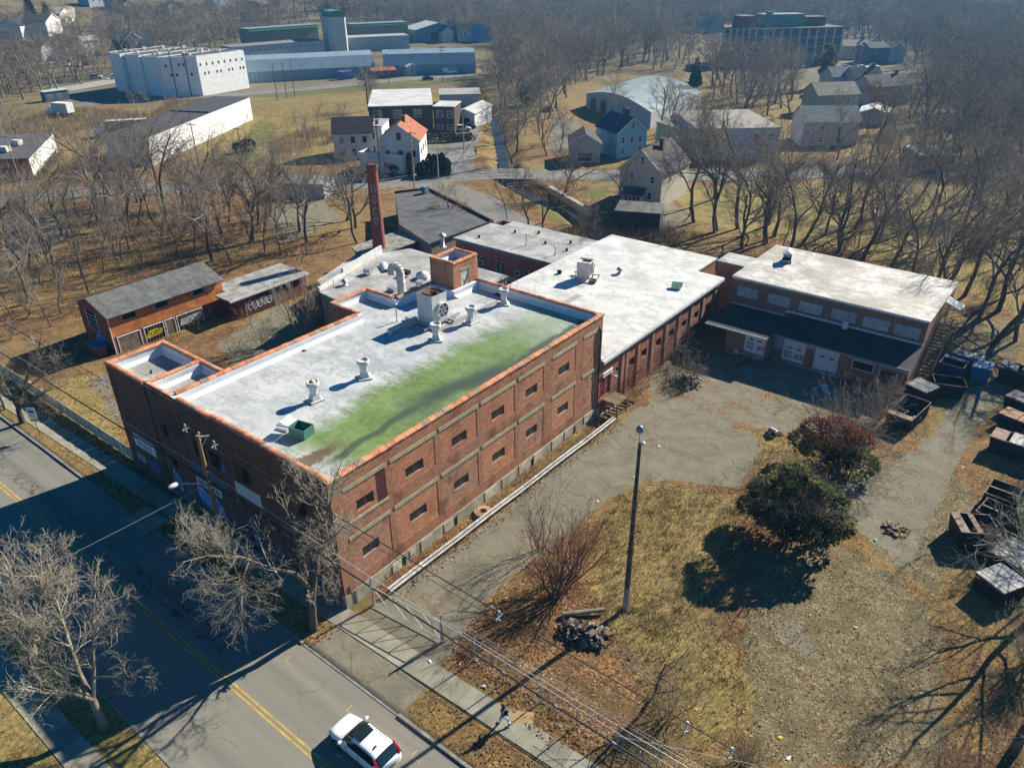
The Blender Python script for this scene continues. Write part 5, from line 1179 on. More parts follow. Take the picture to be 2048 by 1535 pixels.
# red store far left
t_ = thing('red_store', 'red fronted single storey store with flat dark roof and white side wall', 'store', tuple(gt(70,359)), 0)
c0, c1 = gt(70,359), gt(116,304); dv = Vector((c1.y-c0.y, c0.x-c1.x, 0)).normalized()*-14; P4 = [(p.x, p.y) for p in (c0, c1, c1+Vector((-13,-14,0)), c0+Vector((-13,-14,0)))]
mb = MB(); mb.prism(P4, -.5, 4.3); part('wall', mb, white_w, t_, True)
mb = MB(); q = Vector((P4[3][0]-P4[0][0], P4[3][1]-P4[0][1], 0)); n_ = Vector((q.y,-q.x,0)).normalized()*.05; 
if n_.dot(Vector((CAM[0]-c0.x, CAM[1]-c0.y, 0))) < 0: n_ = -n_
mb.beam(c0+n_+Vector((0,0,2.1)), c0+q+n_+Vector((0,0,2.1)), .08, 4.3); part('red_front', mb, brick_mat('store_red', (.24,.04,.04), (.28,.055,.05), (.2,.06,.06), .3, 0), t_, True)
mb = MB(); mb.prism(scale_poly(P4, 1.01), 4.3, 4.5); part('roof', mb, cm((.09,.09,.095)), t_, True)
for i, (k, l_) in enumerate(((.25,.3),(.5,.25),(.4,.6))):
    q = Vector(P4[0]).lerp(Vector(P4[1]), k).lerp(Vector(P4[3]).lerp(Vector(P4[2]), k), l_); s_ = thing('roof_unit', ('white air handler nearest the corner of the red store roof','white air handler further back on the red store roof','small air handler left on the red store roof')[i], 'roof unit', (q.x,q.y,4.5), .5)
    mb = MB(); mb.box(-.9,-.7,.2,.9,.7,1.2); part('casing', mb, m_white_old, s_); mb = MB(); mb.box(-.7,-.5,0,.7,.5,.2); part('curb', mb, m_galv, s_)
# flat dark shop and mossy shed behind the chimney
t_ = thing('dark_flat_shop', 'single storey building with wide dark felt roof and parapet behind the mossy shed', 'store', (-52,62,0))
P4 = [(-40.4,49.9),(-40.0,63.3),(-61.4,71.3),(-64.3,66.0),(-51.0,54.0)]
mb = MB(); mb.prism(P4, -.1, 3.8); part('wall', mb, cm((.24,.21,.18)), t_, True)
mb = MB(); mb.prism(P4, 3.8, 3.95); part('roof', mb, pmat('striped_felt', (.085,.085,.09), .9, .3, .5, 5, col2=(.13,.13,.135)), t_, True)
mb = MB()
for a, b in zip(P4[1:3], P4[2:4]): mb.beam((*a,4.1),(*b,4.1),.3,.35)
mb.beam((*P4[0],4.1),(*P4[1],4.1),.3,.35); part('parapet', mb, m_black_rubber, t_, True)
mb = MB()
for k in range(7):
    p_ = Vector(P4[3]).lerp(Vector(P4[4]), (k+1)/8); q_ = Vector(P4[2]).lerp(Vector(P4[1]), (k+.6)/8); mb.beam((p_.x,p_.y,3.955),(q_.x,q_.y,3.955),.12,.02)
part('roof_seam', mb, cm((.2,.2,.2)), t_, True)
q = g(850,386,4); s_ = thing('roof_unit', 'small blue roof unit at the far corner of the dark felt roof', 'roof unit', (q.x,q.y,3.95), 0); mb = MB(); mb.box(-.5,-.5,.3,.5,.5,1.2); part('casing', mb, cm((.1,.2,.28)), s_); mb = MB(); mb.box(-.4,-.4,0,.4,.4,.3); part('curb', mb, m_galv, s_)
t_ = thing('mossy_shed', 'blue walled shed with mottled mossy grey roof left of the chimney', 'shed', (-48,48,0))
mb = MB(); mb.prism([(-50.6,44.4),(-44.7,42.0),(-44.6,53.4),(-50.6,54.9)], -.1, 2.9); part('wall', mb, pmat('faded_navy_board', (.06,.07,.17), .85, .3, 1.5), t_, True)
mb = MB(); mb.add([(-51.2,44.2,3.0),(-44.3,41.2,3.5),(-44.2,53.9,3.5),(-51.2,55.6,3.0),(-51.2,44.2,2.85),(-44.3,41.2,3.35),(-44.2,53.9,3.35),(-51.2,55.6,2.85)],[(0,1,2,3),(4,5,1,0),(5,6,2,1),(6,7,3,2),(7,4,0,3)]); part('roof', mb, pmat('mossy_roof', (.17,.16,.13), .95, .5, 1.1, 6, col2=(.36,.35,.32)), t_, True)
house('blue_wall_shed', 'tarred shed with bright blue wall among trees left of the mossy roof', (560,395), (650,398), 6, 2.6, 2.6, 'flat', cm((.42,.46,.5)), cm((.2,.2,.2)), cat='shed')
# white garage works and vaulted hall
t_, L, D = house('white_garage_works', 'two storey white-blue garage building with shallow pitched roof and green band', (1389,321.5), (1551.5,318), 22, 6.6, 7.9, 'flat', cm((.42,.48,.58)), cm((.24,.215,.18)), [(.22,3.9,1.5,1.7),(.72,3.9,1.5,1.7),(.9,3.9,1.5,1.7)], cat='garage')
mb = MB(); mb.box(.1,-.08,3.0,L-.1,-.02,3.2); part('green_band', mb, cm((.05,.3,.22)), t_)
for u in (.1,.36,.62):
    mb = MB()
    for k in range(4): mb.box(u*L+.05,-.06,.05+k*.66,u*L+3.6,-.01,.05+k*.66+.63)
    o = part('garage_door', mb, cm((.6,.62,.64)), t_); mb = MB(); 
    for k in range(4): mb.box(u*L+.3+k*.85,-.075,2.1,u*L+.9+k*.85,-.06,2.4)
    put('pane', mb.mesh('pane', m_glass), o)
house('garage_rear_hall', 'older tan hall with low roof attached left of the white-blue garage', (1310,290), (1392,318), 18, 5.2, 5.2, 'flat', cm((.3,.26,.22)), cm((.22,.2,.17)), [(.3,2.2,1.2,1.6),(.6,2.2,1.2,1.6)], cat='hall')
t_ = thing('vaulted_hall', 'broad blue-grey hall with curved metal roof among bare trees', 'hall', tuple(gt(1172,216)), 0)
a, b, c_ = gt(1172,216), gt(1300,258), gt(1400,214); dx_ = (b-a); dy_ = (c_-b); n_ = 14; HPOS.append((a.x+20, a.y+6, 22, True))
vs = []
for j in (0, 1):
    for i in range(n_+1):
        u = i/n_; p_ = a+dx_*u+dy_*j; vs.append((p_.x, p_.y, 4.2+2.1*math.sin(math.pi*u)))
mb = MB(); mb.add(vs, [(i, i+1, i+n_+2, i+n_+1) for i in range(n_)]); part('roof', mb, pmat('blue_metal_roof', (.2,.25,.26), .6, .2, .25, 3, col2=(.3,.34,.33)), t_, True)
mb = MB(); mb.poly([(a.x,a.y,-.3),(b.x,b.y,-.3)]+[vs[i] for i in range(n_, -1, -1)]); d_ = a+dy_; e_ = b+dy_; mb.quad((b.x,b.y,-.3),(e_.x,e_.y,-.3),vs[2*n_+1],vs[n_]); mb.quad((d_.x,d_.y,-.3),(a.x,a.y,-.3),vs[0],vs[n_+1]); mb.poly([(e_.x,e_.y,-.3),(d_.x,d_.y,-.3)]+vs[n_+1:]); part('wall', mb, cm((.36,.38,.4)), t_, True)
for u in (.08,.25,.6): 
    p_ = a+dx_*u; q_ = a+dx_*(u+.09); nn = Vector((dx_.y,-dx_.x,0)).normalized()*.06; mb = MB(); mb.quad(tuple(p_+nn+Vector((0,0,.1))), tuple(q_+nn+Vector((0,0,.1))), tuple(q_+nn+Vector((0,0,3.4))), tuple(p_+nn+Vector((0,0,3.4)))); part('door', mb, cm((.12,.1,.1)), t_, True)
# gable houses to the right and the far rows
H = [
 ('grey_house','pink-grey house with mossy slate side roof above the bare trees', (1600,292),(1712,292),9,5.4,8.2,'gs',pink_w,gn_roof,[(.35,3.2),(.65,3.2),(.35,.8),(.65,.8)],[]),
 ('tan_house','tan house with brown roof crossed by shadows behind the pink-grey house', (1630,232),(1712,229),9,5.4,8.0,'gs',sage_w,tan_roof,[(.35,3.2),(.75,3.2)],[(.5,3.2)]),
 ('pale_blue_house','pale house with blue-grey roof left of the chimneyed row', (1660,192),(1712,190),8,5.6,8.0,'gs',cm((.36,.44,.44)),roofm((.09,.11,.14)),[(.3,3.2),(.7,3.2)],[(.5,3.2)]),
 ('teal_gable_house','house with dark roof and bright teal-blue gable end', (1700,197),(1757,196),8,5.6,8.4,'gs',cm((.32,.4,.4)),gy_roof,[(.4,3.2)],[(.5,3.0)]),
 ('grey_gable_house','grey house with black roof and white corner trim beside the rusty tree', (1738,212),(1818,206),9,5.2,7.8,'gs',cm((.34,.36,.4)),gy_roof,[(.15,3.2),(.35,3.2),(.7,3.2)],[(.5,3.4)]),
 ('white_cottage','low cottage with white metal roof left of the rusty leaved tree', (1715,248),(1770,252),9,3.0,4.2,'gf',cm((.28,.28,.3)),cm((.66,.67,.66)),[(.4,1.0)],[]),
 ('small_tan_house','small tan gabled house at the right among the trees', (1970,215),(2030,213),8,3.6,5.6,'gf',cm((.34,.3,.24)),tan_roof,[(.35,1.0)],[]),
 ('roadside_house','pale brick house half hidden by bare trees near the right street', (1835,345),(1905,345),9,3.4,3.4,'flat',cm((.36,.2,.15)),cm((.4,.4,.38)),[(.3,1.0)],[]),
 ('blue_grey_house','blue-grey house behind trees at the right edge', (1935,262),(1998,262),9,4.6,7.0,'gf',cm((.34,.38,.44)),cm((.34,.38,.42)),[(.4,2.2)],[]),
 ('navy_row_house','navy row house with cream porch near the big factory', (1735,128),(1772,126),8,5.8,7.6,'gs',cm((.1,.12,.2)),gy_roof,[(.3,3.2),(.7,3.2)],[]),
 ('lilac_row_house','pale lilac row house beside the navy one', (1776,127),(1806,126),8,5.6,7.2,'gf',cm((.42,.42,.48)),gy_roof,[(.5,3.2)],[]),
 ('factory_side_house','pale house with three chimneys right of the big factory', (1683,118),(1735,118),8,5.0,7.0,'gs',cm((.46,.46,.48)),roofm((.25,.23,.2)),[(.4,3.0)],[]),
 ('blue_far_house','small bright blue gabled house at the end of the far row', (963,86),(986,84),9,5.4,8.0,'gf',cm((.1,.25,.45)),roofm((.13,.2,.27)),[(.2,3.0),(.5,3.0),(.8,3.0)],[]),
 ('white_far_house','white far house with black roof next to the bright blue one', (916,84),(952,83),8,5.6,8.4,'gs',cm((.55,.52,.46)),gy_roof,[(.15,3.0),(.4,3.0)],[(.5,3.0)]),
 ('dark_roof_far_house','white gabled far house with dark roof left of the black roofed one', (886,86),(907,85),9,5.2,7.6,'gf',cm((.5,.5,.48)),gy_roof,[(.5,3.0)],[]),
 ('white_box_house','bright white box house on the hillside road at upper left', (174,113),(206,110),8,6.6,8.2,'gs',white_w,cm((.3,.3,.28)),[(.3,4.0),(.7,4.0),(.3,1.2),(.7,1.2)],[]),
 ('purple_porch_house','dark purple gabled house with blue porch beside the white jail block', (255,110),(288,106),9,6.4,9.4,'gf',cm((.06,.055,.1)),cm((.35,.32,.27)),[(.5,6.4),(.3,3.4),(.7,3.4)],[]),
 ('grey_porch_house','grey gabled house half behind the white jail block', (294,106),(318,104),9,5.4,7.6,'gf',cm((.35,.38,.42)),cm((.4,.4,.4)),[(.3,3.0),(.6,3.0)],[]),
 ('blue_porch_house','blue-grey gabled house with double porch at upper left', (55,126),(84,124),9,5.2,7.4,'gf',cm((.14,.2,.26)),cm((.32,.34,.36)),[(.3,3.0),(.7,3.0),(.5,.8)],[]),
 ('grey_white_house','grey and white gabled house right of the blue-grey porch house', (88,124),(116,120),9,5.4,7.8,'gf',cm((.4,.42,.44)),cm((.5,.49,.46)),[(.3,3.0),(.6,3.0)],[]),
 ('tree_hidden_house','grey gabled house hidden behind a bare tree left of the white box house', (140,120),(163,117),9,5.6,8.0,'gf',cm((.36,.38,.36)),cm((.5,.48,.42)),[(.4,3.0)],[]),
 ('dark_double_garage','low double garage with brown roof left of the purple house', (226,112),(252,110),7,2.6,3.8,'gs',cm((.1,.1,.13)),roofm((.2,.17,.12)),[],[]),
]
for h in H:
    kw = {'chim': (.8,.5)} if h[0] in ('teal_gable_house','factory_side_house','grey_gable_house') else {}
    house(h[0], h[1], h[2], h[3], h[4], h[5], h[6], h[7], h[8], h[9], h[10], h[11], cat='garage' if 'garage' in h[0] else 'house', **kw)
far = [((30,22),(62,21)),((118,26),(150,25)),((232,22),(262,20)),((250,30),(276,29)),((560,14),(590,13)),((700,20),(740,20)),((820,28),(858,26)),((1392,64),(1418,63)),((1400,48),(1440,47)),((1425,66),(1450,65)),((1120,14),(1160,14)),((1350,18),(1395,17)),((1210,10),(1250,9)),((1620,34),(1660,33)),((1700,24),(1760,22)),((1870,16),(1930,15)),((1985,30),(2030,29)),((430,14),(460,13)),((1300,62),(1340,61)),((1960,90),(2000,88))]
far += [((1500,28),(1540,27)),((1560,20),(1600,19)),((1750,48),(1795,46)),((1820,36),(1860,35)),((1905,58),(1950,56)),((1460,40),(1490,39)),((1330,40),(1365,39)),((1080,40),(1115,39)),((980,28),(1010,27)),((900,14),(940,13)),((620,8),(655,8)),((340,30),(372,29)),((180,14),(212,13)),((80,8),(112,8)),((1990,60),(2035,58)),((1830,80),(1870,79)),((1660,60),(1700,58)),((1260,34),(1290,33)),((1040,14),(1075,13)),((500,30),(530,29))]
fc = [(.55,.55,.52),(.45,.42,.36),(.3,.36,.42),(.5,.47,.44),(.34,.3,.26)]
fd = ['white','cream','blue-grey','pale grey','brown']
fp = ['far left among hillside trees','on the upper left slope','behind the dark conifers','above the purple house','above the domed jail','beyond the jail roofs','behind the far row houses','left of the big factory','upper left of the big factory','touching the big factory','in the central far woods','right of the central far woods','in the middle of the hazy woods','beyond the big factory','in the hazy woods right of the factory','in the blue haze, upper right','at the hazy right edge','above the white jail block','left in the tree belt by the factory','right among bare trees below the haze','behind the big factory penthouse','beyond the factory, deeper in haze','right of the factory above the car row','above the navy row houses','over the dark right tree mass','left behind the factory stair tower','between twin conifers and factory','above the car park woods','behind the far lamp','above the blue far house','above the jail tower, far','above the white jail block, deeper','on the upper slope left of centre','top left corner','far right below the haze band','right of the lilac row house','behind the factory side house','behind the twin conifers','top centre','above the jail wall range']
for i, (A, B) in enumerate(far):
    house('distant_house', 'distant %s house with gabled roof, %s' % (fd[i % 5], fp[i]), A, B, 9, 5.2, 7.6, 'gf' if i % 2 else 'gs', cm(fc[i % 5]), (gy_roof, tan_roof, br_roof)[i % 3], [(.3,2.8,1.2,1.5),(.7,2.8,1.2,1.5)], cat='house', group='distant houses among the trees')
# big factory with window grid
m_fcream = cm((.52,.5,.45)); m_fbrick = brick_mat('far_brick', (.2,.1,.07), (.24,.12,.085), (.2,.14,.11), .3, 0)
def gridblock(t_, A, B, depth, h_, nb, nf, z0=0):
    d = B-A; d.z = 0; L = d.length; ang = math.atan2(d.y, d.x); sub = put('wing_wall', MB().prism([(0,0),(L,0),(L,depth),(0,depth)], -.5, h_).mesh('wing_wall', m_fbrick), t_, Vector((A.x, A.y, 0))-Vector((t_.location.x, t_.location.y, 0)), ang)
    mb = MB(); bw_ = L/nb
    for k in range(nb+1): mb.box(k*bw_-.35,-.35,-.5,k*bw_+.35,-.02,h_)
    for f_ in range(nf+1): mb.box(.35,-.2,f_*h_/nf-.1 if f_ else -.5,L-.35,-.02,f_*h_/nf+.12)
    put('concrete_frame', mb.mesh('concrete_frame', m_fcream), sub)
    for k in range(nb):
        for f_ in range(nf):
            w_ = bw_-.9; hh = h_/nf-1.5; key = ('f', round(w_,1), round(hh,1))
            if key not in WIN:
                b1 = MB(); b1.box(-w_/2,-.1,0,w_/2,-.03,hh); b2 = MB()
                for j in range(5): b2.box(-w_/2+w_*j/4-.05,-.15,0,-w_/2+w_*j/4+.05,-.1,hh)
                for j in range(3): b2.box(-w_/2,-.14,hh*j/2-.04,w_/2,-.1,hh*j/2+.04)
                WIN[key] = (b1.mesh('window', m_glass_blue), b2.mesh('window_bar', cm((.12,.16,.17))))
            o = put('window', WIN[key][0], t_, Vector((A.x, A.y, 0))-Vector((t_.location.x, t_.location.y, 0))+Vector((math.cos(ang)*(k+.5)*bw_, math.sin(ang)*(k+.5)*bw_, f_*h_/nf+.95)), ang); put('window_bar', WIN[key][1], o)
    return sub
A, B, C_ = gt(1441.6,131), gt(1503,132), gt(1674,127)
t_ = thing('grid_window_factory', 'four storey factory with cream concrete grid and large windows in the distance', 'factory', tuple(B))
gridblock(t_, A, B, 18, 13.6, 5, 4); gridblock(t_, B, C_, 18, 13.2, 10, 4)
d = (C_-B); ang = math.atan2(d.y, d.x); L = d.length; HPOS.append((B.x+d.x/2, B.y+d.y/2, 22, True)); HPOS.append((A.x, A.y, 12, True))
mb = MB(); mb.box(-.3,-.4,13.2,L+.3,18,13.6); part('roof', mb, cm((.07,.07,.07)), t_, rot=ang)
mb = MB(); mb.box(5,5,13.6,22,13,18.2); mb.box(7,6,18.2,9,8,19.2); part('green_penthouse', mb, cm((.16,.24,.2)), t_, rot=ang)
mb = MB(); mb.box(24,6,13.6,32,13,17); part('brick_penthouse', mb, m_fbrick, t_, rot=ang)
mb = MB(); mb.box(-6,2,13.4,0,10,18); part('stair_tower', mb, m_fbrick, t_, rot=ang)
# jail: white block with stepped bays
t_ = thing('white_jail_block', 'bright white stepped concrete jail block with rows of small square windows', 'jail block', tuple(gt(405,193)))
a0 = gt(407,192.5); b0 = gt(481,184); d = (b0-a0); d.z = 0; L = 20.0; ang = R(98); HPOS.append((a0.x-16, a0.y+6, 20, True)); jw = cm((.74,.74,.72), .7)
t_.rotation_euler = (0,0,ang); t_.location = (a0.x,a0.y,a0.z)
m_gravel = pmat('gravel_roof', (.085,.08,.072), .95, .25, 1, 8)
Hj = 12.0
for k in range(4):
    y0 = k*9.6; rr = random.Random(k)
    P = [(0,0),(L,0),(L+.6,9.0),(-7.2,9.0)] if k == 0 else [(-7.2,y0-.4),(L-1.1*k,y0-.4),(L-1.1*k+.6,y0+9.0),(-7.2+.8*k,y0+9.0)]
    mb = MB(); mb.prism(P, -.5, Hj); part('wall', mb, jw, t_)
    mb = MB(); mb.prism(scale_poly(P, .94), Hj, Hj+.05); part('roof', mb, m_gravel, t_)
    n_ = len(P); mb = MB()
    for i in range(n_): mb.beam((*scale_poly(P, .97)[i],Hj+.15),(*scale_poly(P, .97)[(i+1) % n_],Hj+.08),.16,.16)
    part('parapet', mb, jw, t_)
    for i in range(7):
        x_ = rr.uniform(-4,L-3); y_ = y0+rr.uniform(1.5,7.5); s_ = rr.uniform(.25,.7); mb = MB(); mb.box(x_-s_,y_-s_*.6,Hj+.05,x_+s_,y_+s_*.6,Hj+.3+s_); part('roof_vent', mb, m_white_old if (k+i) % 2 else cm((.26,.3,.32)), t_)
for k in range(1, 4):
    for i in range(4): window(t_, L-1.1*k-1.0-i*2.0, k*9.6-.42, 9.0, .7, .9, 0, jw, m_glass, (1,1), .08, .02, world=False)
for i in range(8): window(t_, L*(.06+i*.125), -.02, 9.0, .75, 1.0, 0, jw, m_glass, (1,1), .08, .02, world=False)
for i, u in enumerate((.12,.2,.37,.45,.62,.7,.87,.94)): window(t_, L*u, -.02, 6.3, .75, 1.0, 0, jw, m_glass, (1,1), .08, .02, world=False)
lang = math.atan2(-9.0, 7.2); mb = MB()
for u in (.3, .68): mb.tube((-7.2*(1-u)-.06,9.0*(1-u)-.05,0),(-7.2*(1-u)-.06,9.0*(1-u)-.05,Hj+1.2),.13,n=5)
part('pipe', mb, m_black, t_)
for u, z in ((.15,9.0),(.5,9.2),(.62,9.2),(.25,6.2),(.4,6.2),(.8,6.2)):
    window(t_, -7.2*(1-u)-.02, 9.0*(1-u)-.03, z, .9, 1.0, lang, jw, m_glass, (1,1), .08, .03, world=False)
# jail: long walls, dome tower, green roofed wards, arched sheds
t_ = thing('domed_jail_tower', 'pale concrete tower with green barrel dome in the jail', 'tower', tuple(gt(660,108)), 0)
a0, b0 = gt(656,108), gt(694,106); d = b0-a0; d.z = 0; L = d.length; t_.rotation_euler = (0,0,math.atan2(d.y,d.x)); jc = cm((.45,.45,.42))
mb = MB(); mb.prism([(0,0),(L*.2,-1.6),(L*.9,-1.6),(L,0),(L,13),(0,13)], -.5, 15.5); part('wall', mb, jc, t_)
mb = MB(); n_ = 10
for i in range(n_):
    p0 = (L/2-L/2*math.cos(math.pi*i/n_), 15.5+2.6*math.sin(math.pi*i/n_)); p1 = (L/2-L/2*math.cos(math.pi*(i+1)/n_), 15.5+2.6*math.sin(math.pi*(i+1)/n_)); mb.quad((p0[0],-1.7,p0[1]),(p1[0],-1.7,p1[1]),(p1[0],13,p1[1]),(p0[0],13,p0[1]))
mb.poly([(L/2-L/2*math.cos(math.pi*i/n_),-1.7,15.5+2.6*math.sin(math.pi*i/n_)) for i in range(n_, -1, -1)]); part('dome', mb, cm((.06,.2,.17)), t_)
t_, L, D = house('jail_wall_range', 'long pale grey jail wall range with small round openings', (470,127), (650,110), 12, 6.2, 6.2, 'flat', cm((.34,.38,.42)), cm((.18,.18,.18)), [(k/13+.04,4.2,.6,.6) for k in range(13)], cat='jail wall', frame=m_sash_d)
house('jail_wall_range', 'short pale jail wall range right of the domed tower', (700,104), (820,98), 12, 6.0, 6.0, 'flat', cm((.36,.4,.42)), cm((.3,.3,.3)), [(.05,4.2,.6,.6),(.12,4.2,.6,.6)], cat='jail wall', frame=m_sash_d)
def ward(label, A, B):
    t_, L, D = house('green_roof_ward', label, A, B, 10, 9.8, 9.8, 'flat', cm((.2,.22,.17)), cm((.2,.2,.2)), [(k/8+.06,7.2,1.6,1.2) for k in range(8)], cat='jail ward', group='green roofed jail wards')
    mb = MB(); mb.beam((-.2,-.8,9.0),(L+.2,-.8,9.0),1.6,.3); part('green_canopy', mb, cm((.04,.32,.22)), t_)
    mb = MB()
    for k in range(26): mb.tube((L*k/25,9,9.9),(L*k/25,9,11.6),.09,n=4)
    mb.tube((0,9,11.6),(L,9,11.6),.09,n=4); mb.tube((0,9,10.8),(L,9,10.8),.06,n=4); part('roof_railing', mb, cm((.35,.35,.34)), t_)
ward('green canopied jail ward left of the domed tower', (503,104), (640,92)); ward('green canopied jail ward right of the domed tower', (706,92), (818,86))
def arched(label, A, B, dep):
    a, b = gt(*A), gt(*B); d = b-a; d.z = 0; L = d.length
    t_ = thing('arched_shed', label, 'arched shed', (a.x,a.y,a.z), math.atan2(d.y,d.x), 'arched metal sheds of the jail'); prof = [(0,0),(0,3.6),(dep*.22,7.2),(dep*.5,8.4),(dep*.78,7.2),(dep,3.6),(dep,0)]
    mb = MB()
    for (y0,z0),(y1,z1) in zip(prof[1:-2], prof[2:-1]): mb.quad((0,y0,z0),(L,y0,z0),(L,y1,z1),(0,y1,z1))
    part('roof', mb, pmat('pale_blue_metal', (.24,.31,.36), .5, .12, .3, 4), t_)
    mb = MB(); mb.quad((0,0,-.5),(L,0,-.5),(L,0,3.6),(0,0,3.6)); mb.quad((L,dep,-.5),(0,dep,-.5),(0,dep,3.6),(L,dep,3.6)); mb.poly([(0,y,z if z else -.5) for y, z in prof]); mb.poly([(L,y,z if z else -.5) for y, z in prof[::-1]]); part('wall', mb, cm((.2,.29,.35)), t_)
    mb = MB()
    for k in range(int(L/1.6)): mb.box(k*1.6,-.08,-.3,k*1.6+.1,-.005,3.6)
    part('rib', mb, cm((.38,.46,.52)), t_)
arched('long left arched blue metal shed in the jail yard', (498,166), (752,152), 16); arched('right arched blue metal shed with white end door', (768,152), (952,147), 16)
house('blue_metal_barn', 'broad blue metal barn with pale roof beyond the right ward', (832,86), (868,84), 18, 6, 9, 'gf', cm((.14,.2,.3)), cm((.42,.44,.45)), [(.4,.2,5,4.5)], cat='barn', length=26)
house('blue_container', 'bright blue shipping container in the jail yard', (682,160), (706,158), 2.5, 2.6, 2.6, 'flat', cm((.03,.12,.42)), cm((.05,.16,.45)), cat='container', overh=0)
house('red_roof_shelter', 'low shelter with faded red roof beside the arched shed', (746,158), (792,155), 6, 2.6, 3.4, 'gs', cm((.1,.09,.08)), roofm((.28,.09,.07)), cat='shelter')
house('white_hut', 'small white hut in front of the right arched shed', (816,152), (834,150), 4, 3.2, 4.0, 'gf', cm((.5,.52,.54)), cm((.62,.63,.62)), [(.5,1.2)], cat='hut')
house('grey_office_hut', 'grey site office with dark roof behind the two white vans', (862,146), (908,143), 6, 2.8, 4.6, 'gs', cm((.28,.29,.3)), roofm((.1,.1,.1)), [(.3,.8,1.0,1.4),(.75,.8,1.0,1.4)], cat='hut')
# white trailer office, upper left
t_, L, D = house('site_trailer', 'pale blue site trailer with long roof on the gravel lot', (93,205), (140,199), 3.2, 3.0, 3.0, 'flat', cm((.1,.14,.17)), cm((.4,.5,.54)), [(.2,1.0,1.4,1.0),(.6,1.0,1.4,1.0)], cat='trailer')
# ---------------------------------------------------------------- bare winter trees
m_bark = pmat('bark', (.105,.085,.066), .95, .35, 2.0, 12, rnd=.2)
m_bark_pale = pmat('pale_bark', (.25,.215,.155), .95, .3, 2.0, 12, rnd=.12)
m_twig = pmat('twigs', (.215,.18,.145), .95, .3, .8, 5, rnd=.22)
m_twig_pale = pmat('pale_twigs', (.3,.27,.205), .95, .25, .8, 5, rnd=.12)
m_twig_red = pmat('reddish_twigs', (.2,.085,.055), .95, .3, .8, 5, rnd=.15)
m_twig_tan = pmat('tan_twigs', (.25,.175,.09), .95, .3, .8, 5, rnd=.15)

def seg_mesh(name, S, mats):
    """tapered limbs from rows (p0, p1, r0, r1, sides) as one mesh"""
    Vs, Qs, base = [], [], 0
    for n in (3, 4, 6):
        rows = [s for s in S if s[4] == n]
        if not rows: continue
        p0 = np.array([r[0] for r in rows]); p1 = np.array([r[1] for r in rows]); r0 = np.array([r[2] for r in rows]); r1 = np.array([r[3] for r in rows])
        d = p1-p0; d /= np.linalg.norm(d, axis=1, keepdims=True)+1e-9
        ref = np.where(np.abs(d[:, 2:3]) < .9, np.array([[0, 0, 1.0]]), np.array([[1.0, 0, 0]]))
        a = np.cross(d, ref); a /= np.linalg.norm(a, axis=1, keepdims=True)+1e-9; b = np.cross(d, a)
        ring = []
        for p, r in ((p0, r0), (p1, r1)):
            for i in range(n):
                t_ = 2*math.pi*i/n; ring.append(p+a*(math.cos(t_)*r)[:, None]+b*(math.sin(t_)*r)[:, None])
        V_ = np.stack(ring, 1); m_ = len(rows)
        o = base+np.arange(m_)[:, None]*2*n
        q = np.stack([np.stack([o[:, 0]+i, o[:, 0]+(i+1) % n, o[:, 0]+(i+1) % n+n, o[:, 0]+i+n], 1) for i in range(n)], 1).reshape(-1, 4)
        Vs.append(V_.reshape(-1, 3)); Qs.append(q); base += m_*2*n
    return np_mesh(name, np.concatenate(Vs), np.concatenate(Qs), mats, smooth=True)

def unit(v): return v/(np.linalg.norm(v)+1e-9)
def gen_tree(seed, H=16.0, r0=.26, split=.3, kids=(7, 5, 5, 4), ang=(38, 42, 46, 50), ratio=(.58, .55, .5, .5), up=.35, wob=.18, twig=.016, lean=(0, 0), stems=1, flat=0.0):
    rr = np.random.default_rng(seed); T, C = [], []
    def branch(p, d, L, r, lev):
        n = 5 if lev == 0 else (4 if lev == 1 else (3 if lev == 2 else 2))
        pts = [np.array(p, float)]; dirs = []
        for i in range(n):
            d = unit(d+rr.normal(0, wob, 3)+np.array([0, 0, up*(.1 if lev == 0 else .22)]))
            pts.append(pts[-1]+d*L/n); dirs.append(d)
        rt = r*(.35 if lev < 3 else .5)
        for i in range(n):
            ra, rb = r+(rt-r)*i/n, r+(rt-r)*(i+1)/n
            ra, rb = max(ra, twig*.55), max(rb, twig*.5)
            (T if lev == 0 else C).append((pts[i], pts[i+1], ra, rb, 6 if lev == 0 else (4 if lev <= 2 and r > .03 else 3)))
        if lev >= len(kids): return
        k = kids[lev]
        for j in range(k):
            t_ = (split if lev == 0 else .22)+(1-(split if lev == 0 else .22))*(j+rr.uniform(.2, .9))/k
            i = min(n-1, int(t_*n)); fr = t_*n-i
            q = pts[i]*(1-fr)+pts[i+1]*fr; dd = dirs[i]
            ax = unit(np.cross(dd, unit(rr.normal(0, 1, 3)))); a_ = math.radians(ang[lev]*rr.uniform(.7, 1.25))
            nd = dd*math.cos(a_)+ax*math.sin(a_)
            if flat: nd[2] *= (1-flat)
            Lk = L*ratio[lev]*(1.15-.45*t_)*rr.uniform(.75, 1.2); rk = max(twig*.6, (r+(rt-r)*t_)*.62)
            branch(q, nd, Lk, rk, lev+1)
    for s in range(stems):
        a_ = 2*math.pi*s/max(1, stems); k_ = 0 if stems == 1 else .35
        branch((.12*math.cos(a_)*(stems > 1), .12*math.sin(a_)*(stems > 1), -.15), unit(np.array([lean[0]+k_*math.cos(a_), lean[1]+k_*math.sin(a_), 1.0])), H*.8*(1 if s == 0 else rr.uniform(.7, 1)), r0*(1 if stems == 1 else .7), 0)
    return T, C
def tree_mesh(seed, bark, twm, **kw):
    T, C = gen_tree(seed, **kw)
    return seg_mesh('trunk', T, bark), seg_mesh('crown', C, twm)
TREES = []
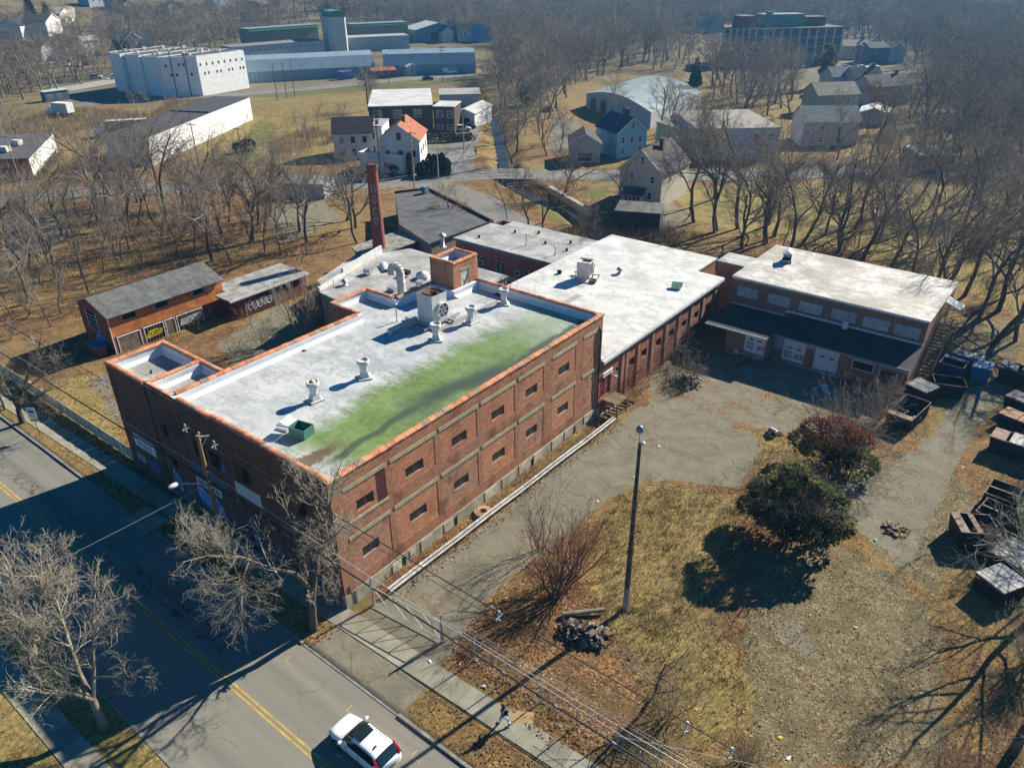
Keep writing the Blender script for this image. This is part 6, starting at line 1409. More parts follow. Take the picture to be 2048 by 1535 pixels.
PROTO = {
 'tall': [tree_mesh(100+i, m_bark, m_twig, H=17, r0=.27, split=.28, kids=(9, 6, 6, 4), twig=.018) for i in range(4)],
 'spread': [tree_mesh(200+i, m_bark, m_twig, H=13, r0=.33, split=.2, kids=(8, 7, 6, 4), ang=(52, 46, 48, 50), ratio=(.72, .58, .52, .5), twig=.018) for i in range(3)],
 'slim': [tree_mesh(300+i, m_bark, m_twig, H=12, r0=.13, split=.25, kids=(12, 6, 4), ang=(34, 38, 42), ratio=(.4, .5, .5), twig=.018) for i in range(3)],
 'red': [tree_mesh(400+i, m_bark, m_twig_tan, H=13, r0=.25, split=.25, kids=(9, 7, 6, 4), twig=.03) for i in range(2)],
 'bushy': [tree_mesh(500+i, m_bark, m_twig, H=5.5, r0=.07, split=.12, kids=(7, 6, 5), ang=(36, 42, 46), ratio=(.55, .55, .5), stems=5, twig=.016) for i in range(2)],
}
def tree(kind, i, x, y, label, cat='tree', s=1.0, group=None, name='bare_tree', rot=None, z=None):
    me = PROTO[kind][i % len(PROTO[kind])]
    z = float(terrain(x, y))+GZ-.05 if z is None else z
    t_ = thing(name, label, cat, (x, y, z), rng.uniform(0, 6.28) if rot is None else rot, group)
    q = rng.uniform(.92, 1.08); t_.scale = (s*q, s*q, s*rng.uniform(.95, 1.08))
    put('trunk', me[0], t_); put('crown', me[1], t_)
    if group: TREES.append((t_, kind, x, y))
    return t_
def in_px_poly(poly, n, gap, seed, front=None):
    """n spots on the land inside an outline given in the photograph, kept apart by gap metres"""
    P = [tuple(gt(a, b)[:2]) for a, b in poly]; rr = random.Random(seed); out = []; x0, x1 = min(p[0] for p in P), max(p[0] for p in P); y0, y1 = min(p[1] for p in P), max(p[1] for p in P); tries = 0
    while len(out) < n and tries < n*200:
        tries += 1; x, y = rr.uniform(x0, x1), rr.uniform(y0, y1)
        if not inpoly(np.array([x]), np.array([y]), P)[0]: continue
        if any((x-a)**2+(y-b)**2 < gap*gap for a, b in out): continue
        out.append((x, y))
    return out
def clear(x, y):
    for hx, hy, hr, hv in HPOS:
        dx, dy = x-hx, y-hy; d0 = math.hypot(dx, dy); ux, uy = CAM[0]-hx, CAM[1]-hy; n_ = math.hypot(ux, uy); al = (dx*ux+dy*uy)/n_; ac = abs(dx*uy-dy*ux)/n_
        if d0 < hr+2.5 or (hv and 0 < al < hr+26+n_*.1 and ac < hr*.95 and rng.random() < .62): return False
    return not any(a < x < b and c < y < d for a, b, c, d in ((-30,1,-3,32),(-37,1,30,65),(-1,25,50,71),(-43,-22,26,46),(-60,-46,7,33)))
def grove(poly, n, gap, seed, kinds, label, group, s=(.85, 1.15), name='bare_tree'):
    rr = random.Random(seed+1)
    for k, (x, y) in enumerate(in_px_poly(poly, n, gap, seed)):
        if not clear(x, y): continue
        tree(kinds[k % len(kinds)], rr.randrange(9), x, y, label, 'tree', rr.uniform(*s), group, name)
grove([(0,560),(60,470),(180,415),(300,390),(420,395),(560,410),(690,470),(640,520),(480,520),(440,545),(300,540),(150,560),(60,640),(0,640)], 52, 2.5, 1, ('tall','slim','slim','tall','slim'), 'bare tree in the leaf strewn wood between brick chimney and back street', 'trees of the wood left of the chimney', (.72,1.02))
grove([(0,560),(60,480),(200,420),(420,400),(700,470),(640,520),(440,545),(150,560),(60,640)], 42, 2.2, 41, ('slim',), 'thin sapling among taller trees in the leaf strewn wood', 'saplings in the leafy wood', (.45,.8), 'sapling')
grove([(1340,460),(1560,400),(2060,380),(2060,660),(1900,600),(1500,480)], 24, 3.4, 42, ('slim','slim','bushy'), 'thin sapling between the large trees on the tan lawn', 'saplings on the tan lawn', (.5,.95), 'sapling')
grove([(1590,340),(1900,310),(2060,300),(2060,345),(1760,350)], 22, 3, 43, ('red','slim'), 'tan twigged small tree in the belt by the right street', 'small trees in the right belt', (.45,.75), 'small_tree')
grove([(300,395),(430,370),(640,400),(720,440),(720,500),(600,500),(440,500)], 14, 4.2, 2, ('spread','tall'), 'broad gnarled bare tree by the grey lot between orange shed and chimney', 'gnarled trees by the grey lot', (.75,1.0))
grove([(30,480),(160,400),(260,370),(330,385),(200,470),(60,540)], 11, 3.6, 3, ('slim','tall'), 'slim bare tree beside the back street at the left edge of the wood', 'slim trees by the back street', (.8,1.1))
grove([(1410,460),(1560,470),(1900,560),(2060,600),(2060,670),(1930,640),(1860,590),(1700,520),(1480,500)], 19, 4.0, 4, ('tall','spread','tall'), 'large bare tree close behind the loading workshop roof', 'trees behind the workshop', (.85,1.1))
grove([(1340,455),(1390,385),(1440,400),(1500,460),(1400,470)], 5, 3.0, 5, ('tall',), 'tall thick trunked bare tree in the clump right of the cream house', 'tall clump right of the cream house', (1.1,1.3))
grove([(1480,480),(1560,400),(1760,380),(2060,400),(2060,580),(1800,520)], 34, 4.0, 6, ('slim','tall','tall'), 'bare tree standing on the tan lawn behind the workshop', 'trees on the tan lawn', (.75,1.1))
grove([(1590,335),(1720,310),(2060,290),(2060,345),(1760,345)], 24, 5.0, 7, ('tall','tall','spread'), 'bare tree in the thick belt between tan lawn and pink-grey house', 'tree belt on the right', (.85,1.15))
grove([(1780,250),(1850,180),(2060,170),(2060,290),(1830,280)], 28, 6.0, 8, ('tall','spread'), 'bare tree in the dark mass at the right edge beside the far houses', 'trees at the right edge', (.9,1.2))
grove([(1380,215),(1420,150),(1600,160),(1620,215),(1560,240),(1470,232)], 22, 5.0, 9, ('tall','tall','spread'), 'bare tree in the grove between vaulted hall and big factory', 'grove before the big factory', (.8,1.1))
grove([(985,245),(1000,140),(1170,120),(1330,100),(1390,130),(1240,148),(1160,170),(1150,215),(1080,250)], 40, 5.6, 10, ('tall','spread','tall'), 'bare tree in the central woods left of the vaulted hall', 'central woods', (.8,1.1))
grove([(1000,300),(1050,260),(1120,250),(1140,290),(1110,330),(1020,330)], 11, 4.0, 11, ('slim','tall'), 'bare tree along the stream above the bridge railing', 'stream side trees', (.7,1.0))
grove([(1160,225),(1230,220),(1230,300),(1180,290)], 7, 4.5, 12, ('tall',), 'bare tree in front of the vaulted hall end wall', 'trees before the vaulted hall', (.8,1.05))
grove([(1290,330),(1330,250),(1400,330),(1380,345)], 5, 4.5, 13, ('tall','spread'), 'bare tree between the blue house and the white-blue garage', 'trees by the garage works', (.8,1.05))
grove([(560,275),(640,255),(740,230),(740,250),(680,290),(600,300)], 12, 4.0, 14, ('slim',), 'thin bare sapling on the rough field left of the brown brick workshop', 'saplings on the rough field', (.55,.8))
grove([(0,260),(60,230),(60,300),(0,330)], 5, 4.0, 15, ('spread','slim'), 'bare roadside tree at the left edge above the red store', 'trees at the left edge', (.7,.95))
grove([(0,560),(90,560),(170,640),(60,680),(0,690)], 10, 3.0, 16, ('slim','bushy'), 'pale scrubby tree in the thicket left of the orange shed', 'thicket left of the shed', (.6,.9))
grove([(-20,95),(60,60),(300,55),(320,80),(180,75),(60,95)], 26, 8, 17, ('tall','tall','spread'), 'bare tree on the wooded slope behind the upper left houses', 'slope trees upper left', (.9,1.25))
grove([(330,60),(450,40),(620,30),(700,40),(640,48),(480,85)], 20, 9, 18, ('tall','spread'), 'bare tree in the wood behind the jail', 'wood behind the jail', (.9,1.2))
# a far wood that reads as one mass
pts = []
for poly, n_, sd_, gap in (([(-100,60),(-100,5),(700,-1),(700,28),(300,52),(100,52)], 700, 31, 7), ([(700,46),(700,-1),(1400,-3),(1400,70),(1000,95),(900,70)], 860, 32, 6.5), ([(1000,230),(1010,110),(1330,80),(1385,140),(1240,148),(1160,165),(1140,230),(1060,250)], 90, 34, 6.5), ([(1900,300),(1860,180),(2150,120),(2150,330),(1930,330)], 90, 35, 5.5), ([(1400,225),(1430,150),(1590,150),(1580,225),(1480,226)], 36, 36, 5.5), ([(1400,62),(1400,-3),(2150,-3),(2150,170),(1850,150),(1700,80)], 800, 33, 6.5)):
    pts += in_px_poly(poly, n_, gap, sd_)
far_proto = PROTO['tall'][0]
pts = [q for q in pts if clear(*q)]
Vp = np.array([(x, y, float(terrain(x, y))) for x, y in pts])
wm = bpy.data.meshes.new('far_woods'); wm.from_pydata([tuple(v) for v in Vp], [], []); wm.materials.append(m_twig)
wo = put('far_woods', wm); wo['kind'] = 'stuff'; wo['label'] = 'hazy mass of bare woods filling the distance'
src = []
for k_, (kd, ii_) in enumerate((('tall',0),('tall',2),('spread',1))):
    T, C = gen_tree(900+k_, H=15, r0=.3, split=.22, kids=(8, 7, 5), ang=(40, 46, 52), ratio=(.6, .56, .6), twig=.05)
    src.append(seg_mesh('bare_tree', T+C, m_twig))
so = []
for k_, (px, py) in enumerate(((1012,92),(1240,85),(655,40))):
    q = gt(px, py); o = put('bare_tree', src[k_], None, (q.x, q.y, q.z)); o['category'] = 'tree'; o['label'] = ('lone bare tree at the far car park edge','lone bare tree before the hazy central woods','lone bare tree right above the domed tower')[k_]; so.append(o)
ng = bpy.data.node_groups.new('far_woods', 'GeometryNodeTree')
ng.interface.new_socket('Geometry', in_out='INPUT', socket_type='NodeSocketGeometry'); ng.interface.new_socket('Geometry', in_out='OUTPUT', socket_type='NodeSocketGeometry')
gi = ng.nodes.new('NodeGroupInput'); go = ng.nodes.new('NodeGroupOutput'); jn = ng.nodes.new('GeometryNodeJoinGeometry')
cc = ng.nodes.new('GeometryNodeGeometryToInstance')
ins = ng.nodes.new('GeometryNodeInstanceOnPoints'); ng.links.new(gi.outputs[0], ins.inputs['Points'])
for o in so:
    oi = ng.nodes.new('GeometryNodeObjectInfo'); oi.inputs['Object'].default_value = o; oi.transform_space = 'ORIGINAL'; oi.inputs['As Instance'].default_value = True
    ng.links.new(oi.outputs['Geometry'], jn.inputs[0])
ng.links.new(jn.outputs[0], ins.inputs['Instance']); ins.inputs['Pick Instance'].default_value = True
rv = ng.nodes.new('FunctionNodeRandomValue'); rv.data_type = 'FLOAT_VECTOR'; rv.inputs[0].default_value = (0, 0, 0); rv.inputs[1].default_value = (.08, .08, 6.28)
er = ng.nodes.new('FunctionNodeEulerToRotation'); ng.links.new(rv.outputs[0], er.inputs[0]); ng.links.new(er.outputs[0], ins.inputs['Rotation'])
rs = ng.nodes.new('FunctionNodeRandomValue'); rs.data_type = 'FLOAT_VECTOR'; rs.inputs[0].default_value = (.75, .75, .7); rs.inputs[1].default_value = (1.35, 1.35, 1.25); ng.links.new(rs.outputs[0], ins.inputs['Scale'])
ng.links.new(ins.outputs[0], go.inputs[0])
md = wo.modifiers.new('trees', 'NODES'); md.node_group = ng

# single trees one can point to
def own_tree(name, label, px, py, seed, bark, twm, cat='tree', **kw):
    q = g(px, py) if isinstance(px, (int, float)) else px
    T, C = gen_tree(seed, **kw); t_ = thing(name, label, cat, (q.x, q.y, GZ-.05))
    put('trunk', seg_mesh('trunk', T, bark), t_); put('crown', seg_mesh('crown', C, twm), t_)
    return t_
def limb_tree(name, label, q, limbs, seed, bark, twm, kids=(6, 5, 4), ang=(44, 46, 50), ratio=(.62, .6, .55), twig=.012, up=.2):
    """a tree with its main limbs given as lists of points (x, y, z, radius) from the foot; twigs grow from the limbs"""
    rr = np.random.default_rng(seed); T, C = [], []
    def twigs(p, d, L, r, lev):
        n = 3 if lev < 2 else 2; pts = [np.array(p, float)]
        for i in range(n):
            d = unit(d+rr.normal(0, .17, 3)+np.array([0, 0, up*.25])); pts.append(pts[-1]+d*L/n)
            ra, rb = max(twig*.6, r*(1-.6*i/n)), max(twig*.5, r*(1-.6*(i+1)/n)); C.append((pts[-2], pts[-1], ra, rb, 4 if r > .03 else 3))
        if lev >= len(kids): return
        for j in range(kids[lev]):
            t_ = .2+.8*(j+rr.uniform(.2, .9))/kids[lev]; i = min(n-1, int(t_*n)); q_ = pts[i]+(pts[i+1]-pts[i])*(t_*n-i); dd = unit(pts[i+1]-pts[i])
            ax = unit(np.cross(dd, unit(rr.normal(0, 1, 3)))); a_ = math.radians(ang[lev]*rr.uniform(.7, 1.3)); twigs(q_, dd*math.cos(a_)+ax*math.sin(a_), L*ratio[lev]*rr.uniform(.7, 1.15), max(twig*.6, r*.55), lev+1)
    for lm, nt, Lt in limbs:
        P = [np.array(p[:3], float) for p in lm]; Rr = [p[3] for p in lm]
        for i in range(len(P)-1): T.append((P[i], P[i+1], Rr[i], Rr[i+1], 6))
        tot = len(P)-1
        for j in range(nt):
            t_ = 1-(.75*((j+rr.uniform(0, .8))/nt)); i = min(tot-1, int(t_*tot)); q_ = P[i]+(P[i+1]-P[i])*(t_*tot-i); dd = unit(P[i+1]-P[i])
            ax = unit(np.cross(dd, unit(rr.normal(0, 1, 3)))); a_ = math.radians(42*rr.uniform(.5, 1.4)); twigs(q_, dd*math.cos(a_)+ax*math.sin(a_), Lt*rr.uniform(.6, 1.15), Rr[-1]*.7, 0)
        twigs(P[-1], unit(P[-1]-P[-2]), Lt, Rr[-1]*.9, 0)
    t_ = thing(name, label, 'tree', (q.x, q.y, GZ-.05)); put('trunk', seg_mesh('trunk', T, bark), t_); put('crown', seg_mesh('crown', C, twm), t_)
    return t_
q = g(628, 1258)
limb_tree('street_tree', 'forked bare street tree at the factory corner with one long limb over the road', q, [
 ([(0,0,-.1,.34),(.1,.05,1.4,.28),(.3,.05,2.6,.27)], 0, 1), ([(.3,.05,2.6,.22),(.0,.2,4.4,.18),(-.4,.3,6.2,.14),(-1.0,.4,8.6,.07)], 9, 1.7),
 ([(.3,.05,2.6,.22),(.3,.6,4.6,.19),(.5,1.2,7.0,.15),(1.5,1.7,10.2,.09),(1.9,2.1,12.2,.05)], 16, 2.0), ([(.2,.1,4.0,.15),(1.0,-1.2,6.6,.13),(.8,-2.5,7.8,.11),(-.6,-3.3,8.4,.09),(-1.4,-4.4,8.9,.05)], 10, 2.2), ([(-.4,-3.2,8.3,.08),(.6,-4.4,8.2,.06),(1.4,-5.0,8.0,.04)], 11, 2.0), ([(-.6,-3.3,8.4,.08),(-2.0,-3.9,8.9,.06),(-3.0,-4.4,9.4,.04)], 12, 2.0),
 ([(.5,1.2,7.0,.1),(1.8,.9,8.2,.07),(3.0,1.0,9.4,.045)], 8, 1.6), ([(1.0,1.5,8.6,.1),(.0,1.5,10.2,.07),(-.6,1.4,11.6,.04)], 8, 1.5), ([(.3,.6,4.6,.1),(1.7,.3,5.8,.06),(2.6,.4,7.0,.04)], 7, 1.5)], 61, m_bark, m_twig_pale, kids=(5, 4, 3), twig=.01)
q = g(209, 1453)
limb_tree('street_tree', 'large pale twigged bare tree over the near left kerb, bottom left corner', q, [
 ([(0,0,-.1,.28),(-.1,0,1.2,.23),(-.3,.05,2.2,.21)], 0, 1), ([(-.3,.05,2.2,.17),(-1.5,.2,3.4,.13),(-3.2,.7,4.6,.09),(-4.8,1.2,5.6,.05)], 15, 1.9),
 ([(-.3,.05,2.2,.17),(-.8,.8,3.8,.12),(-1.3,1.4,5.4,.08),(-2.2,2.4,7.0,.045)], 12, 1.8), ([(-.3,.05,2.2,.14),(-2.0,-.5,3.2,.1),(-3.6,-.9,4.0,.07),(-5.6,-1.2,5.0,.035)], 13, 1.9),
 ([(-.2,0,2.3,.12),(-.5,-.9,3.6,.085),(-.4,-1.9,4.6,.05)], 9, 1.7), ([(-.5,.6,3.4,.08),(1.0,1.4,3.9,.05),(2.3,2.0,4.2,.03)], 7, 1.1), ([(-2.8,.6,4.4,.08),(-4.2,-.3,5.0,.05),(-5.6,-.6,5.8,.035)], 9, 1.6), ([(-1.3,1.4,5.4,.07),(-.4,2.4,6.6,.045),(.1,2.9,7.6,.03)], 5, 1.1)], 62, m_bark_pale, m_twig_pale, kids=(5, 4, 2), twig=.0085)
q = g(20, 1500)
limb_tree('street_tree', 'pale bare tree at the left edge of the shaded lawn', Vector((-11.5,-17.6,0)), [([(0,0,-.1,.3),(0,.2,2.4,.24)], 0, 1), ([(0,.2,2.4,.18),(-1.2,.6,4.6,.12),(-2.0,1.2,7.0,.05)], 12, 2.0), ([(0,.2,2.4,.18),(1.0,.9,4.6,.12),(.9,1.9,7.4,.05)], 13, 2.0), ([(0,.2,2.6,.16),(-.3,1.6,4.8,.1),(-.6,2.9,6.6,.05)], 10, 1.8)], 63, m_bark_pale, m_twig_pale, kids=(5, 5, 3))
q = g(45, 845)
limb_tree('street_tree', 'dark forked tree on the verge left of the white walled fence', q, [([(0,0,-.1,.33),(0,.1,1.6,.27)], 0, 1), ([(0,.1,1.6,.22),(.2,.8,3.2,.19),(.4,1.8,4.8,.14),(.9,3.0,6.6,.08)], 9, 2.2), ([(0,.1,1.6,.18),(1.6,.3,2.6,.14),(3.4,.8,3.6,.1),(5.4,1.4,4.9,.05)], 10, 2.0), ([(0,.1,1.6,.17),(-1.2,.1,3.0,.12),(-2.4,.3,4.4,.06)], 8, 1.8), ([(.3,1.0,3.4,.1),(1.7,2.2,4.6,.07),(3.0,3.2,5.8,.04)], 8, 1.8)], 64, m_bark, m_twig, kids=(5, 4, 3), twig=.014)
own_tree('multi_stem_tree', 'pale many stemmed tree in the overgrown yard behind the factory', 606, 678, 71, m_bark_pale, m_twig_pale, H=10.5, r0=.15, split=.3, stems=7, kids=(6, 4, 3), ang=(26, 32, 38), ratio=(.45, .45, .45), up=.5, wob=.1, twig=.02)
own_tree('yard_thicket', 'tangled tan thicket in the angle of the stepped factory wall', 640, 640, 72, m_bark_pale, m_twig_tan, 'shrub', H=5.0, r0=.05, split=.1, stems=12, kids=(6, 5, 3), ang=(36, 40, 44), twig=.02)
for k, (px, py, hh, sd, lb) in enumerate(((470,690,3.5,73,'thin bare sapling in the courtyard by the tower'),(520,670,4.0,74,'taller bare sapling in the middle of the leafy courtyard'),(500,630,3.6,75,'reddish bare bush before the low red shed'),(390,640,4.0,76,'bare bush beside the yellow graffiti door'))):
    own_tree('sapling', lb, px, py+20, sd, m_bark, (m_twig_tan, m_twig_tan, m_twig_red, m_twig)[k], 'sapling', H=hh, r0=.05, split=.1, stems=3, kids=(6, 4, 3), twig=.014)
own_tree('bare_shrub', 'tall reddish bare shrub clump beside the driveway', 1110, 1195, 77, m_bark, m_twig_red, 'shrub', H=7.5, r0=.1, split=.1, stems=11, kids=(7, 5, 4), ang=(24, 34, 40), ratio=(.42, .48, .5), up=.45, twig=.012)
own_tree('bare_shrub', 'second reddish shrub clump right behind the first by the driveway', 1150, 1150, 78, m_bark, m_twig_red, 'shrub', H=6.0, r0=.07, split=.08, stems=9, kids=(7, 5, 4), ang=(30, 38, 42), twig=.012)
own_tree('bare_shrub', 'thin birch like clump on the upper side of the driveway shrubs', 1080, 1100, 79, m_bark, m_twig, 'shrub', H=6.5, r0=.06, split=.15, stems=5, kids=(7, 4, 3), ang=(28, 34, 40), twig=.012)
own_tree('dead_tree', 'crooked dead looking tree on the rough grass right of the fallen heap', 1290, 1405, 80, m_bark, m_twig, H=6.5, r0=.13, split=.2, kids=(6, 5, 4), lean=(.25,.2), ang=(55, 50, 50), ratio=(.7, .6, .5), twig=.012)
own_tree('bare_shrub', 'low greyish shrub by the front fence in the rough lot', 1330, 1440, 81, m_bark, m_twig_tan, 'shrub', H=3.4, r0=.05, split=.05, stems=9, kids=(7, 5, 4), ang=(42, 44, 46), twig=.012)
own_tree('bare_shrub', 'bushy tan scrub behind the fence at the bottom edge', 1480, 1530, 82, m_bark, m_twig_tan, 'shrub', H=3.0, r0=.05, split=.05, stems=9, kids=(7, 5, 4), ang=(42, 44, 46), twig=.012)
own_tree('bare_shrub', 'twiggy bare bush in front of the dark workshop doors', 1752, 842, 83, m_bark, m_twig, 'shrub', H=5.6, r0=.09, split=.08, stems=9, kids=(7, 5, 4), ang=(38, 42, 46), twig=.015)
own_tree('bare_shrub', 'red brown bramble tangle by the wooden steps', 1262, 770, 84, m_bark, m_twig_red, 'shrub', H=4.2, r0=.04, split=.05, stems=10, kids=(7, 5, 3), ang=(50, 50, 50), twig=.014)
own_tree('bare_shrub', 'dark vine tangle against the wing wall in shade', 1330, 715, 85, m_bark, m_twig, 'shrub', H=5.5, r0=.05, split=.05, stems=10, kids=(7, 5, 3), ang=(44, 46, 50), twig=.016)
own_tree('bare_shrub', 'bare scrub heap before the corner of wing and workshop', 1385, 760, 86, m_bark, m_twig, 'shrub', H=3.2, r0=.05, split=.05, stems=8, kids=(6, 5, 3), ang=(44, 46, 50), twig=.014)
own_tree('bare_tree', 'leaning bare tree at the bottom right edge', Vector((38.6,14.2,0)), 0, 87, m_bark, m_twig, H=13, r0=.3, split=.22, kids=(8, 6, 5, 3), ang=(50, 46, 46, 46), ratio=(.62, .55, .52, .5), lean=(-.06,.1), twig=.014)
own_tree('bare_tree', 'pale branched tree over the lidded bins at the right edge', Vector((38.2,26.5,0)), 0, 88, m_bark_pale, m_twig_pale, H=11, r0=.24, split=.18, kids=(8, 6, 5, 3), ang=(52, 46, 46, 46), ratio=(.66, .55, .52, .5), lean=(-.12,-.05), twig=.014)
own_tree('bare_tree', 'bare tree leaning over the upper row of bins at the right edge', Vector((37.2,45.0,0)), 0, 89, m_bark, m_twig, H=12, r0=.26, split=.2, kids=(8, 6, 5, 3), ang=(50, 46, 46, 46), ratio=(.66, .55, .52, .5), lean=(-.08,-.05), twig=.016)
own_tree('bare_tree', 'tall dark tree right of the fire stair', 1985, 690, 90, m_bark, m_twig, H=17, r0=.36, split=.2, kids=(8, 6, 5, 4), ang=(48, 46, 46, 46), twig=.02)
own_tree('bare_shrub', 'tangle of bare scrub in the bottom right corner', Vector((36.0,8.2,0)), 0, 91, m_bark, m_twig_tan, 'shrub', H=4.2, r0=.06, split=.05, stems=12, kids=(7, 5, 4), ang=(42, 44, 46), twig=.014)
own_tree('bare_tree', 'rusty leaved tree right of the white roofed cottage', 1795, 265, 92, m_bark, pmat('rust_leaves', (.3,.125,.06), .95, .3, .6, 5, trans=.4), H=13, r0=.3, split=.15, kids=(9, 7, 6, 4), ang=(48, 46, 46, 46), ratio=(.62, .55, .52, .5), twig=.045)
own_tree('bare_tree', 'dark forked tree in front of the cream house', 1232, 424, 93, m_bark, m_twig, H=11, r0=.3, split=.2, kids=(7, 6, 5, 3), ang=(50, 48, 48, 46), twig=.02)
own_tree('bare_tree', 'spreading bare tree at the end of the back street bridge', 1130, 385, 94, m_bark, m_twig, H=10, r0=.28, split=.18, kids=(8, 7, 6, 4), ang=(58, 48, 48, 46), ratio=(.75, .58, .52, .5), twig=.022)
own_tree('bare_tree', 'single spreading tree on the field left of the brown brick workshop roof', 738, 222, 95, m_bark, m_twig, H=13, r0=.34, split=.15, kids=(8, 7, 6, 4), ang=(52, 48, 48, 46), ratio=(.72, .58, .52, .5), twig=.03)
own_tree('bare_tree', 'tan leaved small tree beside the dark felt roof', 905, 470, 96, m_bark, m_twig_tan, H=8.5, r0=.16, split=.15, kids=(8, 7, 5, 3), ang=(44, 46, 46, 46), twig=.02)
for k, (px, py, lb) in enumerate(((1015,440,'left bare tree by the bridge path behind the rear low roof'),(1058,455,'middle tan tree by the bridge path behind the rear low roof'),(1085,445,'right tan tree by the bridge path behind the rear low roof'),(1165,480,'dark scrub tree behind the white roof corner'))):
    tree(('slim','red','red','bushy')[k], k, *g(px, py)[:2], lb, s=(.8,.75,.8,1.2)[k])
for k, (x, y, kd, s_, lb) in enumerate(((41.5,38.0,'spread',.95,'bare tree hanging over the two open bins at the right edge'),(40.0,52.0,'tall',.9,'bare tree between the upper bins at the right edge'),(42.0,20.5,'tall',.8,'dark tree behind the lowest bins, right edge'),(36.5,70.5,'spread',1.0,'broad bare tree right of the rust topped bin'),(30.0,74.0,'tall',1.0,'bare tree just beyond the blue bin'),(40.5,66.0,'tall',1.05,'bare tree at the right edge above the bins'))):
    tree(kd, k, x, y, lb, s=s_)
own_tree('bare_shrub', 'pale straight stemmed scrub at the right edge below the bins', Vector((38.2,21.5,0)), 0, 97, m_bark_pale, m_twig_pale, 'shrub', H=4.8, r0=.05, split=.05, stems=12, kids=(7, 5, 4), ang=(36, 40, 44), twig=.014)
# evergreens from many small sprays
m_ever = pmat('evergreen_needles', (.1,.12,.045), .9, .5, 1.2, 8, col2=(.21,.215,.08), rnd=.1, trans=.4)
m_ever_dk = pmat('dark_conifer', (.022,.04,.026), .9, .4, 1.0, 6, col2=(.05,.075,.045), rnd=.12, trans=.4)
m_yellow_bush = pmat('yellow_dry_foliage', (.26,.17,.06), .95, .3, 1.0, 8, trans=.4)
def sprays(n, fn, size, seed, mat, name='crown', asp=.35):
    rr = np.random.default_rng(seed); V_ = []; 
    for i in range(n):
        p, o = fn(rr); p = np.array(p); d = unit(np.array(o)+rr.normal(0, .35, 3)); s = unit(np.cross(d, rr.normal(0, 1, 3)))*size*asp*rr.uniform(.6, 1.3); e = d*size*rr.uniform(.6, 1.4)
        V_ += [p-s*.5, p+e*.5-s, p+e, p+e*.5+s]
    return np_mesh(name, np.array(V_), np.arange(4*n).reshape(-1, 4), mat)
def cone_fn(H, Rb, layers=0):
    def f(rr):
        t_ = 1-math.sqrt(rr.uniform(0, 1)); z = H*(.06+.94*t_); r = Rb*(1-t_)*(.55+.45*rr.uniform(0, 1))
        if layers: r *= .7+.45*abs(math.sin(z*layers))
        a = rr.uniform(0, 6.283); return (r*math.cos(a), r*math.sin(a), z), (math.cos(a), math.sin(a), -.15)
    return f
def col_fn(H, Rb):
    def f(rr):
        t_ = rr.uniform(0, 1); z = H*t_; r = Rb*min(1, 2.2*(1-t_)**.6)*min(1, .7+t_)*(.75+.25*rr.uniform(0, 1)); a = rr.uniform(0, 6.283); return (r*math.cos(a), r*math.sin(a), z), (.3*math.cos(a), .3*math.sin(a), 1)
    return f
def blob_fn(C_):
    w = np.array([c[3]**2 for c in C_]); w = w/w.sum()
    def f(rr):
        c = C_[rr.choice(len(C_), p=w)]; d = unit(rr.normal(0, 1, 3)); d[2] = abs(d[2])*.9-.15 if rr.uniform() < .8 else d[2]; r = c[3]*rr.uniform(.45, 1.0)**.5; return (c[0]+d[0]*r, c[1]+d[1]*r, max(.1, c[2]+d[2]*r*.8)), d
    return f
def evergreen(name, label, cat, x, y, fn, n, size, seed, mat, H, tr=.15, group=None, me=None, z=None):
    z = float(terrain(x, y))+GZ-.05 if z is None else z
    t_ = thing(name, label, cat, (x, y, z), rng.uniform(0, 6), group)
    put('trunk', MB().tube((0,0,-.1),(0,0,H*.85),tr,tr*.25,7).mesh('trunk', m_bark), t_)
    put('crown', me or sprays(n, fn, size, seed, mat), t_); return t_
q = g(1570, 1085)
t_ = evergreen('evergreen_bush', 'big dark green evergreen bush with ragged outline in the rough lot', 'bush', q.x, q.y, blob_fn([(0,0,2.2,2.0),(-1.7,.6,2.2,1.7),(1.7,-.2,2.3,1.7),(.3,1.9,4.0,1.5),(-1.2,-.3,4.8,1.2),(1.9,1.2,4.8,1.1),(-2.7,1.8,2.8,1.3),(3.3,.6,3.1,1.1),(2.6,1.8,1.6,1.2),(-.4,1.0,6.0,.9),(.9,.6,5.6,.8),(-2.4,.2,4.4,.8),(2.9,1.2,4.6,.7),(-3.4,.6,1.6,.9)]), 9000, .34, 1, m_ever, 4.6, .2)
t_.rotation_euler = (0,0,0)
T, C = gen_tree(611, H=8.0, r0=.1, split=.1, stems=9, kids=(7, 6, 5), ang=(40, 44, 46), twig=.014); put('bare_branches', seg_mesh('bare_branches', T+C, m_twig), t_)
q = g(1672, 935)
t_ = evergreen('mixed_bush', 'bush of grey twigs and red-brown leaves with green skirts, behind the evergreen', 'bush', q.x, q.y, blob_fn([(-.2,0,1.5,1.7),(1.7,.4,1.6,1.5),(-2.0,.2,1.4,1.4),(3.0,.8,2.2,1.3)]), 4200, .3, 2, m_ever, 3.4, .15)
T, C = gen_tree(612, H=8.4, r0=.1, split=.1, stems=10, kids=(8, 6, 5), ang=(42, 46, 48), twig=.016); put('bare_branches', seg_mesh('bare_branches', T+C, m_twig), t_)
put('red_leaves', sprays(2600, blob_fn([(.2,1.6,4.6,1.8),(-1.2,.9,4.2,1.4),(2.0,1.3,4.0,1.4)]), .22, 3, pmat('red_brown_leaves', (.2,.065,.045), .95, .35, 1, 8, trans=.4)), t_)
mec = [sprays(1600, col_fn(4.2, .75), .3, 10+i, m_ever_dk) for i in range(2)]
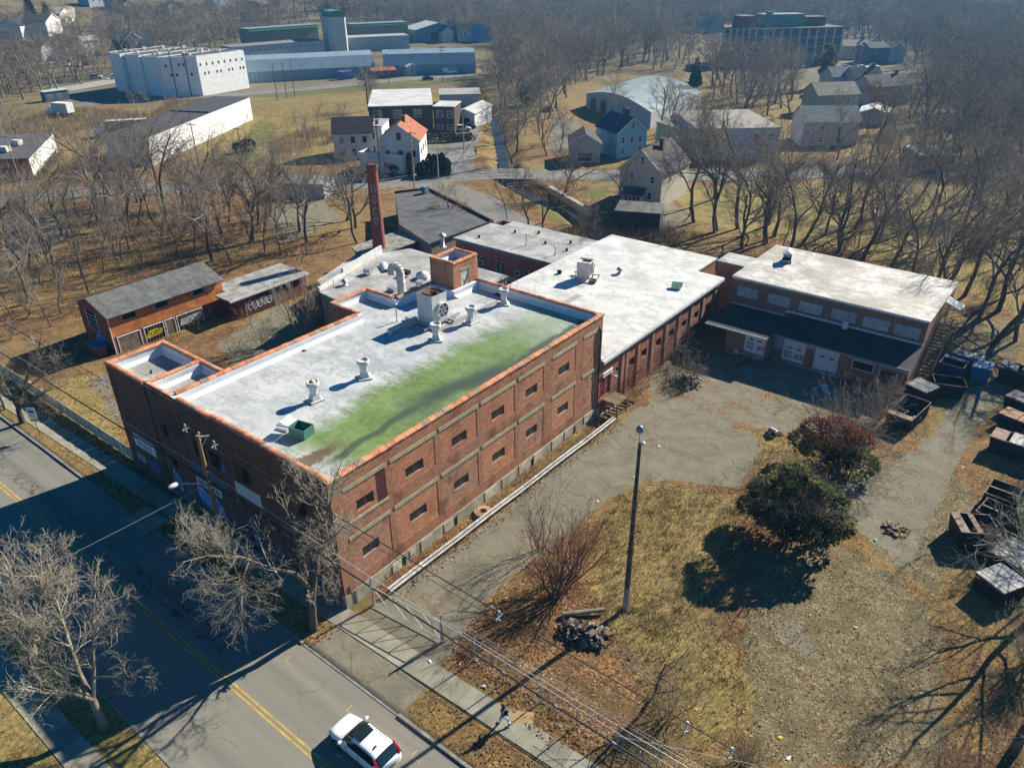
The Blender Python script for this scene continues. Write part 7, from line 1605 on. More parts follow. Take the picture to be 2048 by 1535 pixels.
for k, px in enumerate((819,838,846,858,868,877,884,893)):
    q = g(px+2, 352-(k > 2)*2); t_ = evergreen('columnar_evergreen', 'dark columnar evergreen in the row along the white garage car park', 'evergreen', q.x, q.y, None, 0, 0, 0, m_ever_dk, 3.6, .1, 'columnar evergreens along the car park', mec[k % 2]); t_.scale = (rng.uniform(.85,1.15),)*2+(((1.1,.62,.75,1.0,.98,1.0,1.05,.8)[k]),)
q = g(790, 346); evergreen('round_evergreen', 'small round dark bush against the white garage wall', 'bush', q.x, q.y, blob_fn([(0,0,1.0,1.0)]), 700, .3, 21, m_ever_dk, 1.2)
mcon = [sprays(4200, cone_fn(15, 3.4, 2.4), .9, 30+i, m_ever_dk) for i in range(2)]
for k, (px, py, s_, lb) in enumerate(((75,75,1.25,'large dark conifer on the upper left slope'),(105,70,1.0,'second dark conifer right of the largest on the upper left slope'),(1390,172,.62,'dark conifer above the white-blue garage roof'),(1895,160,.95,'dark conifer in the hazy right background'),(2015,150,.9,'dark conifer at the right edge below the haze'),(1300,80,1.0,'left dark conifer of the pair in the hazy central woods'),(1318,78,.85,'right dark conifer of the pair in the hazy central woods'),(905,52,.8,'dark conifer above the white far house'),(1005,62,.75,'dark conifer beside the far street lamp'),(650,22,1.0,'dark conifer behind the domed tower'),(1590,45,1.0,'conifer in the blue haze right of the factory'),(1860,25,1.1,'conifer silhouette in the blue haze at upper right'),(1240,30,1.0,'conifer deep in the central haze'))):
    q = gt(px, py); t_ = evergreen('conifer', lb, 'conifer', q.x, q.y, None, 0, 0, 0, m_ever_dk, 12, .25, None, mcon[k % 2]); t_.scale = (s_,)*3
q = g(1645, 175); evergreen('pine', 'loose brown-green pine in front of the big factory car park', 'pine', q.x, q.y, blob_fn([(0,0,5,2),(1,.5,7,1.9),(-1.2,0,8.5,1.8),(.5,-.5,10.5,1.6),(0,0,12.5,1.2),(1.2,.6,9.3,1.2)]), 3200, .7, 40, m_ever, 13, .25)
q = g(1057, 212); evergreen('green_bush', 'bright green bushy tree among the grey central woods', 'bush', q.x, q.y, blob_fn([(0,0,2.6,2.4),(1.2,.3,2,1.8),(-.8,0,4.2,1.7)]), 2600, .55, 41, pmat('bright_green_foliage', (.07,.12,.025), .9, .35, 1, 6, col2=(.13,.18,.04), trans=.4), 4)
q = g(1327, 384); evergreen('yellow_bush', 'straw yellow egg shaped bush right of the cream house', 'bush', q.x, q.y, blob_fn([(0,0,1.6,1.4),(0,0,2.9,1.3)]), 2600, .35, 42, m_yellow_bush, 3)
q = g(497, 303); evergreen('dark_shrub', 'dark shrub on the field right of the long warehouse', 'bush', q.x, q.y, blob_fn([(0,0,1.6,1.7),(2,0,1.3,1.4)]), 1200, .5, 43, pmat('dark_shrub_twigs', (.07,.065,.04), .95, .4, 1), 2)
q = gt(2040, 275); evergreen('yellow_green_bush', 'yellow-green bush at the right edge', 'bush', q.x, q.y, blob_fn([(0,0,2,2.2)]), 900, .6, 44, pmat('yellow_green', (.16,.2,.04), .9, .3, 1), 2.5)
mb = MB(); hd_a, hd_b = g(905,283), g(946,279); rr = np.random.default_rng(50)
def hedge_fn(a, b, w, h):
    def f(rr):
        t_ = rr.uniform(); p = a.lerp(b, t_); return (p.x+rr.uniform(-w, w), p.y+rr.uniform(-w, w), GZ+h*rr.uniform(.05, 1)), (rr.normal(), rr.normal(), .6)
    return f
for k, (pa, pb, w_, h_, mm, lb) in enumerate((((832,285),(905,283),.9,2.0,'dark_shrub_twigs','dark clipped hedge in front of the brown brick workshop'),((900,284),(945,280),.9,1.6,'dark_shrub_twigs','low dark hedge beside the parked silver car'),((75,362),(118,308),1.0,.9,'evergreen_needles','low green hedge along the red store'))):
    o = solo('hedge', sprays(1500, hedge_fn(g(*pa), g(*pb), w_, h_), .4, 60+k, MATS[mm], 'hedge'), None, lb, 'hedge')
# brush, grass tufts and litter
def scatter_blades(name, polys, dens, hgt, wid, seed, mats, lean=.5, tuft=5, avoid=None, kind='stuff', zf=None, spread=.18):
    rr = np.random.default_rng(seed); Vv = []; mi = []
    for poly, k in polys:
        P = np.array(poly); x0, y0 = P.min(0); x1, y1 = P.max(0); n = int((x1-x0)*(y1-y0)*dens*k)
        X_, Y_ = rr.uniform(x0, x1, n), rr.uniform(y0, y1, n); ok = inpoly(X_, Y_, poly)
        for ap in (avoid or []): ok &= ~inpoly(X_, Y_, ap)
        X_, Y_ = X_[ok], Y_[ok]; hn = np.sin(X_*.55+1.3*np.sin(Y_*.4))*np.cos(Y_*.6+np.sin(X_*.5)); keep = rr.uniform(-1, 1, len(X_)) < hn+.55; X_, Y_ = X_[keep], Y_[keep]
        for _ in range(tuft):
            m_ = len(X_); bx = X_+rr.normal(0, spread, m_); by = Y_+rr.normal(0, spread, m_); h_ = hgt*rr.uniform(.5, 1.35, m_); a = rr.uniform(0, 6.283, m_); l_ = lean*h_*rr.uniform(.2, 1.3, m_)
            z = np.full(m_, GZ) if zf is None else zf(bx, by)
            p0 = np.stack([bx-np.sin(a)*wid, by+np.cos(a)*wid, z], 1); p1 = np.stack([bx+np.sin(a)*wid, by-np.cos(a)*wid, z], 1); p2 = np.stack([bx+np.cos(a)*l_, by+np.sin(a)*l_, z+h_], 1)
            Vv.append(np.stack([p0, p1, p2], 1).reshape(-1, 3)); mi.append(rr.integers(0, len(mats), m_))
    V_ = np.concatenate(Vv); return struct(name, np_mesh(name, V_, np.arange(len(V_)).reshape(-1, 3), mats, np.concatenate(mi)), None, None, kind)
g1 = pmat('straw_grass', (.4,.29,.13), .95, .25, .6, 6, trans=.4); g2 = pmat('pale_straw', (.46,.37,.2), .95, .25, .6, 6, trans=.4); g3 = pmat('olive_grass', (.17,.16,.06), .95, .3, .6, 6, trans=.4); g4 = pmat('brown_stalks', (.17,.095,.05), .95, .3, .6, 6)
AV = [P_DRIVE, P_APRON]
o = scatter_blades('dry_grass', [(DRY[0][0], 1.0), (DRY[1][0], .7)], 7.5, .42, .024, 1, [g1, g2, g3, g1, g4], .9, 8, AV); o['label'] = 'tufts of straw coloured dry grass in the rough lot'
LOT = gp([(895,1290),(985,1200),(1160,1045),(1300,960),(1480,975),(1520,900),(1700,870),(1830,860),(1960,900),(2048,1100),(2048,1535),(1300,1535)])
o = scatter_blades('weeds', [(LOT, 1.0), (gp([(60,740),(200,720),(300,780),(240,880),(150,840)]), 1.0), (gp([(420,720),(560,600),(650,640),(560,700)]), 1.2)], 1.1, .45, .018, 2, [g4, g3, g1], .7, 5, AV+[P_STRIP]); o['label'] = 'brown and olive weeds over the rough lot'
o = scatter_blades('verge_grass', [([(-90,-5.5),(-90,-3.8),(14,-3.1),(14,-5.5)], 1.0), ([(9.4,-5.5),(50,-5.5),(50,-3.0),(9.4,-3.2)], 1.6), ([(9.4,-1.2),(50,-.6),(50,.2),(9.4,.2)], 1.6), ([(-40,-17.9),(30,-17.9),(30,-16.1),(-40,-16.1)], 1.0), ([(-95,-2.6),(-28,-1.4),(-28,-.6),(-95,-.6)], 1.0)], 5.0, .12, .02, 3, [g1, g3, g3, g4], .9, 5, AV); o['label'] = 'short worn grass on the street verges'
o = scatter_blades('wall_weeds', [([(.3,1.0),(1.9,1.0),(2.4,31.0),(.3,31.0)], 1.0)], 7.0, .9, .016, 4, [g4, g1, g4], .5, 4, None); o['label'] = 'dead weeds between factory wall and guard pipes'
m_l = [pmat('leaf_rust', (.24,.1,.045), .9, .25, 3, 9, trans=.4), pmat('leaf_tan', (.38,.24,.13), .9, .2, 3, 9, trans=.4), pmat('leaf_pale', (.56,.45,.33), .85, .15, 3, 9, trans=.4), pmat('leaf_dark', (.09,.05,.03), .9, .3, 3, 9)]
def leaves(name, polys, dens, size, seed, label, w=(.35,.3,.15,.2), avoid=None):
    rr = np.random.default_rng(seed); Vv = []; mi = []
    for poly, k in polys:
        P = np.array(poly); x0, y0 = P.min(0); x1, y1 = P.max(0); n = int((x1-x0)*(y1-y0)*dens*k); X_, Y_ = rr.uniform(x0, x1, n), rr.uniform(y0, y1, n); ok = inpoly(X_, Y_, poly)
        for ap in (avoid or []): ok &= ~inpoly(X_, Y_, ap)
        X_, Y_ = X_[ok], Y_[ok]; hn = np.sin(X_*.8+2*np.sin(Y_*.5))*np.cos(Y_*.9+np.sin(X_*.7)); kp = rr.uniform(-1, 1, len(X_)) < hn+.7; X_, Y_ = X_[kp], Y_[kp]; m_ = len(X_)
        c = np.stack([X_, Y_, GZ+rr.uniform(.02, .1, m_)], 1); a = rr.uniform(0, 6.28, m_); s = size*rr.uniform(.5, 1.3, m_)
        u_ = np.stack([np.cos(a)*s, np.sin(a)*s, rr.normal(0, .16, m_)*s], 1); v_ = np.stack([-np.sin(a)*s*.6, np.cos(a)*s*.6, rr.normal(0, .16, m_)*s], 1)
        Vv.append(np.stack([c-u_, c-v_, c+u_, c+v_], 1).reshape(-1, 3)); mi.append(rr.choice(4, m_, p=w))
    V_ = np.concatenate(Vv); o = struct(name, np_mesh(name, V_, np.arange(len(V_)).reshape(-1, 4), m_l, np.concatenate(mi)), None, label, 'stuff'); return o
leaves('leaf_litter', [(LOT, 1.0)], 26, .07, 1, 'fallen brown leaves over the rough lot', (.35,.42,.17,.06), [P_DRIVE, P_STRIP])
leaves('leaf_litter', [(gp([(895,1290),(985,1200),(1100,1120),(1200,1200),(1100,1300),(1250,1500),(1100,1500)]), 1.0), ([(9.4,-5.4),(45,-5.4),(45,-3.0),(9.4,-3.2)], .8), ([(9.4,-1.1),(45,-.6),(45,1.6),(8.4,1.6)], 1.0), ([(.4,.6),(2.6,.6),(3.0,31),(.4,31)], .8), ([(-2.0,-5.5),(1.2,-5.5),(1.2,-3.4),(-2.0,-3.4)], 1.0)], 20, .09, 2, 'rusty fallen leaves along fence, verge and factory wall', (.55,.2,.08,.17))
leaves('leaf_litter', [(gp([(0,640),(60,560),(180,450),(400,420),(640,480),(690,520),(440,545),(200,590),(150,640)]), 1.0), (gp([(60,740),(200,720),(300,780),(240,880),(150,840)]), .6)], 7, .13, 3, 'orange-brown leaf carpet of the wood behind the shed', (.6,.25,.05,.1))
leaves('leaf_litter', [(P_STRIP, .22), (P_YARD, .3), (P_COURT, .4)], 14, .065, 4, 'scattered leaves on the old yard asphalt', (.3,.45,.2,.05))
tz = lambda a, b: terrain(a, b)+GZ
for k, (poly, d_, h_, mats_, lb) in enumerate((
  ([(20,250),(110,215),(300,228),(330,215),(330,200),(420,200),(330,240),(160,262),(60,300),(0,330),(0,270)], 2.2, 1.5, [g4, m_twig, g1], 'brown brush on the bank between trailer and warehouse'),
  ([(540,285),(620,255),(690,268),(660,290),(560,312)], 3.0, 1.0, [m_twig_red, g4, g2], 'red-brown brush at the edge of the rough field'),
  ([(880,190),(950,165),(985,215),(965,225),(890,215)], 2.6, 1.2, [m_twig, m_twig_red, g4], 'dark brush on the bank behind the grey store'),
  ([(120,155),(250,135),(250,150),(160,165),(90,170)], 1.2, .9, [m_twig, g3], 'scrub on the heap of the gravel lot'),
  ([(1100,470),(1210,440),(1330,450),(1420,480),(1200,500)], 4.0, 1.2, [m_twig, g4], 'brush behind the white roof'),
  ([(500,210),(740,200),(730,250),(640,310),(540,300)], 1.6, .6, [g2, g1, g1], 'tall straw grass of the rough field'),
  ([(0,600),(60,500),(180,440),(420,400),(690,480),(640,520),(440,545),(150,570)], .5, 1.3, [m_twig, m_twig_tan, g4], 'thin undergrowth of the leafy wood'),
  ([(1480,480),(1560,400),(2060,390),(2060,640),(1900,580)], .5, 1.2, [m_twig, g4, g1], 'thin undergrowth on the tan lawn'),
  ([(1340,800),(1290,700),(1400,660),(1420,720),(1380,770)], 4.0, .9, [m_twig, g4, g3], 'brush in the shaded corner of the yard'))):
    P_ = [tuple(gt(a, b)[:2]) for a, b in poly]
    o = scatter_blades('brush', [(P_, 1.0)], d_, h_, .03, 20+k, mats_, .5, 6, None, 'stuff', tz, .4); o['label'] = lb

# a label of its own for every tree of the groves: by build, by the landmark it stands nearest to, by rank
LMK = [('orange timber shed',g(300,600)),('low red shed',g(540,580)),('brick chimney',g(757,515)),('red store',g(60,330)),('long white warehouse',g(370,290)),('blue walled shed',g(610,392)),('dark felt roof',g(880,420)),('cream house',g(1265,400)),('blue house',g(1255,310)),('vaulted hall',g(1280,215)),('white-blue garage',g(1470,310)),('loading workshop',g(1680,560)),('white roofed wing',g(1250,540)),('pink-grey house',g(1655,275)),('grid window factory',gt(1570,125)),('domed jail tower',gt(675,100)),('white jail block',g(400,180)),('brown brick workshop',g(830,250)),('row of dumpsters',g(1950,740)),('white box house',gt(190,108)),('purple porch house',gt(270,104)),('stream bridge',g(1000,350)),('roadside house',g(1870,340)),('tan house',g(1670,225)),('small tan gabled house',gt(2000,210)),('blue-grey porch house',gt(70,122)),('site trailer',g(115,200))]
ADJ = {'tall': 'tall', 'spread': 'broad crowned', 'slim': 'slim', 'red': 'tan twigged', 'bushy': 'bushy'}
ORD = 'nearest,second nearest,third nearest,fourth nearest,fifth nearest,sixth nearest,seventh nearest,eighth nearest,ninth nearest,tenth nearest,eleventh nearest,twelfth nearest,thirteenth nearest,fourteenth nearest,fifteenth nearest,sixteenth nearest'.split(',')
buck = {}
for t_, kd, x, y in TREES:
    d_, nm, q = min((math.hypot(x-q.x, y-q.y), nm, q) for nm, q in LMK)
    ux, uy = q.x-CAM[0], q.y-CAM[1]; n_ = math.hypot(ux, uy); dep = ((x-q.x)*ux+(y-q.y)*uy)/n_; lat = ((x-q.x)*uy-(y-q.y)*ux)/n_
    w_ = ('behind' if dep > 0 else 'in front of') if abs(dep) > abs(lat) else ('right of' if lat > 0 else 'left of')
    noun = {'sapling': 'sapling', 'small_tree': 'small tree'}.get(t_.name.split('.')[0], 'bare tree')
    buck.setdefault((ADJ[kd], noun, w_, nm), []).append((d_, t_))
for (a_, noun, w_, nm), lst in buck.items():
    lst.sort(key=lambda p: p[0])
    for k, (d_, t_) in enumerate(lst): t_['label'] = '%s %s %s the %s%s' % (a_, noun, w_, nm, ', %s to it' % ORD[min(k, 15)] if len(lst) > 1 else '')
# ---------------------------------------------------------------- fence, gate, guard pipes
def chain(mb, a, b, z0, z1, pitch=.16, r=.0035):
    a = Vector(a); b = Vector(b); L = (b-a).length; d = (b-a)/L; h = z1-z0; n = int(L/pitch)
    nn = Vector((-d.y, d.x, 0))
    def wire(p, q, off):
        s = (q-p).normalized().cross(nn)*r*1.6; o_ = nn*off
        mb.add([p-s+o_, p+s+o_, q+s+o_, q-s+o_], [(0,1,2,3)])
    up = Vector((0,0,1)); k = int(h/pitch)+1
    for i in range(-k, n+1):
        for sgn in (1, -1):
            u0, u1 = i*pitch, i*pitch+h; v0, v1 = 0.0, h
            if u0 < 0: v0 = -u0; u0 = 0
            if u1 > L: v1 = h-(u1-L); u1 = L
            if v1 <= v0+.02: continue
            if sgn < 0: v0, v1 = h-v0, h-v1
            wire(a+d*u0+up*(z0+v0), a+d*u1+up*(z0+v1), .004*sgn)
fe = thing('chain_link_fence', 'grey chain link fence with barbed top wire along the front of the rough lot', 'fence', (30,.2,0))
F0, F1 = Vector((7.45,.1,0)), Vector((52,1.0,0)); post = MB().tube((0,0,-.05),(0,0,2.15),.04,n=7).tube((0,0,2.15),(0,.25,2.5),.02,n=5).mesh('post', m_galv)
for k in range(18):
    q = F0.lerp(F1, k/17); put('post', post, fe, Vector((q.x,q.y,GZ))-fe.location, (rng.uniform(-.03,.03),rng.uniform(-.03,.03),0))
mb = MB(); mb.tube((F0.x,F0.y,2.15),(F1.x,F1.y,2.15),.025,n=6); part('top_rail', mb, m_galv, fe, True)
mb = MB(); 
for z, y in ((2.38,.14),(2.52,.24),(.25,0)): mb.tube((F0.x,F0.y+y,z),(F1.x,F1.y+y,z),.008,n=4)
part('barbed_wire', mb, m_galv, fe, True)
mb = MB(); chain(mb, F0, F1, .12, 2.12); o = part('mesh', mb, m_galv, fe, True); o['kind'] = 'stuff'
ga = thing('chain_link_gate', 'wide chain link gate of braced pipe frames across the driveway', 'gate', (4.3,-.2,0))
G0, G1 = Vector((1.25,-.45,0)), Vector((7.3,.08,0)); pal = pmat('pale_pipe', (.5,.5,.47), .5, .15, 2, metal=.3)
mb = MB(); mb.tube(G0+Vector((0,0,-.05)),G0+Vector((0,0,2.7)),.07,n=8); part('gate_post', mb, m_galv, ga, True); mb = MB(); mb.tube(G1+Vector((0,0,-.05)),G1+Vector((0,0,2.6)),.07,n=8); part('gate_post', mb, m_galv, ga, True)
P_ = [G0.lerp(G1, .02+k*.24) for k in range(5)]; up = lambda z: Vector((0,0,z))
mb = MB(); mb.tube(P_[0]+up(1.85),P_[4]+up(1.85),.032,n=6); mb.tube(P_[0]+up(.3),P_[4]+up(.3),.032,n=6)
for p in P_: mb.tube(p+up(.3),p+up(1.85),.03,n=6)
part('gate_frame', mb, pal, ga, True)
for i in range(4): mb = MB(); mb.tube(P_[i]+up(1.83),P_[i+1]+up(.33),.026,n=6); part('brace', mb, m_trim, ga, True)
mb = MB(); chain(mb, P_[0], P_[4], .32, 1.83); o = part('mesh', mb, m_galv, ga, True); o['kind'] = 'stuff'
fs_ = thing('chain_link_fence', 'short chain link stretch between factory corner and the gate', 'fence', (.6,-.6,0)); mb = MB(); mb.tube((.12,-.9,0),(.12,-.9,2.2),.04,n=6); mb.tube((.12,-.9,2.1),(1.2,-.46,2.1),.02,n=5); part('post', mb, m_galv, fs_, True); mb = MB(); chain(mb, (.12,-.9,0),(1.2,-.46,0), .15, 2.1); o = part('mesh', mb, m_galv, fs_, True); o['kind'] = 'stuff'
fw_ = thing('board_fence', 'pale slatted fence along the pavement left of the tower', 'fence', (-60,-1.7,0))
m_slat = pmat('pale_slat', (.43,.4,.31), .9, .25, 1.2, rnd=.12); sl_ = MB().box(-.44,-.02,.05,.44,.02,1.35).mesh('slat', m_slat); fp_ = MB().tube((0,.06,0),(0,.06,1.5),.035,n=6).mesh('post', m_galv)
for k in range(72):
    xx = -28.9-k*.9; yy = -1.55-.012*k*.4; put('slat', sl_, fw_, Vector((xx,yy,GZ+rng.uniform(-.03,.03)))-fw_.location, (0,0,rng.uniform(-.02,.02)))
    if k % 3 == 0: put('post', fp_, fw_, Vector((xx-.45,yy,GZ))-fw_.location)
gr = thing('guard_pipes', 'two parallel whitish guard pipes on short posts along the factory foot', 'guard rail', (1.6,15,0))
m_pp = pmat('white_pipe_paint', (.4,.39,.35), .75, .3, 1.5, col2=(.6,.61,.6))
for dx, z in ((0,.62),(.27,.56)):
    mb = MB(); N_ = 12
    for k in range(N_): 
        a_, b_ = Vector((1.3+.62*k/N_+dx,.9+29.6*k/N_,z+.03*math.sin(k*1.7))), Vector((1.3+.62*(k+1)/N_+dx,.9+29.6*(k+1)/N_,z+.03*math.sin((k+1)*1.7))); mb.tube(a_,b_,.095,n=8)
    part('pipe', mb, m_pp, gr, True)
pst = MB().tube((0,0,0),(0,0,.62),.05,n=6).mesh('post', m_rust)
for k in range(9): put('post', pst, gr, Vector((1.45+.6*k/8,1.4+28.5*k/8,GZ-.1))-gr.location)
# ---------------------------------------------------------------- poles and wires
P0 = Vector((-9.92,-4.5,0)); HP = 12.0
up_ = thing('utility_pole', 'tall orange-brown timber utility pole with street lamp arm before the factory', 'utility pole', tuple(P0))
mb = MB(); mb.tube((0,0,-.1),(-.05,.02,HP),.2,.13,10); part('pole', mb, m_pole, up_, smooth=False)
m_ins = pmat('insulator', (.5,.5,.5), .4, .1)
def insul(par, c, name='insulator'):
    mb = MB(); c = Vector(c)
    for (a, b) in (((0,0,.22),(0,-.2,-.1)),((0,0,.22),(0,.2,-.1)),((0,-.2,-.1),(0,.2,-.1)),((0,0,.22),(0,0,-.3))): mb.tube(c+Vector(a),c+Vector(b),.035,n=5)
    for dy, dz in ((0,.26),(-.22,-.12),(.22,-.12),(0,-.32)): mb.blob(c+Vector((0,dy,dz)),.09,.06,.06,1,7,4,0)
    return part(name, mb, m_ins, par)
mb = MB(); mb.beam((-.05,0,HP-.15),(.1,.75,HP-.35),.08,.1); mb.beam((0,0,HP-1.0),(.08,.6,HP-.4),.05,.05); part('bracket_arm', mb, m_galv, up_)
mb = MB(); mb.path([(0,-.1,7.7),(-.4,-.6,8.2),(-.8,-1.2,8.4),(-1.05,-1.55,8.4)], .04, 6); part('lamp_arm', mb, m_galv, up_)
mb = MB(); mb.blob((-1.25,-1.85,8.4),.26,.45,.12,1,10,6,.05); o = part('lamp_head', mb, m_white_old, up_, smooth=True)
mb = MB()
for z in (9.2,8.4,7.9): mb.tube((.0,.0,z),(.3,-.05,z),.05,n=6); mb.lathe(.32,-.05,[(0,z-.08),(.09,z-.05),(.09,z+.06),(0,z+.08)],8)
part('bracket', mb, m_ins, up_)
PR = Vector((36.0,-4.6,0)); PL = Vector((-62.0,-4.9,0))
t_ = thing('utility_pole', 'far left timber utility pole beyond the street trees', 'utility pole', tuple(PL)); mb = MB(); mb.tube((0,0,-.1),(0,0,12),.18,.12,8); part('pole', mb, m_pole_grey, t_); mb = MB(); mb.beam((0,-1,11.8),(0,1,11.8),.1,.1); part('crossarm', mb, m_pole_grey, t_)
def sag(mb, a, b, r, s=.6, n=14):
    a = Vector(a); b = Vector(b); pts = [a.lerp(b, k/n)-Vector((0,0,s*4*(k/n)*(1-k/n))) for k in range(n+1)]; mb.path(pts, r, 5); return pts
def wire(label, a, b, r, s, m, beads=0):
    mb = MB(); pts = sag(mb, a, b, r, s); c_ = (Vector(a)+Vector(b))/2; w_ = thing('overhead_wire', label, 'wire', tuple(c_)); part('wire', mb, m, w_, True)
    return w_, pts
for k, (dy, z, r, s, m, lb) in enumerate(((.55,11.6,.016,.15,m_cable,'topmost dark wire of the high spaced bundle'),(.35,11.28,.016,.15,m_cable,'outer lower wire of the high spaced bundle'),(.75,11.28,.016,.15,m_cable,'inner lower wire of the high spaced bundle'),(-.05,9.2,.014,.2,m_wire_pale,'pale bare wire below the high bundle'),(-.05,8.4,.05,.25,m_cable,'thick black lashed cable, lowest on the utility pole'))):
    a_ = P0+Vector((.1 if k < 3 else .3,dy,z)); w_, p1 = wire(lb+', right of the pole', a_, PR+Vector((0,dy,z)), r, s, m); wl_, p2 = wire(lb+', left of the pole', a_, PL+Vector((0,dy,z)), r, s, m)
    if k == 0:
        for xx in (-9.0,3.4,15.7,26.0,28.0): f_ = (xx-a_.x)/(36-a_.x); insul(w_, a_.lerp(PR+Vector((0,dy,z)), f_)-Vector((0,0,.6*f_*(1-f_)+.22))-w_.location, 'spacer')
        for xx in (-10.8,-12.5,-24,-36): f_ = (xx-a_.x)/(-62-a_.x); insul(wl_, a_.lerp(PL+Vector((0,dy,z)), f_)-Vector((0,0,.6*f_*(1-f_)+.22))-wl_.location, 'spacer')
    if k == 4:
        mb = MB()
        for q in p1: mb.tube(q+Vector((-.12,0,0)), q+Vector((.12,0,0)), .07, n=5)
        put('lashing', mb.mesh('lashing', pmat('lashing_grey', (.16,.16,.16), .6, .2)), w_, -w_.location)
wire('thin pale service wire crossing the street', P0+Vector((-.1,-.1,8.0)), (-12.5,-30,7.5), .009, .3, m_wire_pale)
wire('thin guy wire across the bottom right corner', (17.0,-1.0,1.0), (60,12,9), .012, .1, m_wire_pale)
t_ = thing('tall_light_pole', 'tall weathered grey pole with floodlight on top in the rough lot', 'light pole', (15.5,9.95,0))
mb = MB(); mb.tube((0,0,-.1),(.0,.0,2.2),.23,.2,10,1); mb.tube((0,0,2.2),(-.05,.1,14.0),.2,.11,10,0); part('pole', mb, [m_pole_grey, pmat('pale_pole_base', (.3,.28,.25), .9, .3, 2)], t_)
mb = MB(); mb.tube((-.05,.1,13.95),(-.1,.05,14.9),.05,n=6); mb.tube((-.05,.1,14.0),(.25,-.1,14.2),.05,n=6); part('lamp_bracket', mb, m_galv, t_)
mb = MB(); mb.lathe(-.1,.05,[(0,14.8),(.22,14.84),(.25,15.0),(.15,15.2),(0,15.24)],12); part('lamp_head', mb, pmat('lamp_grey', (.2,.22,.24), .3, .1, metal=.4), t_, smooth=True); mb = MB(); mb.blob((.25,-.12,14.2),.14,.14,.12,2); part('lamp_head', mb, m_white, t_, smooth=True)
def plain_pole(name, label, q, H, mat=None, arm=0, lamp=None, r=.14):
    t_ = thing(name, label, 'utility pole' if not lamp else 'street lamp', (q.x,q.y,q.z)); mb = MB(); mb.tube((0,0,-.1),(0,0,H),r,r*.65,7); part('pole', mb, mat or m_pole_grey, t_)
    if arm: 
        mb = MB(); 
        for k in range(arm): mb.beam((-1.1,-.4,H-.4-k*.9),(1.1,.4,H-.4-k*.9),.12,.14)
        part('crossarm', mb, mat or m_pole_grey, t_)
    if lamp: mb = MB(); mb.path([(0,0,H-.1),(-.6,-.3,H+.2),(-1.2,-.6,H+.2)], .05, 5); mb.blob((-1.5,-.75,H+.18),.4,.2,.1,1); part('lamp_head', mb, m_galv, t_)
    return t_
m_pole_y = pmat('pale_timber_pole', (.34,.25,.15), .9, .2, 1)
for px, py, H, mt, ar, lp, lb in ((178,588,7.5,None,0,1,'dark yard pole with lamp behind the orange shed'),(47,385,11,m_pole_y,1,0,'pale utility pole in front of the red store'),(215,385,8,m_pole_y,0,0,'pale pole in front of the white warehouse end'),(398,330,9,None,1,0,'dark utility pole before the long white warehouse wall'),(482,298,5,None,1,0,'short pole in the field right of the warehouse'),(555,200,11,None,0,0,'first of the dark pole cluster beyond the warehouse'),(574,196,11,None,0,0,'second of the dark pole cluster beyond the warehouse'),(590,193,11,None,0,0,'third of the dark pole cluster beyond the warehouse'),(335,225,14,m_pole,0,0,'tall brown pole beside the white jail block'),(829,378,11,m_pole_y,2,0,'timber pole with crossarms in front of the white garage'),(761,348,10,None,1,0,'dark pole before the white garage wall'),(928,306,8,m_pole_y,0,0,'pale pole in the car park below the brown workshop annex'),(877,358,6,m_galv,0,1,'grey lamp post at the end of the columnar evergreens'),(886,166,12,None,3,0,'dark utility pole with arms before the right arched shed'),(778,166,10,None,0,0,'utility pole at the seam of the two arched sheds'),(1326,345,9,m_pole_y,0,0,'pale pole in front of the garage rear hall'),(1085,470,8,None,0,0,'pole behind the rear low roof'),(60,123,11,m_pole_y,0,0,'pale pole beside the blue-grey porch house'),(18,135,9,m_galv,0,1,'curved street lamp at the upper left edge'),(205,118,12,m_pole_y,0,0,'utility pole right of the white box house'),(992,88,12,m_pole_y,0,0,'pale tall pole beside the far street'),(1006,90,8,m_galv,0,1,'twin globe lamp near the far car park'),(1716,142,9,m_galv,0,1,'white lamp post among the far parked cars'),(1640,95,14,m_galv,0,0,'thin flag pole right of the big factory')):
    plain_pole('utility_pole' if not lp else 'street_lamp', lb, g(px, py) if py > 140 else gt(px, py), H, mt, ar, lp)
t_ = thing('bus_sign', 'white and blue street sign with yellow plate on a thin post', 'street sign', (-40.6,-4.85,GZ)); mb = MB(); mb.tube((0,0,-.1),(0,0,3.1),.035,n=6); part('post', mb, m_black_rubber, t_)
mb = MB(); mb.box(-.42,-.06,1.9,.42,-.04,3.05); sg = part('plate', mb, m_white, t_, rot=R(35)); mb = MB(); mb.box(-.27,-.067,2.5,.27,-.06,2.75); mb.box(-.3,-.067,2.85,.1,-.06,2.9); mb.box(-.2,-.067,2.3,.25,-.06,2.34); mb.box(-.3,-.067,2.1,.3,-.06,2.13); put('lettering', mb.mesh('lettering', m_navy), sg)
mb = MB(); mb.box(-.4,-.06,1.55,.4,-.04,1.85); part('yellow_plate', mb, pmat('sign_yellow', (.62,.42,.02), .6, .1), t_, rot=R(35))
t_ = thing('parking_sign', 'narrow white and blue parking sign on a post by the left tree', 'street sign', (-48.3,-4.9,GZ)); mb = MB(); mb.tube((0,0,-.1),(0,0,2.9),.12,.1,7); part('post', mb, m_pole_grey, t_); mb = MB(); mb.box(-.25,-.16,1.9,.25,-.13,2.8); part('plate', mb, m_white_old, t_, rot=R(35)); mb = MB(); mb.box(-.22,-.175,1.92,.22,-.161,2.25); part('blue_plate', mb, pmat('sign_blue', (.03,.2,.45), .6, .1), t_, rot=R(35))
t_ = thing('verge_post', 'thin dark post on the verge left of the white and blue sign', 'post', (-43.6,-5.0,GZ)); mb = MB(); mb.tube((0,0,-.1),(-.2,0,2.3),.04,n=6); part('post', mb, m_black_rubber, t_)  # thin dark post, leaning slightly
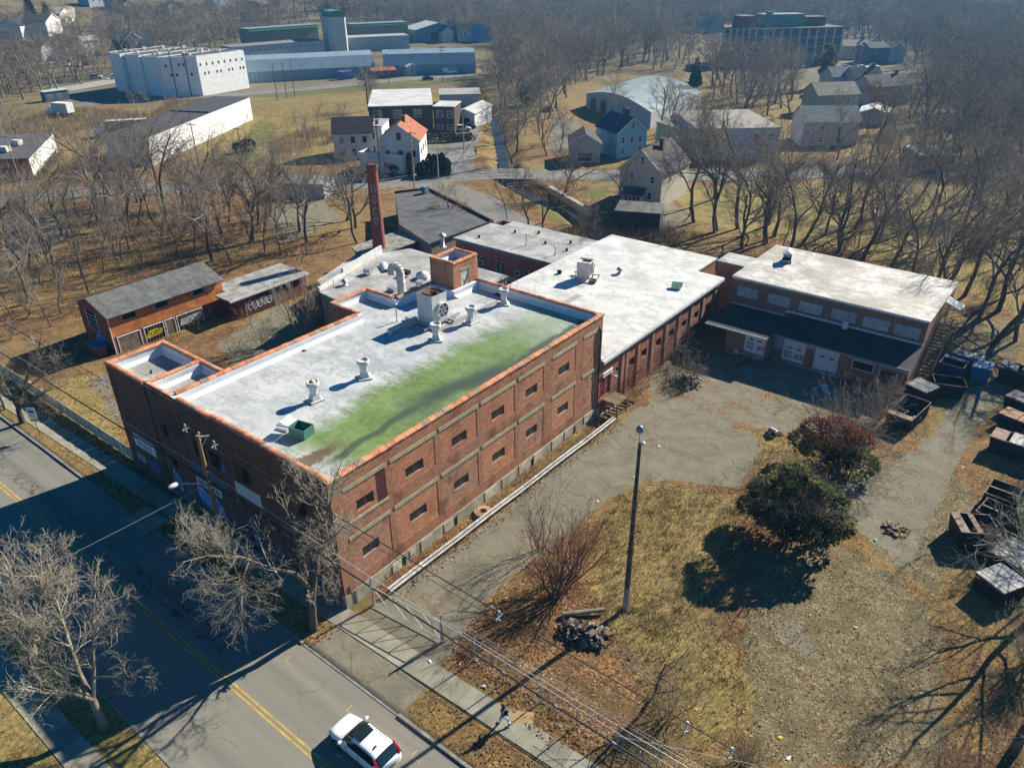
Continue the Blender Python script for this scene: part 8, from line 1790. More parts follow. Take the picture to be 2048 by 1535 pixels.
# ---------------------------------------------------------------- vehicles
def car_mesh(L=4.55, W_=1.82, H=1.66, suv=True):
    """body, glass and wheels of a car, front at x = 0 and rear at x = L"""
    k = L/4.55; h = H/1.66
    if suv: st = [(0,.42,.7,.3),(.06,.4,.8,.66),(.25,.3,.9,.82),(.7,.24,.98,.88),(1.15,.22,1.07,.9),(1.32,.22,1.15,.9),(1.75,.22,1.46,.9),(2.05,.22,1.6,.9),(2.5,.22,1.66,.9),(3.2,.22,1.66,.9),(3.75,.22,1.62,.9),(4.0,.24,1.55,.89),(4.25,.28,1.22,.87),(4.38,.32,1.02,.85),(4.5,.4,.95,.78),(4.55,.45,.75,.6)]
    else: st = [(0,.4,.62,.3),(.06,.36,.7,.66),(.25,.28,.8,.8),(.8,.22,.88,.86),(1.3,.2,.95,.88),(1.45,.2,1.0,.88),(1.9,.2,1.28,.88),(2.2,.2,1.4,.88),(2.6,.2,1.43,.88),(3.0,.2,1.4,.88),(3.4,.2,1.25,.88),(3.75,.22,1.05,.87),(3.95,.24,.98,.86),(4.3,.3,.94,.82),(4.5,.38,.86,.74),(4.55,.42,.7,.6)]
    H_ = 1.66 if suv else 1.43; h = H/H_; rows = []; belt = 1.0 if suv else .9
    for x, zb, zt, w in st:
        w = w*W_/1.82; tall = zt > belt+.12
        if tall:
            q = (zt-belt)/(H_-belt); wt = w*(.97-.2*q)
            sec = [(w*.93,zb),(w,zb+.18),(w,.62),(w*.985,belt-.06),(w*.955,belt),(wt+.02*w,zt-.1),(wt*.93,zt-.03),(wt*.6,zt+.02),(0,zt+.035)]
        else: sec = [(w*.93,zb),(w,zb+.14),(w,.42+.2*(zt-.4)),(w*.99,zt-.14),(w*.96,zt-.08),(w*.9,zt-.035),(w*.78,zt-.008),(w*.45,zt+.015),(0,zt+.025)]
        rows.append([(x*k, y, z*h) for y, z in sec])
    body, glass = MB(), {}
    n = len(rows[0])
    full = [r+[(p[0],-p[1],p[2]) for p in r[-2::-1]] for r in rows]; m_ = len(full[0])
    vs = [p for r in full for p in r]; fs = []; tagf = []
    ws, rf0 = (5, 8); 
    for i in range(len(full)-1):
        for j in range(m_-1):
            jj = j if j < n-1 else m_-2-j
            x = st[i][0]; nm = None
            if i in (5, 6) and jj >= 5: nm = 'windscreen'
            elif i in ((11, 12) if suv else (10,)) and jj >= 5: nm = 'rear_window'
            elif 6 <= i <= (10 if suv else 9) and jj == 4: nm = 'side_window'
            f = (i*m_+j, i*m_+j+1, (i+1)*m_+j+1, (i+1)*m_+j)
            if nm: glass.setdefault(nm, []).append(f)
            else: fs.append(f)
    fs += [tuple(range(m_))[::-1], tuple(range((len(full)-1)*m_, len(full)*m_))]
    body.add(vs, fs)
    out = {'body': body}
    for nm, f in glass.items(): out[nm] = MB().add(vs, f)
    return out, k
m_car_w = pmat('white_car_paint', (.8,.8,.8), .25, .02, 1, spec=.5); m_car_glass = pmat('car_glass', (.012,.022,.02), .06, .2, 1, spec=.7)
m_red_l = pmat('tail_light_red', (.4,.01,.02), .2, .1); m_plate = pmat('plate_yellow', (.55,.38,.08), .6, .1)
def wheel_mesh(r, w):
    a = MB().lathe(0,0,[(r*.6,-w/2),(r,-w/2+.02),(r,w/2-.02),(r*.6,w/2)],18); b = MB().lathe(0,0,[(0,-w/2+.04),(r*.6,-w/2+.02),(r*.6,w/2-.01),(r*.2,w/2-.03),(0,w/2-.03)],14)
    for k in range(5): t_ = k*1.2566; b.beam((0,0,w/2-.02),(r*.58*math.cos(t_),r*.58*math.sin(t_),w/2-.01),.07,.03)
    return a.mesh('tyre', m_black_rubber), b.mesh('rim', pmat('alloy', (.35,.35,.36), .4, .1, metal=.6))
WH = wheel_mesh(.35,.23); CARM = {}
def car(label, q, heading, paint, L=4.55, W_=1.82, H=1.66, suv=True, cat='car', group=None, near=False, name='car'):
    """heading: direction of the nose on the plan, degrees"""
    t_ = thing(name, label, cat, (q.x,q.y,q.z), R(heading), group)
    key = (L, W_, H, suv)
    if key not in CARM:
        o_, k = car_mesh(*key); CARM[key] = {nm: mb.mesh(nm, m_car_glass if 'win' in nm else m_car_w, True) for nm, mb in o_.items()}
        for nm in CARM[key]:
            me = CARM[key][nm]
            for v in me.vertices: v.co.x = L/2-v.co.x
    for nm, me in CARM[key].items():
        o = put(nm, me, t_)
        if nm == 'body': 
            o.material_slots[0].link = 'OBJECT'; o.material_slots[0].material = paint
            if near: o.modifiers.new('s','SUBSURF').render_levels = 2
    for sx in (L*.5-.85, -L*.5+.85):
        for sy in (-1, 1):
            w_ = put('wheel', MB().lathe(0,0,[(.36,-.05),(.38,.0),(.36,.05)],14).mesh('wheel', m_black) if near else WH[0], t_, (sx, sy*(W_/2-.1), .35), (R(90)*-sy, 0, 0))
            if near: put('tyre', WH[0], w_)
            put('rim', WH[1], w_)
    return t_
sv_ = car('white SUV with sunroof and red tail lights driving up the near lane', Vector((9.2,-8.5,.0)), 180, m_car_w, near=True, name='suv')
mb = MB(); mb.add([(-.05-.35,-.5,1.70),(.38,-.5,1.695),(.42,.0,1.72),(.38,.5,1.695),(-.4,.5,1.70),(-.42,0,1.725)], [(0,1,2,3,4,5)]); part('sunroof', mb, m_car_glass, sv_)
for s_ in (-1, 1):
    mb = MB(); mb.blob((.92,s_*1.02,1.08),.12,.16,.09,3,8,5,.03); part('mirror', mb, m_car_w, sv_, smooth=True)
    mb = MB(); mb.beam((-1.62,s_*.74,1.5),(-1.98,s_*.79,1.1),.1,.16); mb.beam((-1.98,s_*.79,1.1),(-2.15,s_*.74,.95),.14,.2); part('tail_light', mb, m_red_l, sv_)
    mb = MB(); mb.beam((.55,s_*.66,1.665),(-1.4,s_*.66,1.665),.03,.03); part('roof_rail', mb, pmat('grey_rail', (.12,.12,.12), .5), sv_)
    mb = MB(); mb.blob((2.1,s_*.6,.72),.18,.22,.1,4,8,5,.05); part('headlight', mb, m_pale_pane, sv_, smooth=True)
    mb = MB(); mb.box(.55,s_*.9-.012,.35,.57,s_*.9+.012,1.0); mb.box(-.45,s_*.9-.012,.35,-.43,s_*.9+.012,1.0); part('door_seam', mb, m_black, sv_)
mb = MB(); mb.box(-2.29,-.26,.62,-2.27,.26,.78); part('number_plate', mb, m_plate, sv_)
mb = MB(); mb.beam((-1.2,.2,1.68),(-1.32,.2,1.76),.1,.06); part('antenna', mb, m_black, sv_)
mb = MB(); mb.box(-.42,-.1,0,.42,.1,.02); 
def paintc(c): return pmat('carpaint_%02d%02d%02d' % tuple(int(x*99) for x in c), c, .3, .05, 1, spec=.5)
cw, cr, ck, cs, cb, cm_ = paintc((.75,.75,.76)), paintc((.35,.03,.04)), paintc((.02,.02,.025)), paintc((.45,.47,.48)), paintc((.1,.2,.4)), paintc((.14,.02,.04))
for px, py, hd, pt, suv, lb in ((136,133,-20,cw,1,'white car parked on the verge above the gravel lot'),(157,132,-20,cw,0,'white saloon next to the red car at upper left'),(173,130,-20,cr,1,'red car in the upper left row'),(187,129,-20,ck,1,'black car at the right end of the upper left row'),(193,158,60,cs,1,'silver SUV alone on the sunny gravel'),(233,158,60,cw,1,'white pickup at the edge of the jail shadow'),(266,157,60,cs,1,'silver van in the jail shadow, left of the pair'),(281,153,60,cw,1,'white van in the jail shadow, right of the pair'),(45,148,10,ck,0,'dark parked car with red sign at the road fork upper left'),(122,120,20,ck,0,'dark car on the hillside road by the porch houses'),(1096,222,150,cm_,0,'dark red car alone on the grey lot in the central woods'),(1355,332,40,ck,0,'dark car in the shade of the garage works'),(1727,358,-8,cs,0,'silver car behind trees on the right street'),(1665,140,45,cs,1,'dark SUV at the left of the far car row'),(1690,137,45,cs,0,'grey far car second in the row by the factory'),(1708,136,45,ck,0,'black far car third in the row by the factory'),(1724,138,45,cw,0,'white far car in the row by the factory'),(1745,136,45,cs,0,'silver far car at the right of the row by the factory'),(1598,137,45,cs,0,'pale car at the factory corner'),(857,160,30,ck,0,'dark car by the white hut in front of the arched shed'),(925,263,50,cs,1,'silver SUV parked beside the white gabled shed'),(935,258,50,ck,1,'dark SUV behind the silver one by the white gabled shed')):
    q = g(px, py) if py > 140 else gt(px, py); q.z = float(terrain(q.x, q.y))+GZ+.06; car(lb, q, hd, pt, 4.6 if suv else 4.5, 1.8, 1.68 if suv else 1.43, bool(suv))
rr_ = random.Random(4)
for k in range(16):
    q = gt(1000+k*5.4+rr_.uniform(-1,1), (97,104)[k % 2]+rr_.uniform(-1,1)); q.z += .06
    car('small far parked car in the crowded lot behind bare trees', q, 50, (cw,cs,ck,cs,cb)[k % 5], 4.5, 1.8, 1.43, False, group='cars of the far crowded lot')
def van(label, px, py, hd, name='van'):
    q = g(px, py); t_ = thing(name, label, 'van', (q.x,q.y,GZ+.06), R(hd)); mb = MB(); pr = [(2.9,.4),(2.9,1.0),(2.1,1.25),(1.6,2.2),(-2.8,2.25),(-2.9,.4)]
    vs = [(x,-1,z) for x, z in pr]+[(x,1,z) for x, z in pr]; n_ = len(pr); mb.add(vs, [tuple(range(n_)), tuple(range(n_,2*n_))[::-1]]+[(i,i+n_,(i+1)%n_+n_,(i+1)%n_) for i in range(n_)]); part('body', mb, m_car_w, t_)
    mb = MB(); mb.quad((2.08,-.85,1.3),(2.08,.85,1.3),(1.66,.8,2.1),(1.66,-.8,2.1)); part('windscreen', mb, m_car_glass, t_); mb = MB()
    for y in (-1.01,1.01): mb.box(.7,y-.005,1.35,1.55,y+.005,2.0); mb.box(-.6,y-.005,1.35,.4,y+.005,2.0)
    part('side_window', mb, m_car_glass, t_)
    for sx in (1.9,-1.9):
        for sy in (-1,1): w_ = put('wheel', WH[0], t_, (sx,sy*.9,.35), (R(90)*-sy,0,0)); put('rim', WH[1], w_)
van('left white van parked before the grey site office', 900, 148, 40); van('right white van parked before the grey site office', 925, 145, 40)
def lorry(label, q, hd, trailer, mm):
    t_ = thing('truck', label, 'truck', (q.x,q.y,GZ+.06), R(hd)); mb = MB(); pr = [(3.6,.5),(3.6,1.5),(2.5,1.7),(2.1,2.7),(.8,2.7),(.8,.5)]; vs = [(x,-1.15,z) for x, z in pr]+[(x,1.15,z) for x, z in pr]; n_ = 6; mb.add(vs, [tuple(range(n_)), tuple(range(n_,2*n_))[::-1]]+[(i,i+n_,(i+1)%n_+n_,(i+1)%n_) for i in range(n_)]); part('cab', mb, m_car_w, t_)
    mb = MB(); mb.quad((2.5,-1,1.72),(2.5,1,1.72),(2.14,.95,2.6),(2.14,-.95,2.6)); part('windscreen', mb, m_car_glass, t_)
    mb = MB(); mb.box(-trailer,-1.25,1.1,.5,1.25,3.7); part('trailer', mb, mm, t_); mb = MB(); mb.box(-trailer,-1.2,3.7,.5,1.2,3.74); part('trailer_roof', mb, m_trim, t_)
    for sx in (2.9,.2,-trailer+1.2,-trailer+2.4):
        for sy in (-1,1): o = put('wheel', WH[0], t_, (sx,sy*1.05,.45), (R(90)*-sy,0,0), 1.3); put('rim', WH[1], o)
lorry('white lorry with pale trailer parked behind the white warehouse', g(222,272), 235, 9, m_black_rubber); lorry('white truck with flat bed beside the site trailer', g(118,232), 200, 5, m_white_old)
# ---------------------------------------------------------------- skips and bins on the right
m_skip = pmat('black_skip_paint', (.011,.011,.012), .8, .4, 1.2, col2=(.032,.027,.024)); m_skip_r = pmat('rusty_rim', (.2,.12,.085), .85, .4, 2, col2=(.36,.27,.21)); m_skip_b = pmat('blue_skip_paint', (.03,.14,.33), .7, .25, 1.2); m_skip_n = pmat('navy_skip_paint', (.025,.04,.1), .75, .35, 1.2); m_lid = pmat('worn_grey_lid', (.33,.32,.31), .8, .35, 2.2, 9, col2=(.5,.49,.47)); m_lid_p = pmat('purple_grey_lid', (.16,.12,.15), .75, .3, 1.5)
m_tanrust = pmat('tan_rust', (.38,.23,.14), .9, .3, 1.5)
def skip(label, x, y, rot, L, W_, H, body, lid=None, end=None, lids=(), filler=None):
    """an open steel bin: floor, leaning front, ribs, rim, inside; lids = list of (u0, u1) closed stretches"""
    t_ = thing('dumpster', label, 'dumpster', (x,y,GZ), R(rot), 'dumpsters parked beside the old yard')
    mb = MB(); s = .22; t0 = .05
    o = [(-L/2,-W_/2),(L/2,-W_/2),(L/2,W_/2),(-L/2,W_/2)]; b_ = [(-L/2+s,-W_/2),(L/2-s,-W_/2),(L/2-s,W_/2),(-L/2+s,W_/2)]
    vs = [(*p,.12) for p in b_]+[(*p,H) for p in o]; inn = [(p[0]*(1-2*t0/L),p[1]*(1-2*t0/W_),H) for p in o]; fl = [(p[0]*.95,p[1]*.95,.2) for p in b_]
    mb.add(vs+inn+fl, [(3,2,1,0),(0,1,5,4),(1,2,6,5),(2,3,7,6),(3,0,4,7),(4,5,9,8),(5,6,10,9),(6,7,11,10),(7,4,8,11),(8,9,13,12),(9,10,14,13),(10,11,15,14),(11,8,12,15),(12,13,14,15)]); part('body', mb, body, t_)
    rib_ = MB().box(-.04,-.024,.2,.04,.024,H-.05).mesh('rib', body)
    for k in range(5):
        for sy in (-1, 1): put('rib', rib_, t_, (-L/2+.35+(L-.7)*k/4, sy*(W_/2+.026), 0))
    mb = MB(); e = .028
    mb.box(-L/2-e,-W_/2-e,H,L/2+e,-W_/2+e,H+.06); mb.box(-L/2-e,W_/2-e,H,L/2+e,W_/2+e,H+.06); mb.box(-L/2-e,-W_/2+e,H,-L/2+e,W_/2-e,H+.08); mb.box(L/2-e,-W_/2+e,H,L/2+e,W_/2-e,H+.08); part('rim', mb, m_skip_r, t_)
    if end:
        for u in end: mb = MB(); mb.box(-L/2+u[0]*L,-W_/2+.05,H+.01,-L/2+u[1]*L,W_/2-.05,H+.075); part('end_plate', mb, m_skip_r, t_)
    for i, u in enumerate(lids):
        mb = MB(); a_, c_ = -L/2+u[0]*L+.03, -L/2+u[1]*L-.03; mb.box(a_,-W_/2-.03,H+.09,c_,W_/2+.06,H+.13)
        for k in range(3): xx = a_+(c_-a_)*(k+.5)/3; mb.box(xx-.05,-W_/2-.02,H+.13,xx+.05,W_/2+.04,H+.16)
        part('lid', mb, lid, t_)
    mb = MB(); 
    for sx in (-L/2+.4,L/2-.4): mb.box(sx-.15,-W_/2+.1,0,sx+.15,W_/2-.1,.12)
    part('skid', mb, m_rust, t_)
    if not lids:
        rr = random.Random(int(x*77)); mb = MB()
        for k in range(9): p_ = Vector((rr.uniform(-.35,.35)*L, rr.uniform(-.3,.3)*W_, rr.uniform(.3,.65))); d_ = Vector((rr.uniform(-1,1),rr.uniform(-1,1),rr.uniform(-.3,.3)))*.45; mb.beam(p_-d_,p_+d_,rr.uniform(.05,.3),.05,rr.randrange(3))
        part('scrap', mb, [m_rust, m_wood, m_galv], t_)
    mb = MB(); mb.box(-.3,-W_/2-.12,.7,.3,-W_/2-.05,.85); part('lifting_pocket', mb, body, t_)
    return t_
skip('long open black dumpster with a salmon rusty end, nearest the dark bush', 24.4,47.9, 82, 4.8,2.3,1.5, m_skip, end=((0,.16),))
skip('black dumpster with worn grey lids and a blue sticker by the workshop corner', 24.4,53.0, 70, 2.3,2.3,1.6, m_skip, m_lid, lids=((0,.48),(.52,1)))
skip('open black dumpster with bent rim behind the grey lidded one', 26.3,56.0, 20, 2.9,2.1,1.5, m_skip)
skip('navy dumpster with tall back and grey lid below the fire stair', 25.9,60.3, 85, 3.0,2.3,1.9, m_skip_n, m_lid, lids=((.5,.75),))
skip('pale grey lidded dumpster behind the navy one', 27.0,62.8, 5, 2.6,1.8,1.7, m_skip_n, m_lid, lids=((0,1),))
skip('bright blue closed dumpster', 28.4,61.3, 5, 1.9,1.9,1.7, m_skip_b, m_skip_b, lids=((0,1),))
skip('black dumpster with navy lid right of the blue one', 31.0,62.8, 0, 2.4,2.0,1.7, m_skip, m_skip_n, lids=((0,.7),))
skip('rust brown topped dumpster beside the navy lidded one', 33.2,63.3, -10, 2.6,2.0,1.7, m_skip, m_tanrust, lids=((0,1),))
skip('dumpster with shiny purple-grey lid at the right edge', 33.0,56.2, -18, 2.9,1.9,1.6, m_skip, m_lid_p, lids=((0,1),))
skip('low dumpster with crumpled tan cover just below the purple lidded one', 32.8,53.0, -15, 2.5,1.8,1.2, m_skip, m_tanrust, lids=((0,1),))
skip('long black dumpster with tan and white streaked lids at the right edge', 33.6,47.6, -5, 4.0,2.0,1.6, m_skip, m_lid, end=((0,.3),), lids=((.36,.66),(.7,1)))
skip('open black dumpster with pale crossbar, upper of two at the right edge', 33.9,38.6, 85, 2.6,2.2,1.5, m_skip, end=((.46,.52),))
skip('open black dumpster with pale crossbar, lower of two at the right edge', 33.9,35.4, 80, 2.5,2.2,1.5, m_skip, end=((.46,.54),))
skip('wide open dumpster with silvery bar across, nearest the grey asphalt tongue', 32.9,32.4, 30, 2.8,2.4,1.7, m_skip, end=((0,.22),(.42,.56)))
skip('dumpster with ribbed grey lids under twigs, third from the bottom right', 36.0,30.6, 70, 3.0,2.4,1.6, m_skip, m_lid, lids=((0,.5),(.5,1)))
skip('dumpster heaped with grey slats, lowest at the right edge', 35.6,27.4, 60, 2.6,2.2,1.4, m_skip, m_lid, lids=((0,1),))
skip('black dumpster with a rusty end half hidden by twigs at the far right edge', 36.4,43.2, 80, 2.6,2.1,1.5, m_skip, end=((0,.2),))
skip('dull grey dumpster squeezed between the two open bins and the edge', 36.6,37.5, 82, 2.4,2.1,1.5, m_skip, m_lid, lids=((0,.5),))
skip('dark open dumpster under branches right of the purple lidded one', 36.0,56.8, -10, 2.6,2.0,1.6, m_skip)
t_ = thing('pallet', 'broken grey pallet on the leaves beside the wide open dumpster', 'pallet', (33.6,29.6,GZ), R(10)); pp_ = MB().box(-.5,-.05,.1,.5,.05,.125).mesh('slat', m_wood)
for k in range(6): put('slat', pp_, t_, (0,-.4+k*.16,0), (0,0,rng.uniform(-.05,.05)))
mb = MB(); mb.box(-.48,-.45,0,-.4,.45,.1); mb.box(.4,-.45,0,.48,.45,.1); part('bearer', mb, m_wood, t_)
# ---------------------------------------------------------------- heap, stumps, litter
def heap(label, px, py, R_, H, mats, n, seed, cat='heap', name='debris_heap', piece=.5, z=GZ):
    q = g(px, py); rr = random.Random(seed); t_ = thing(name, label, cat, (q.x,q.y,z)); mb = MB()
    for k in range(n):
        a = rr.uniform(0,6.28); r = R_*rr.uniform(0,1)**.7; h_ = H*(1-r/R_)*rr.uniform(.3,1); p = Vector((r*math.cos(a),r*math.sin(a),.05+h_)); d = Vector((rr.uniform(-1,1),rr.uniform(-1,1),rr.uniform(-.4,.5))).normalized()*piece*rr.uniform(.5,1.6); w_ = rr.uniform(.03,.12)*(piece*2)
        mb.beam(p-d/2,p+d/2,w_*rr.choice((1,1,3)),w_, rr.randrange(len(mats)))
    part('pieces', mb, mats, t_); mb = MB(); mb.blob((0,0,-.05),R_*.55,R_*.55,H*.5,seed,10,5,.3); part('core', mb, mats[-1], t_); return t_
heap('grey heap of broken timber and rubble in the shaded yard corner', 1370,765, 1.9,1.2, [m_board, m_conc, m_wood, g4], 70, 1)
heap('dark fallen root heap beside the tall light pole', 1150,1265, 1.1,.7, [m_bark, m_twig, m_bark, m_black_rubber], 220, 2, piece=.5)
heap('overturned dark box with grey sheet at the edge of the driveway', 1545,868, .7,.7, [m_galv, m_tanrust, m_black_rubber], 14, 3, piece=.7)
heap('long brown brush pile lying across the asphalt tongue', 1790,1060, .9,.25, [g4, m_twig, g1], 60, 4, piece=.6)
heap('dark twig pile in front of the light pole', 1190,1275, 1.0,.8, [m_bark, m_twig], 60, 5, piece=.9)
mb = MB(); mb.tube((-1.4,0,.25),(1.5,.5,.35),.2,.13,8); q = g(1165,1235); solo('fallen_log', mb, m_bark_pale, 'fallen grey log below the reddish shrubs', 'log', loc=(q.x,q.y,GZ), rot=R(35))
for k, (px, py, dx) in enumerate(((1200,830,2.6),(1180,875,2.0))):
    q = g(px, py); mb = MB(); mb.tube((0,-dx,.12),(.2,dx,.16),.05,.04,6); solo('loose_pipe', mb, m_trim, ('long pale pipe lying by the end of the guard pipes','shorter pale pipe lying behind the longer one')[k], 'pipe', loc=(q.x,q.y,GZ), rot=R(-8))
q = g(1000,990); mb = MB(); mb.lathe(0,0,[(.75,0),(.75,.3),(.3,.34),(.3,.1),(0,.1)],20); solo('spool', mb, m_tanrust, 'rusty round spool lying by the cellar boards', 'spool', loc=(.9,12.0,GZ))
LT = [(985,1215,'round white scrap on the leaves by the driveway'),(993,1240,'crumpled pale sheet behind the gate'),(1318,893,'white scrap in the middle of the yard asphalt'),(1268,955,'white scrap on the grass beside the driveway edge'),(860,1322,'white paper on the verge by the gate'),(968,1373,'white tube by the fence foot'),(1195,1003,'pale scrap beside the light pole'),(1047,1137,'blue bag caught in the shrub'),(1500,690,'white crate before the shaded doors'),(1711,1255,'white rag on the pale leaf ground'),(1560,1475,'yellow scrap at the bottom'),(1578,1515,'white scrap at the very bottom'),(184,893,'white litter on the left pavement'),(60,765,'white bag by the left fence'),(400,1142,'white scrap on the shaded verge'),(1480,752,'blue tarp scrap in the shaded yard'),(1630,780,'pale plank pieces before the roller doors'),(540,675,'white scrap in the leafy courtyard'),(1750,1080,'pale stick on the asphalt tongue'),(1925,935,'white scrap on the bin lane')]
for k, (px, py, lb) in enumerate(LT):
    q = g(px, py); mb = MB(); mb.blob((0,0,.05),.12+.03*(k % 3),.09,.05,k,7,4,.45); solo('litter', mb, (pmat('litter_blue', (.1,.3,.6), .6) if 'blue' in lb else m_gyel if 'yellow' in lb else m_white), lb, 'litter', loc=(q.x,q.y,GZ), rot=k*.7)
q = g(1045,1435); mb = MB(); mb.add([(-.7,-.4,.03),(.7,-.35,.05),(.65,.4,.12),(-.6,.45,.06),(-.7,-.4,.0),(.7,-.35,.0),(.65,.4,.0),(-.6,.45,.0)], [(0,1,2,3),(4,5,1,0),(5,6,2,1),(6,7,3,2),(7,4,0,3)]); solo('cardboard', mb, pmat('cardboard', (.42,.29,.14), .9, .2), 'flattened cardboard sheet beside the walking person', 'cardboard', loc=(q.x,q.y,GZ), rot=.5)
for k, (px, py, lb) in enumerate(((1655,782,'blue-grey board lying before the loading workshop'),(1640,775,'pale board leaning at the loading sill'))):
    q = g(px, py); mb = MB(); mb.box(-1.0,-.3,.02,1.0,.3,.08); solo('loose_board', mb, (pmat('blue_board', (.16,.26,.42), .8), m_board)[k], lb, 'board', loc=(q.x,q.y,GZ), rot=(.2,1.2)[k])
# stream railings and bridge wall
t_ = thing('bridge_railing', 'grey pipe railing where the back street crosses the stream', 'railing', tuple(g(1000,347)))
mb = MB()
for A_, B_ in (((948,352),(1040,350)),((1015,378),(1105,370)),((905,352),(965,270))):
    a_, b_ = g(*A_), g(*B_)
    for z in (.5,1.0): mb.tube(a_+up(z),b_+up(z),.05,n=5)
    for k in range(8): p_ = a_.lerp(b_, k/7); mb.tube(p_,p_+up(1.05),.05,n=5)
part('rail', mb, m_galv, t_, True)
t_ = thing('retaining_wall', 'pale concrete retaining wall beside the stream before the cream house', 'wall', tuple(g(1150,400))); a_, b_ = g(1100,382), g(1185,432); mb = MB(); mb.beam(a_+up(.3),b_+up(.3),.8,1.2); part('wall', mb, m_conc, t_, True)
mb = MB(); mb.beam(a_+up(.92),b_+up(.92),.9,.06); part('coping', mb, m_conc, t_, True)
house('black_garage', 'low black garage with flat dark roof beside the drive of the cream house', (1228,455), (1318,462), 6, 2.8, 2.8, 'flat', cm((.03,.03,.032)), cm((.12,.11,.1)), cat='garage')
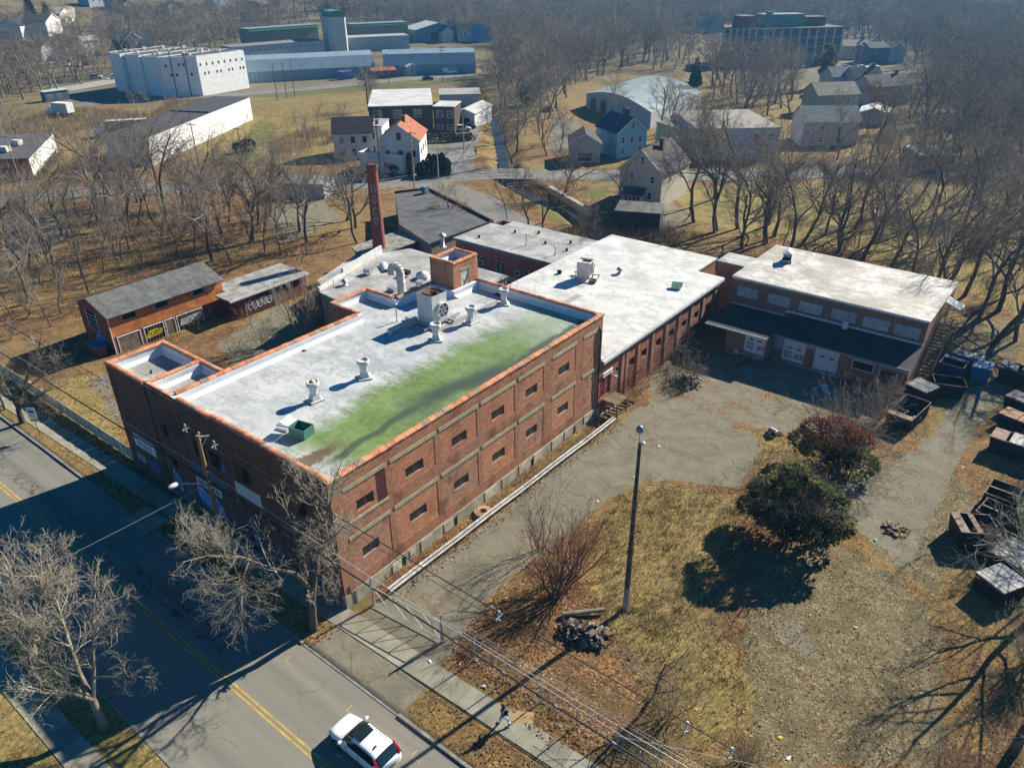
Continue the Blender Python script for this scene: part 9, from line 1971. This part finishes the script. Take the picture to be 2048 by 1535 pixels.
# ---------------------------------------------------------------- people
def person(label, q, heading, top, legs, hair, s=1.0, pack=None, small=False):
    """a walking figure: one skinned body, clothes as slightly fuller skins over it; faces +x before turning"""
    t_ = thing('person', label, 'person', (q.x,q.y,q.z), R(heading)); t_.scale = (s,)*3
    def skin(name, V_, E_, rad, mat, sub=2, root=0):
        me = bpy.data.meshes.new(name); me.from_pydata(V_, E_, []); me.materials.append(mat); o = put(name, me, t_)
        md = o.modifiers.new('skin', 'SKIN'); md.use_smooth_shade = True
        for i, r in enumerate(rad):
            sv2 = me.skin_vertices[0].data[i]; sv2.radius = (r, r) if isinstance(r, float) else r; sv2.use_root = i == root
        s_ = o.modifiers.new('sub', 'SUBSURF'); s_.levels = 1; s_.render_levels = sub; return o
    m_skin = pmat('skin_tone', (.3,.16,.1), .6, .05)
    # joints: pelvis, waist, chest, neck, head base, head, left leg.., right leg.., arms
    V_ = [(0,0,.93),(0,0,1.1),(.02,0,1.32),(.03,0,1.46),(.05,0,1.54),(.06,0,1.66),
          (.0,.1,.9),(.18,.1,.5),(.3,.1,.1),(.42,.1,.05),(.0,-.1,.9),(-.12,-.1,.5),(-.38,-.1,.16),(-.3,-.1,.06),
          (.02,.19,1.38),(-.06,.25,1.1),(.1,.27,.88),(.02,-.19,1.38),(.1,-.25,1.12),(.3,-.24,1.0)]
    E_ = [(0,1),(1,2),(2,3),(3,4),(4,5),(0,6),(6,7),(7,8),(8,9),(0,10),(10,11),(11,12),(12,13),(2,14),(14,15),(15,16),(2,17),(17,18),(18,19)]
    rad = [.13,.12,.14,.055,.07,.1,.085,.06,.04,.035,.085,.06,.04,.035,.055,.042,.032,.055,.042,.032]
    skin('body', V_, E_, rad, m_skin)
    skin('trousers', [V_[i] for i in (0,6,7,8,10,11,12)], [(0,1),(1,2),(2,3),(0,4),(4,5),(5,6)], [.145,.1,.075,.062,.1,.075,.062], legs)
    skin('jacket', [V_[i] for i in (0,1,2,14,15,16,17,18,19)], [(0,1),(1,2),(2,3),(3,4),(4,5),(2,6),(6,7),(7,8)], [.15,.145,.165,.075,.062,.048,.075,.062,.048], top, root=1)
    for sy, px_, pz, rx in ((.1,.36,.05,0),(-.1,-.33,.1,.5)):
        mb = MB(); mb.blob((px_,sy,pz),.14,.05,.05,1,8,5,.03); part('shoe', mb, m_black_rubber, t_, smooth=True)
    mb = MB(); mb.blob((.045,0,1.70),.115,.105,.11,2,10,6,.05); mb.blob((-.03,0,1.58),.08,.1,.14,3,8,5,.05); part('hair', mb, hair, t_, smooth=True)
    mb = MB(); mb.blob((.165,0,1.64),.018,.014,.022,1,6,4,.0); part('nose', mb, m_skin, t_)
    mb = MB()
    for sy in (-.04,.04): mb.blob((.15,sy,1.67),.012,.014,.01,1,6,4,0)
    part('eye', mb, m_black, t_)
    for hx, hy, hz, dz in ((.12,.275,.85,-1),(.34,-.235,.98,.2)):
        mb = MB(); mb.blob((hx,hy,hz),.035,.018,.045,1,8,5,.0)
        for k in range(4): a_ = Vector((hx-.02+.014*k,hy,hz-.03)); b_ = a_+Vector((.01,.0,-.05+.006*abs(k-1.5))); mb.tube(a_,b_,.009,.007,5); mb.tube(b_,b_+Vector((.01,-.008,-.03)),.0075,.006,5)
        mb.tube((hx+.025,hy,hz),(hx+.055,hy,hz-.035),.01,.008,5); part('hand', mb, m_skin, t_)
    if pack:
        mb = MB(); mb.blob((-.2,0,1.22),.13,.17,.24,5,10,6,.04); part('backpack', mb, pack[0], t_, smooth=True); mb = MB(); mb.blob((-.3,0,1.15),.06,.11,.12,6,8,5,.04); part('backpack_pocket', mb, pack[1], t_, smooth=True)
        mb = MB(); 
        for sy in (-.1,.1): mb.path([(-.1,sy,1.42),(.06,sy,1.46),(.16,sy,1.3),(.1,sy*1.3,1.05)], .022, 5)
        part('strap', mb, pack[0], t_)
    return t_
q = g(1008,1449)
person('person with dark hair, mauve jacket, white trousers and black-white backpack walking on the pavement', Vector((q.x,q.y,GZ+.04)), 188, pmat('mauve_cloth', (.26,.17,.26), .85, .15), pmat('white_cloth', (.72,.72,.74), .85, .06), pmat('black_hair', (.012,.01,.01), .7), .98, (pmat('black_pack', (.015,.015,.02), .7), pmat('grey_pack', (.42,.4,.45), .7)))
q = g(952,312)
person('small distant dark-clothed person standing on the lane by the stream', Vector((q.x,q.y,GZ+.06)), 260, pmat('dark_cloth', (.03,.03,.035), .9), pmat('grey_cloth', (.07,.07,.08), .9), MATS['black_hair'])
# ---------------------------------------------------------------- faint blue air far away
HAZE = 0.00022
if HAZE:
    mb = MB(); mb.box(-1900,-600,-4,700,1900,135)
    hm = bpy.data.materials.new('haze'); hm.use_nodes = True; nn_ = hm.node_tree.nodes; nn_.remove(nn_['Principled BSDF']); pv = nn_.new('ShaderNodeVolumePrincipled'); pv.inputs['Color'].default_value = (.2,.55,.95,1); pv.inputs['Density'].default_value = HAZE; pv.inputs['Anisotropy'].default_value = .3
    hm.node_tree.links.new(pv.outputs[0], nn_['Material Output'].inputs['Volume'])
    struct('haze', mb, hm, None, 'stuff')
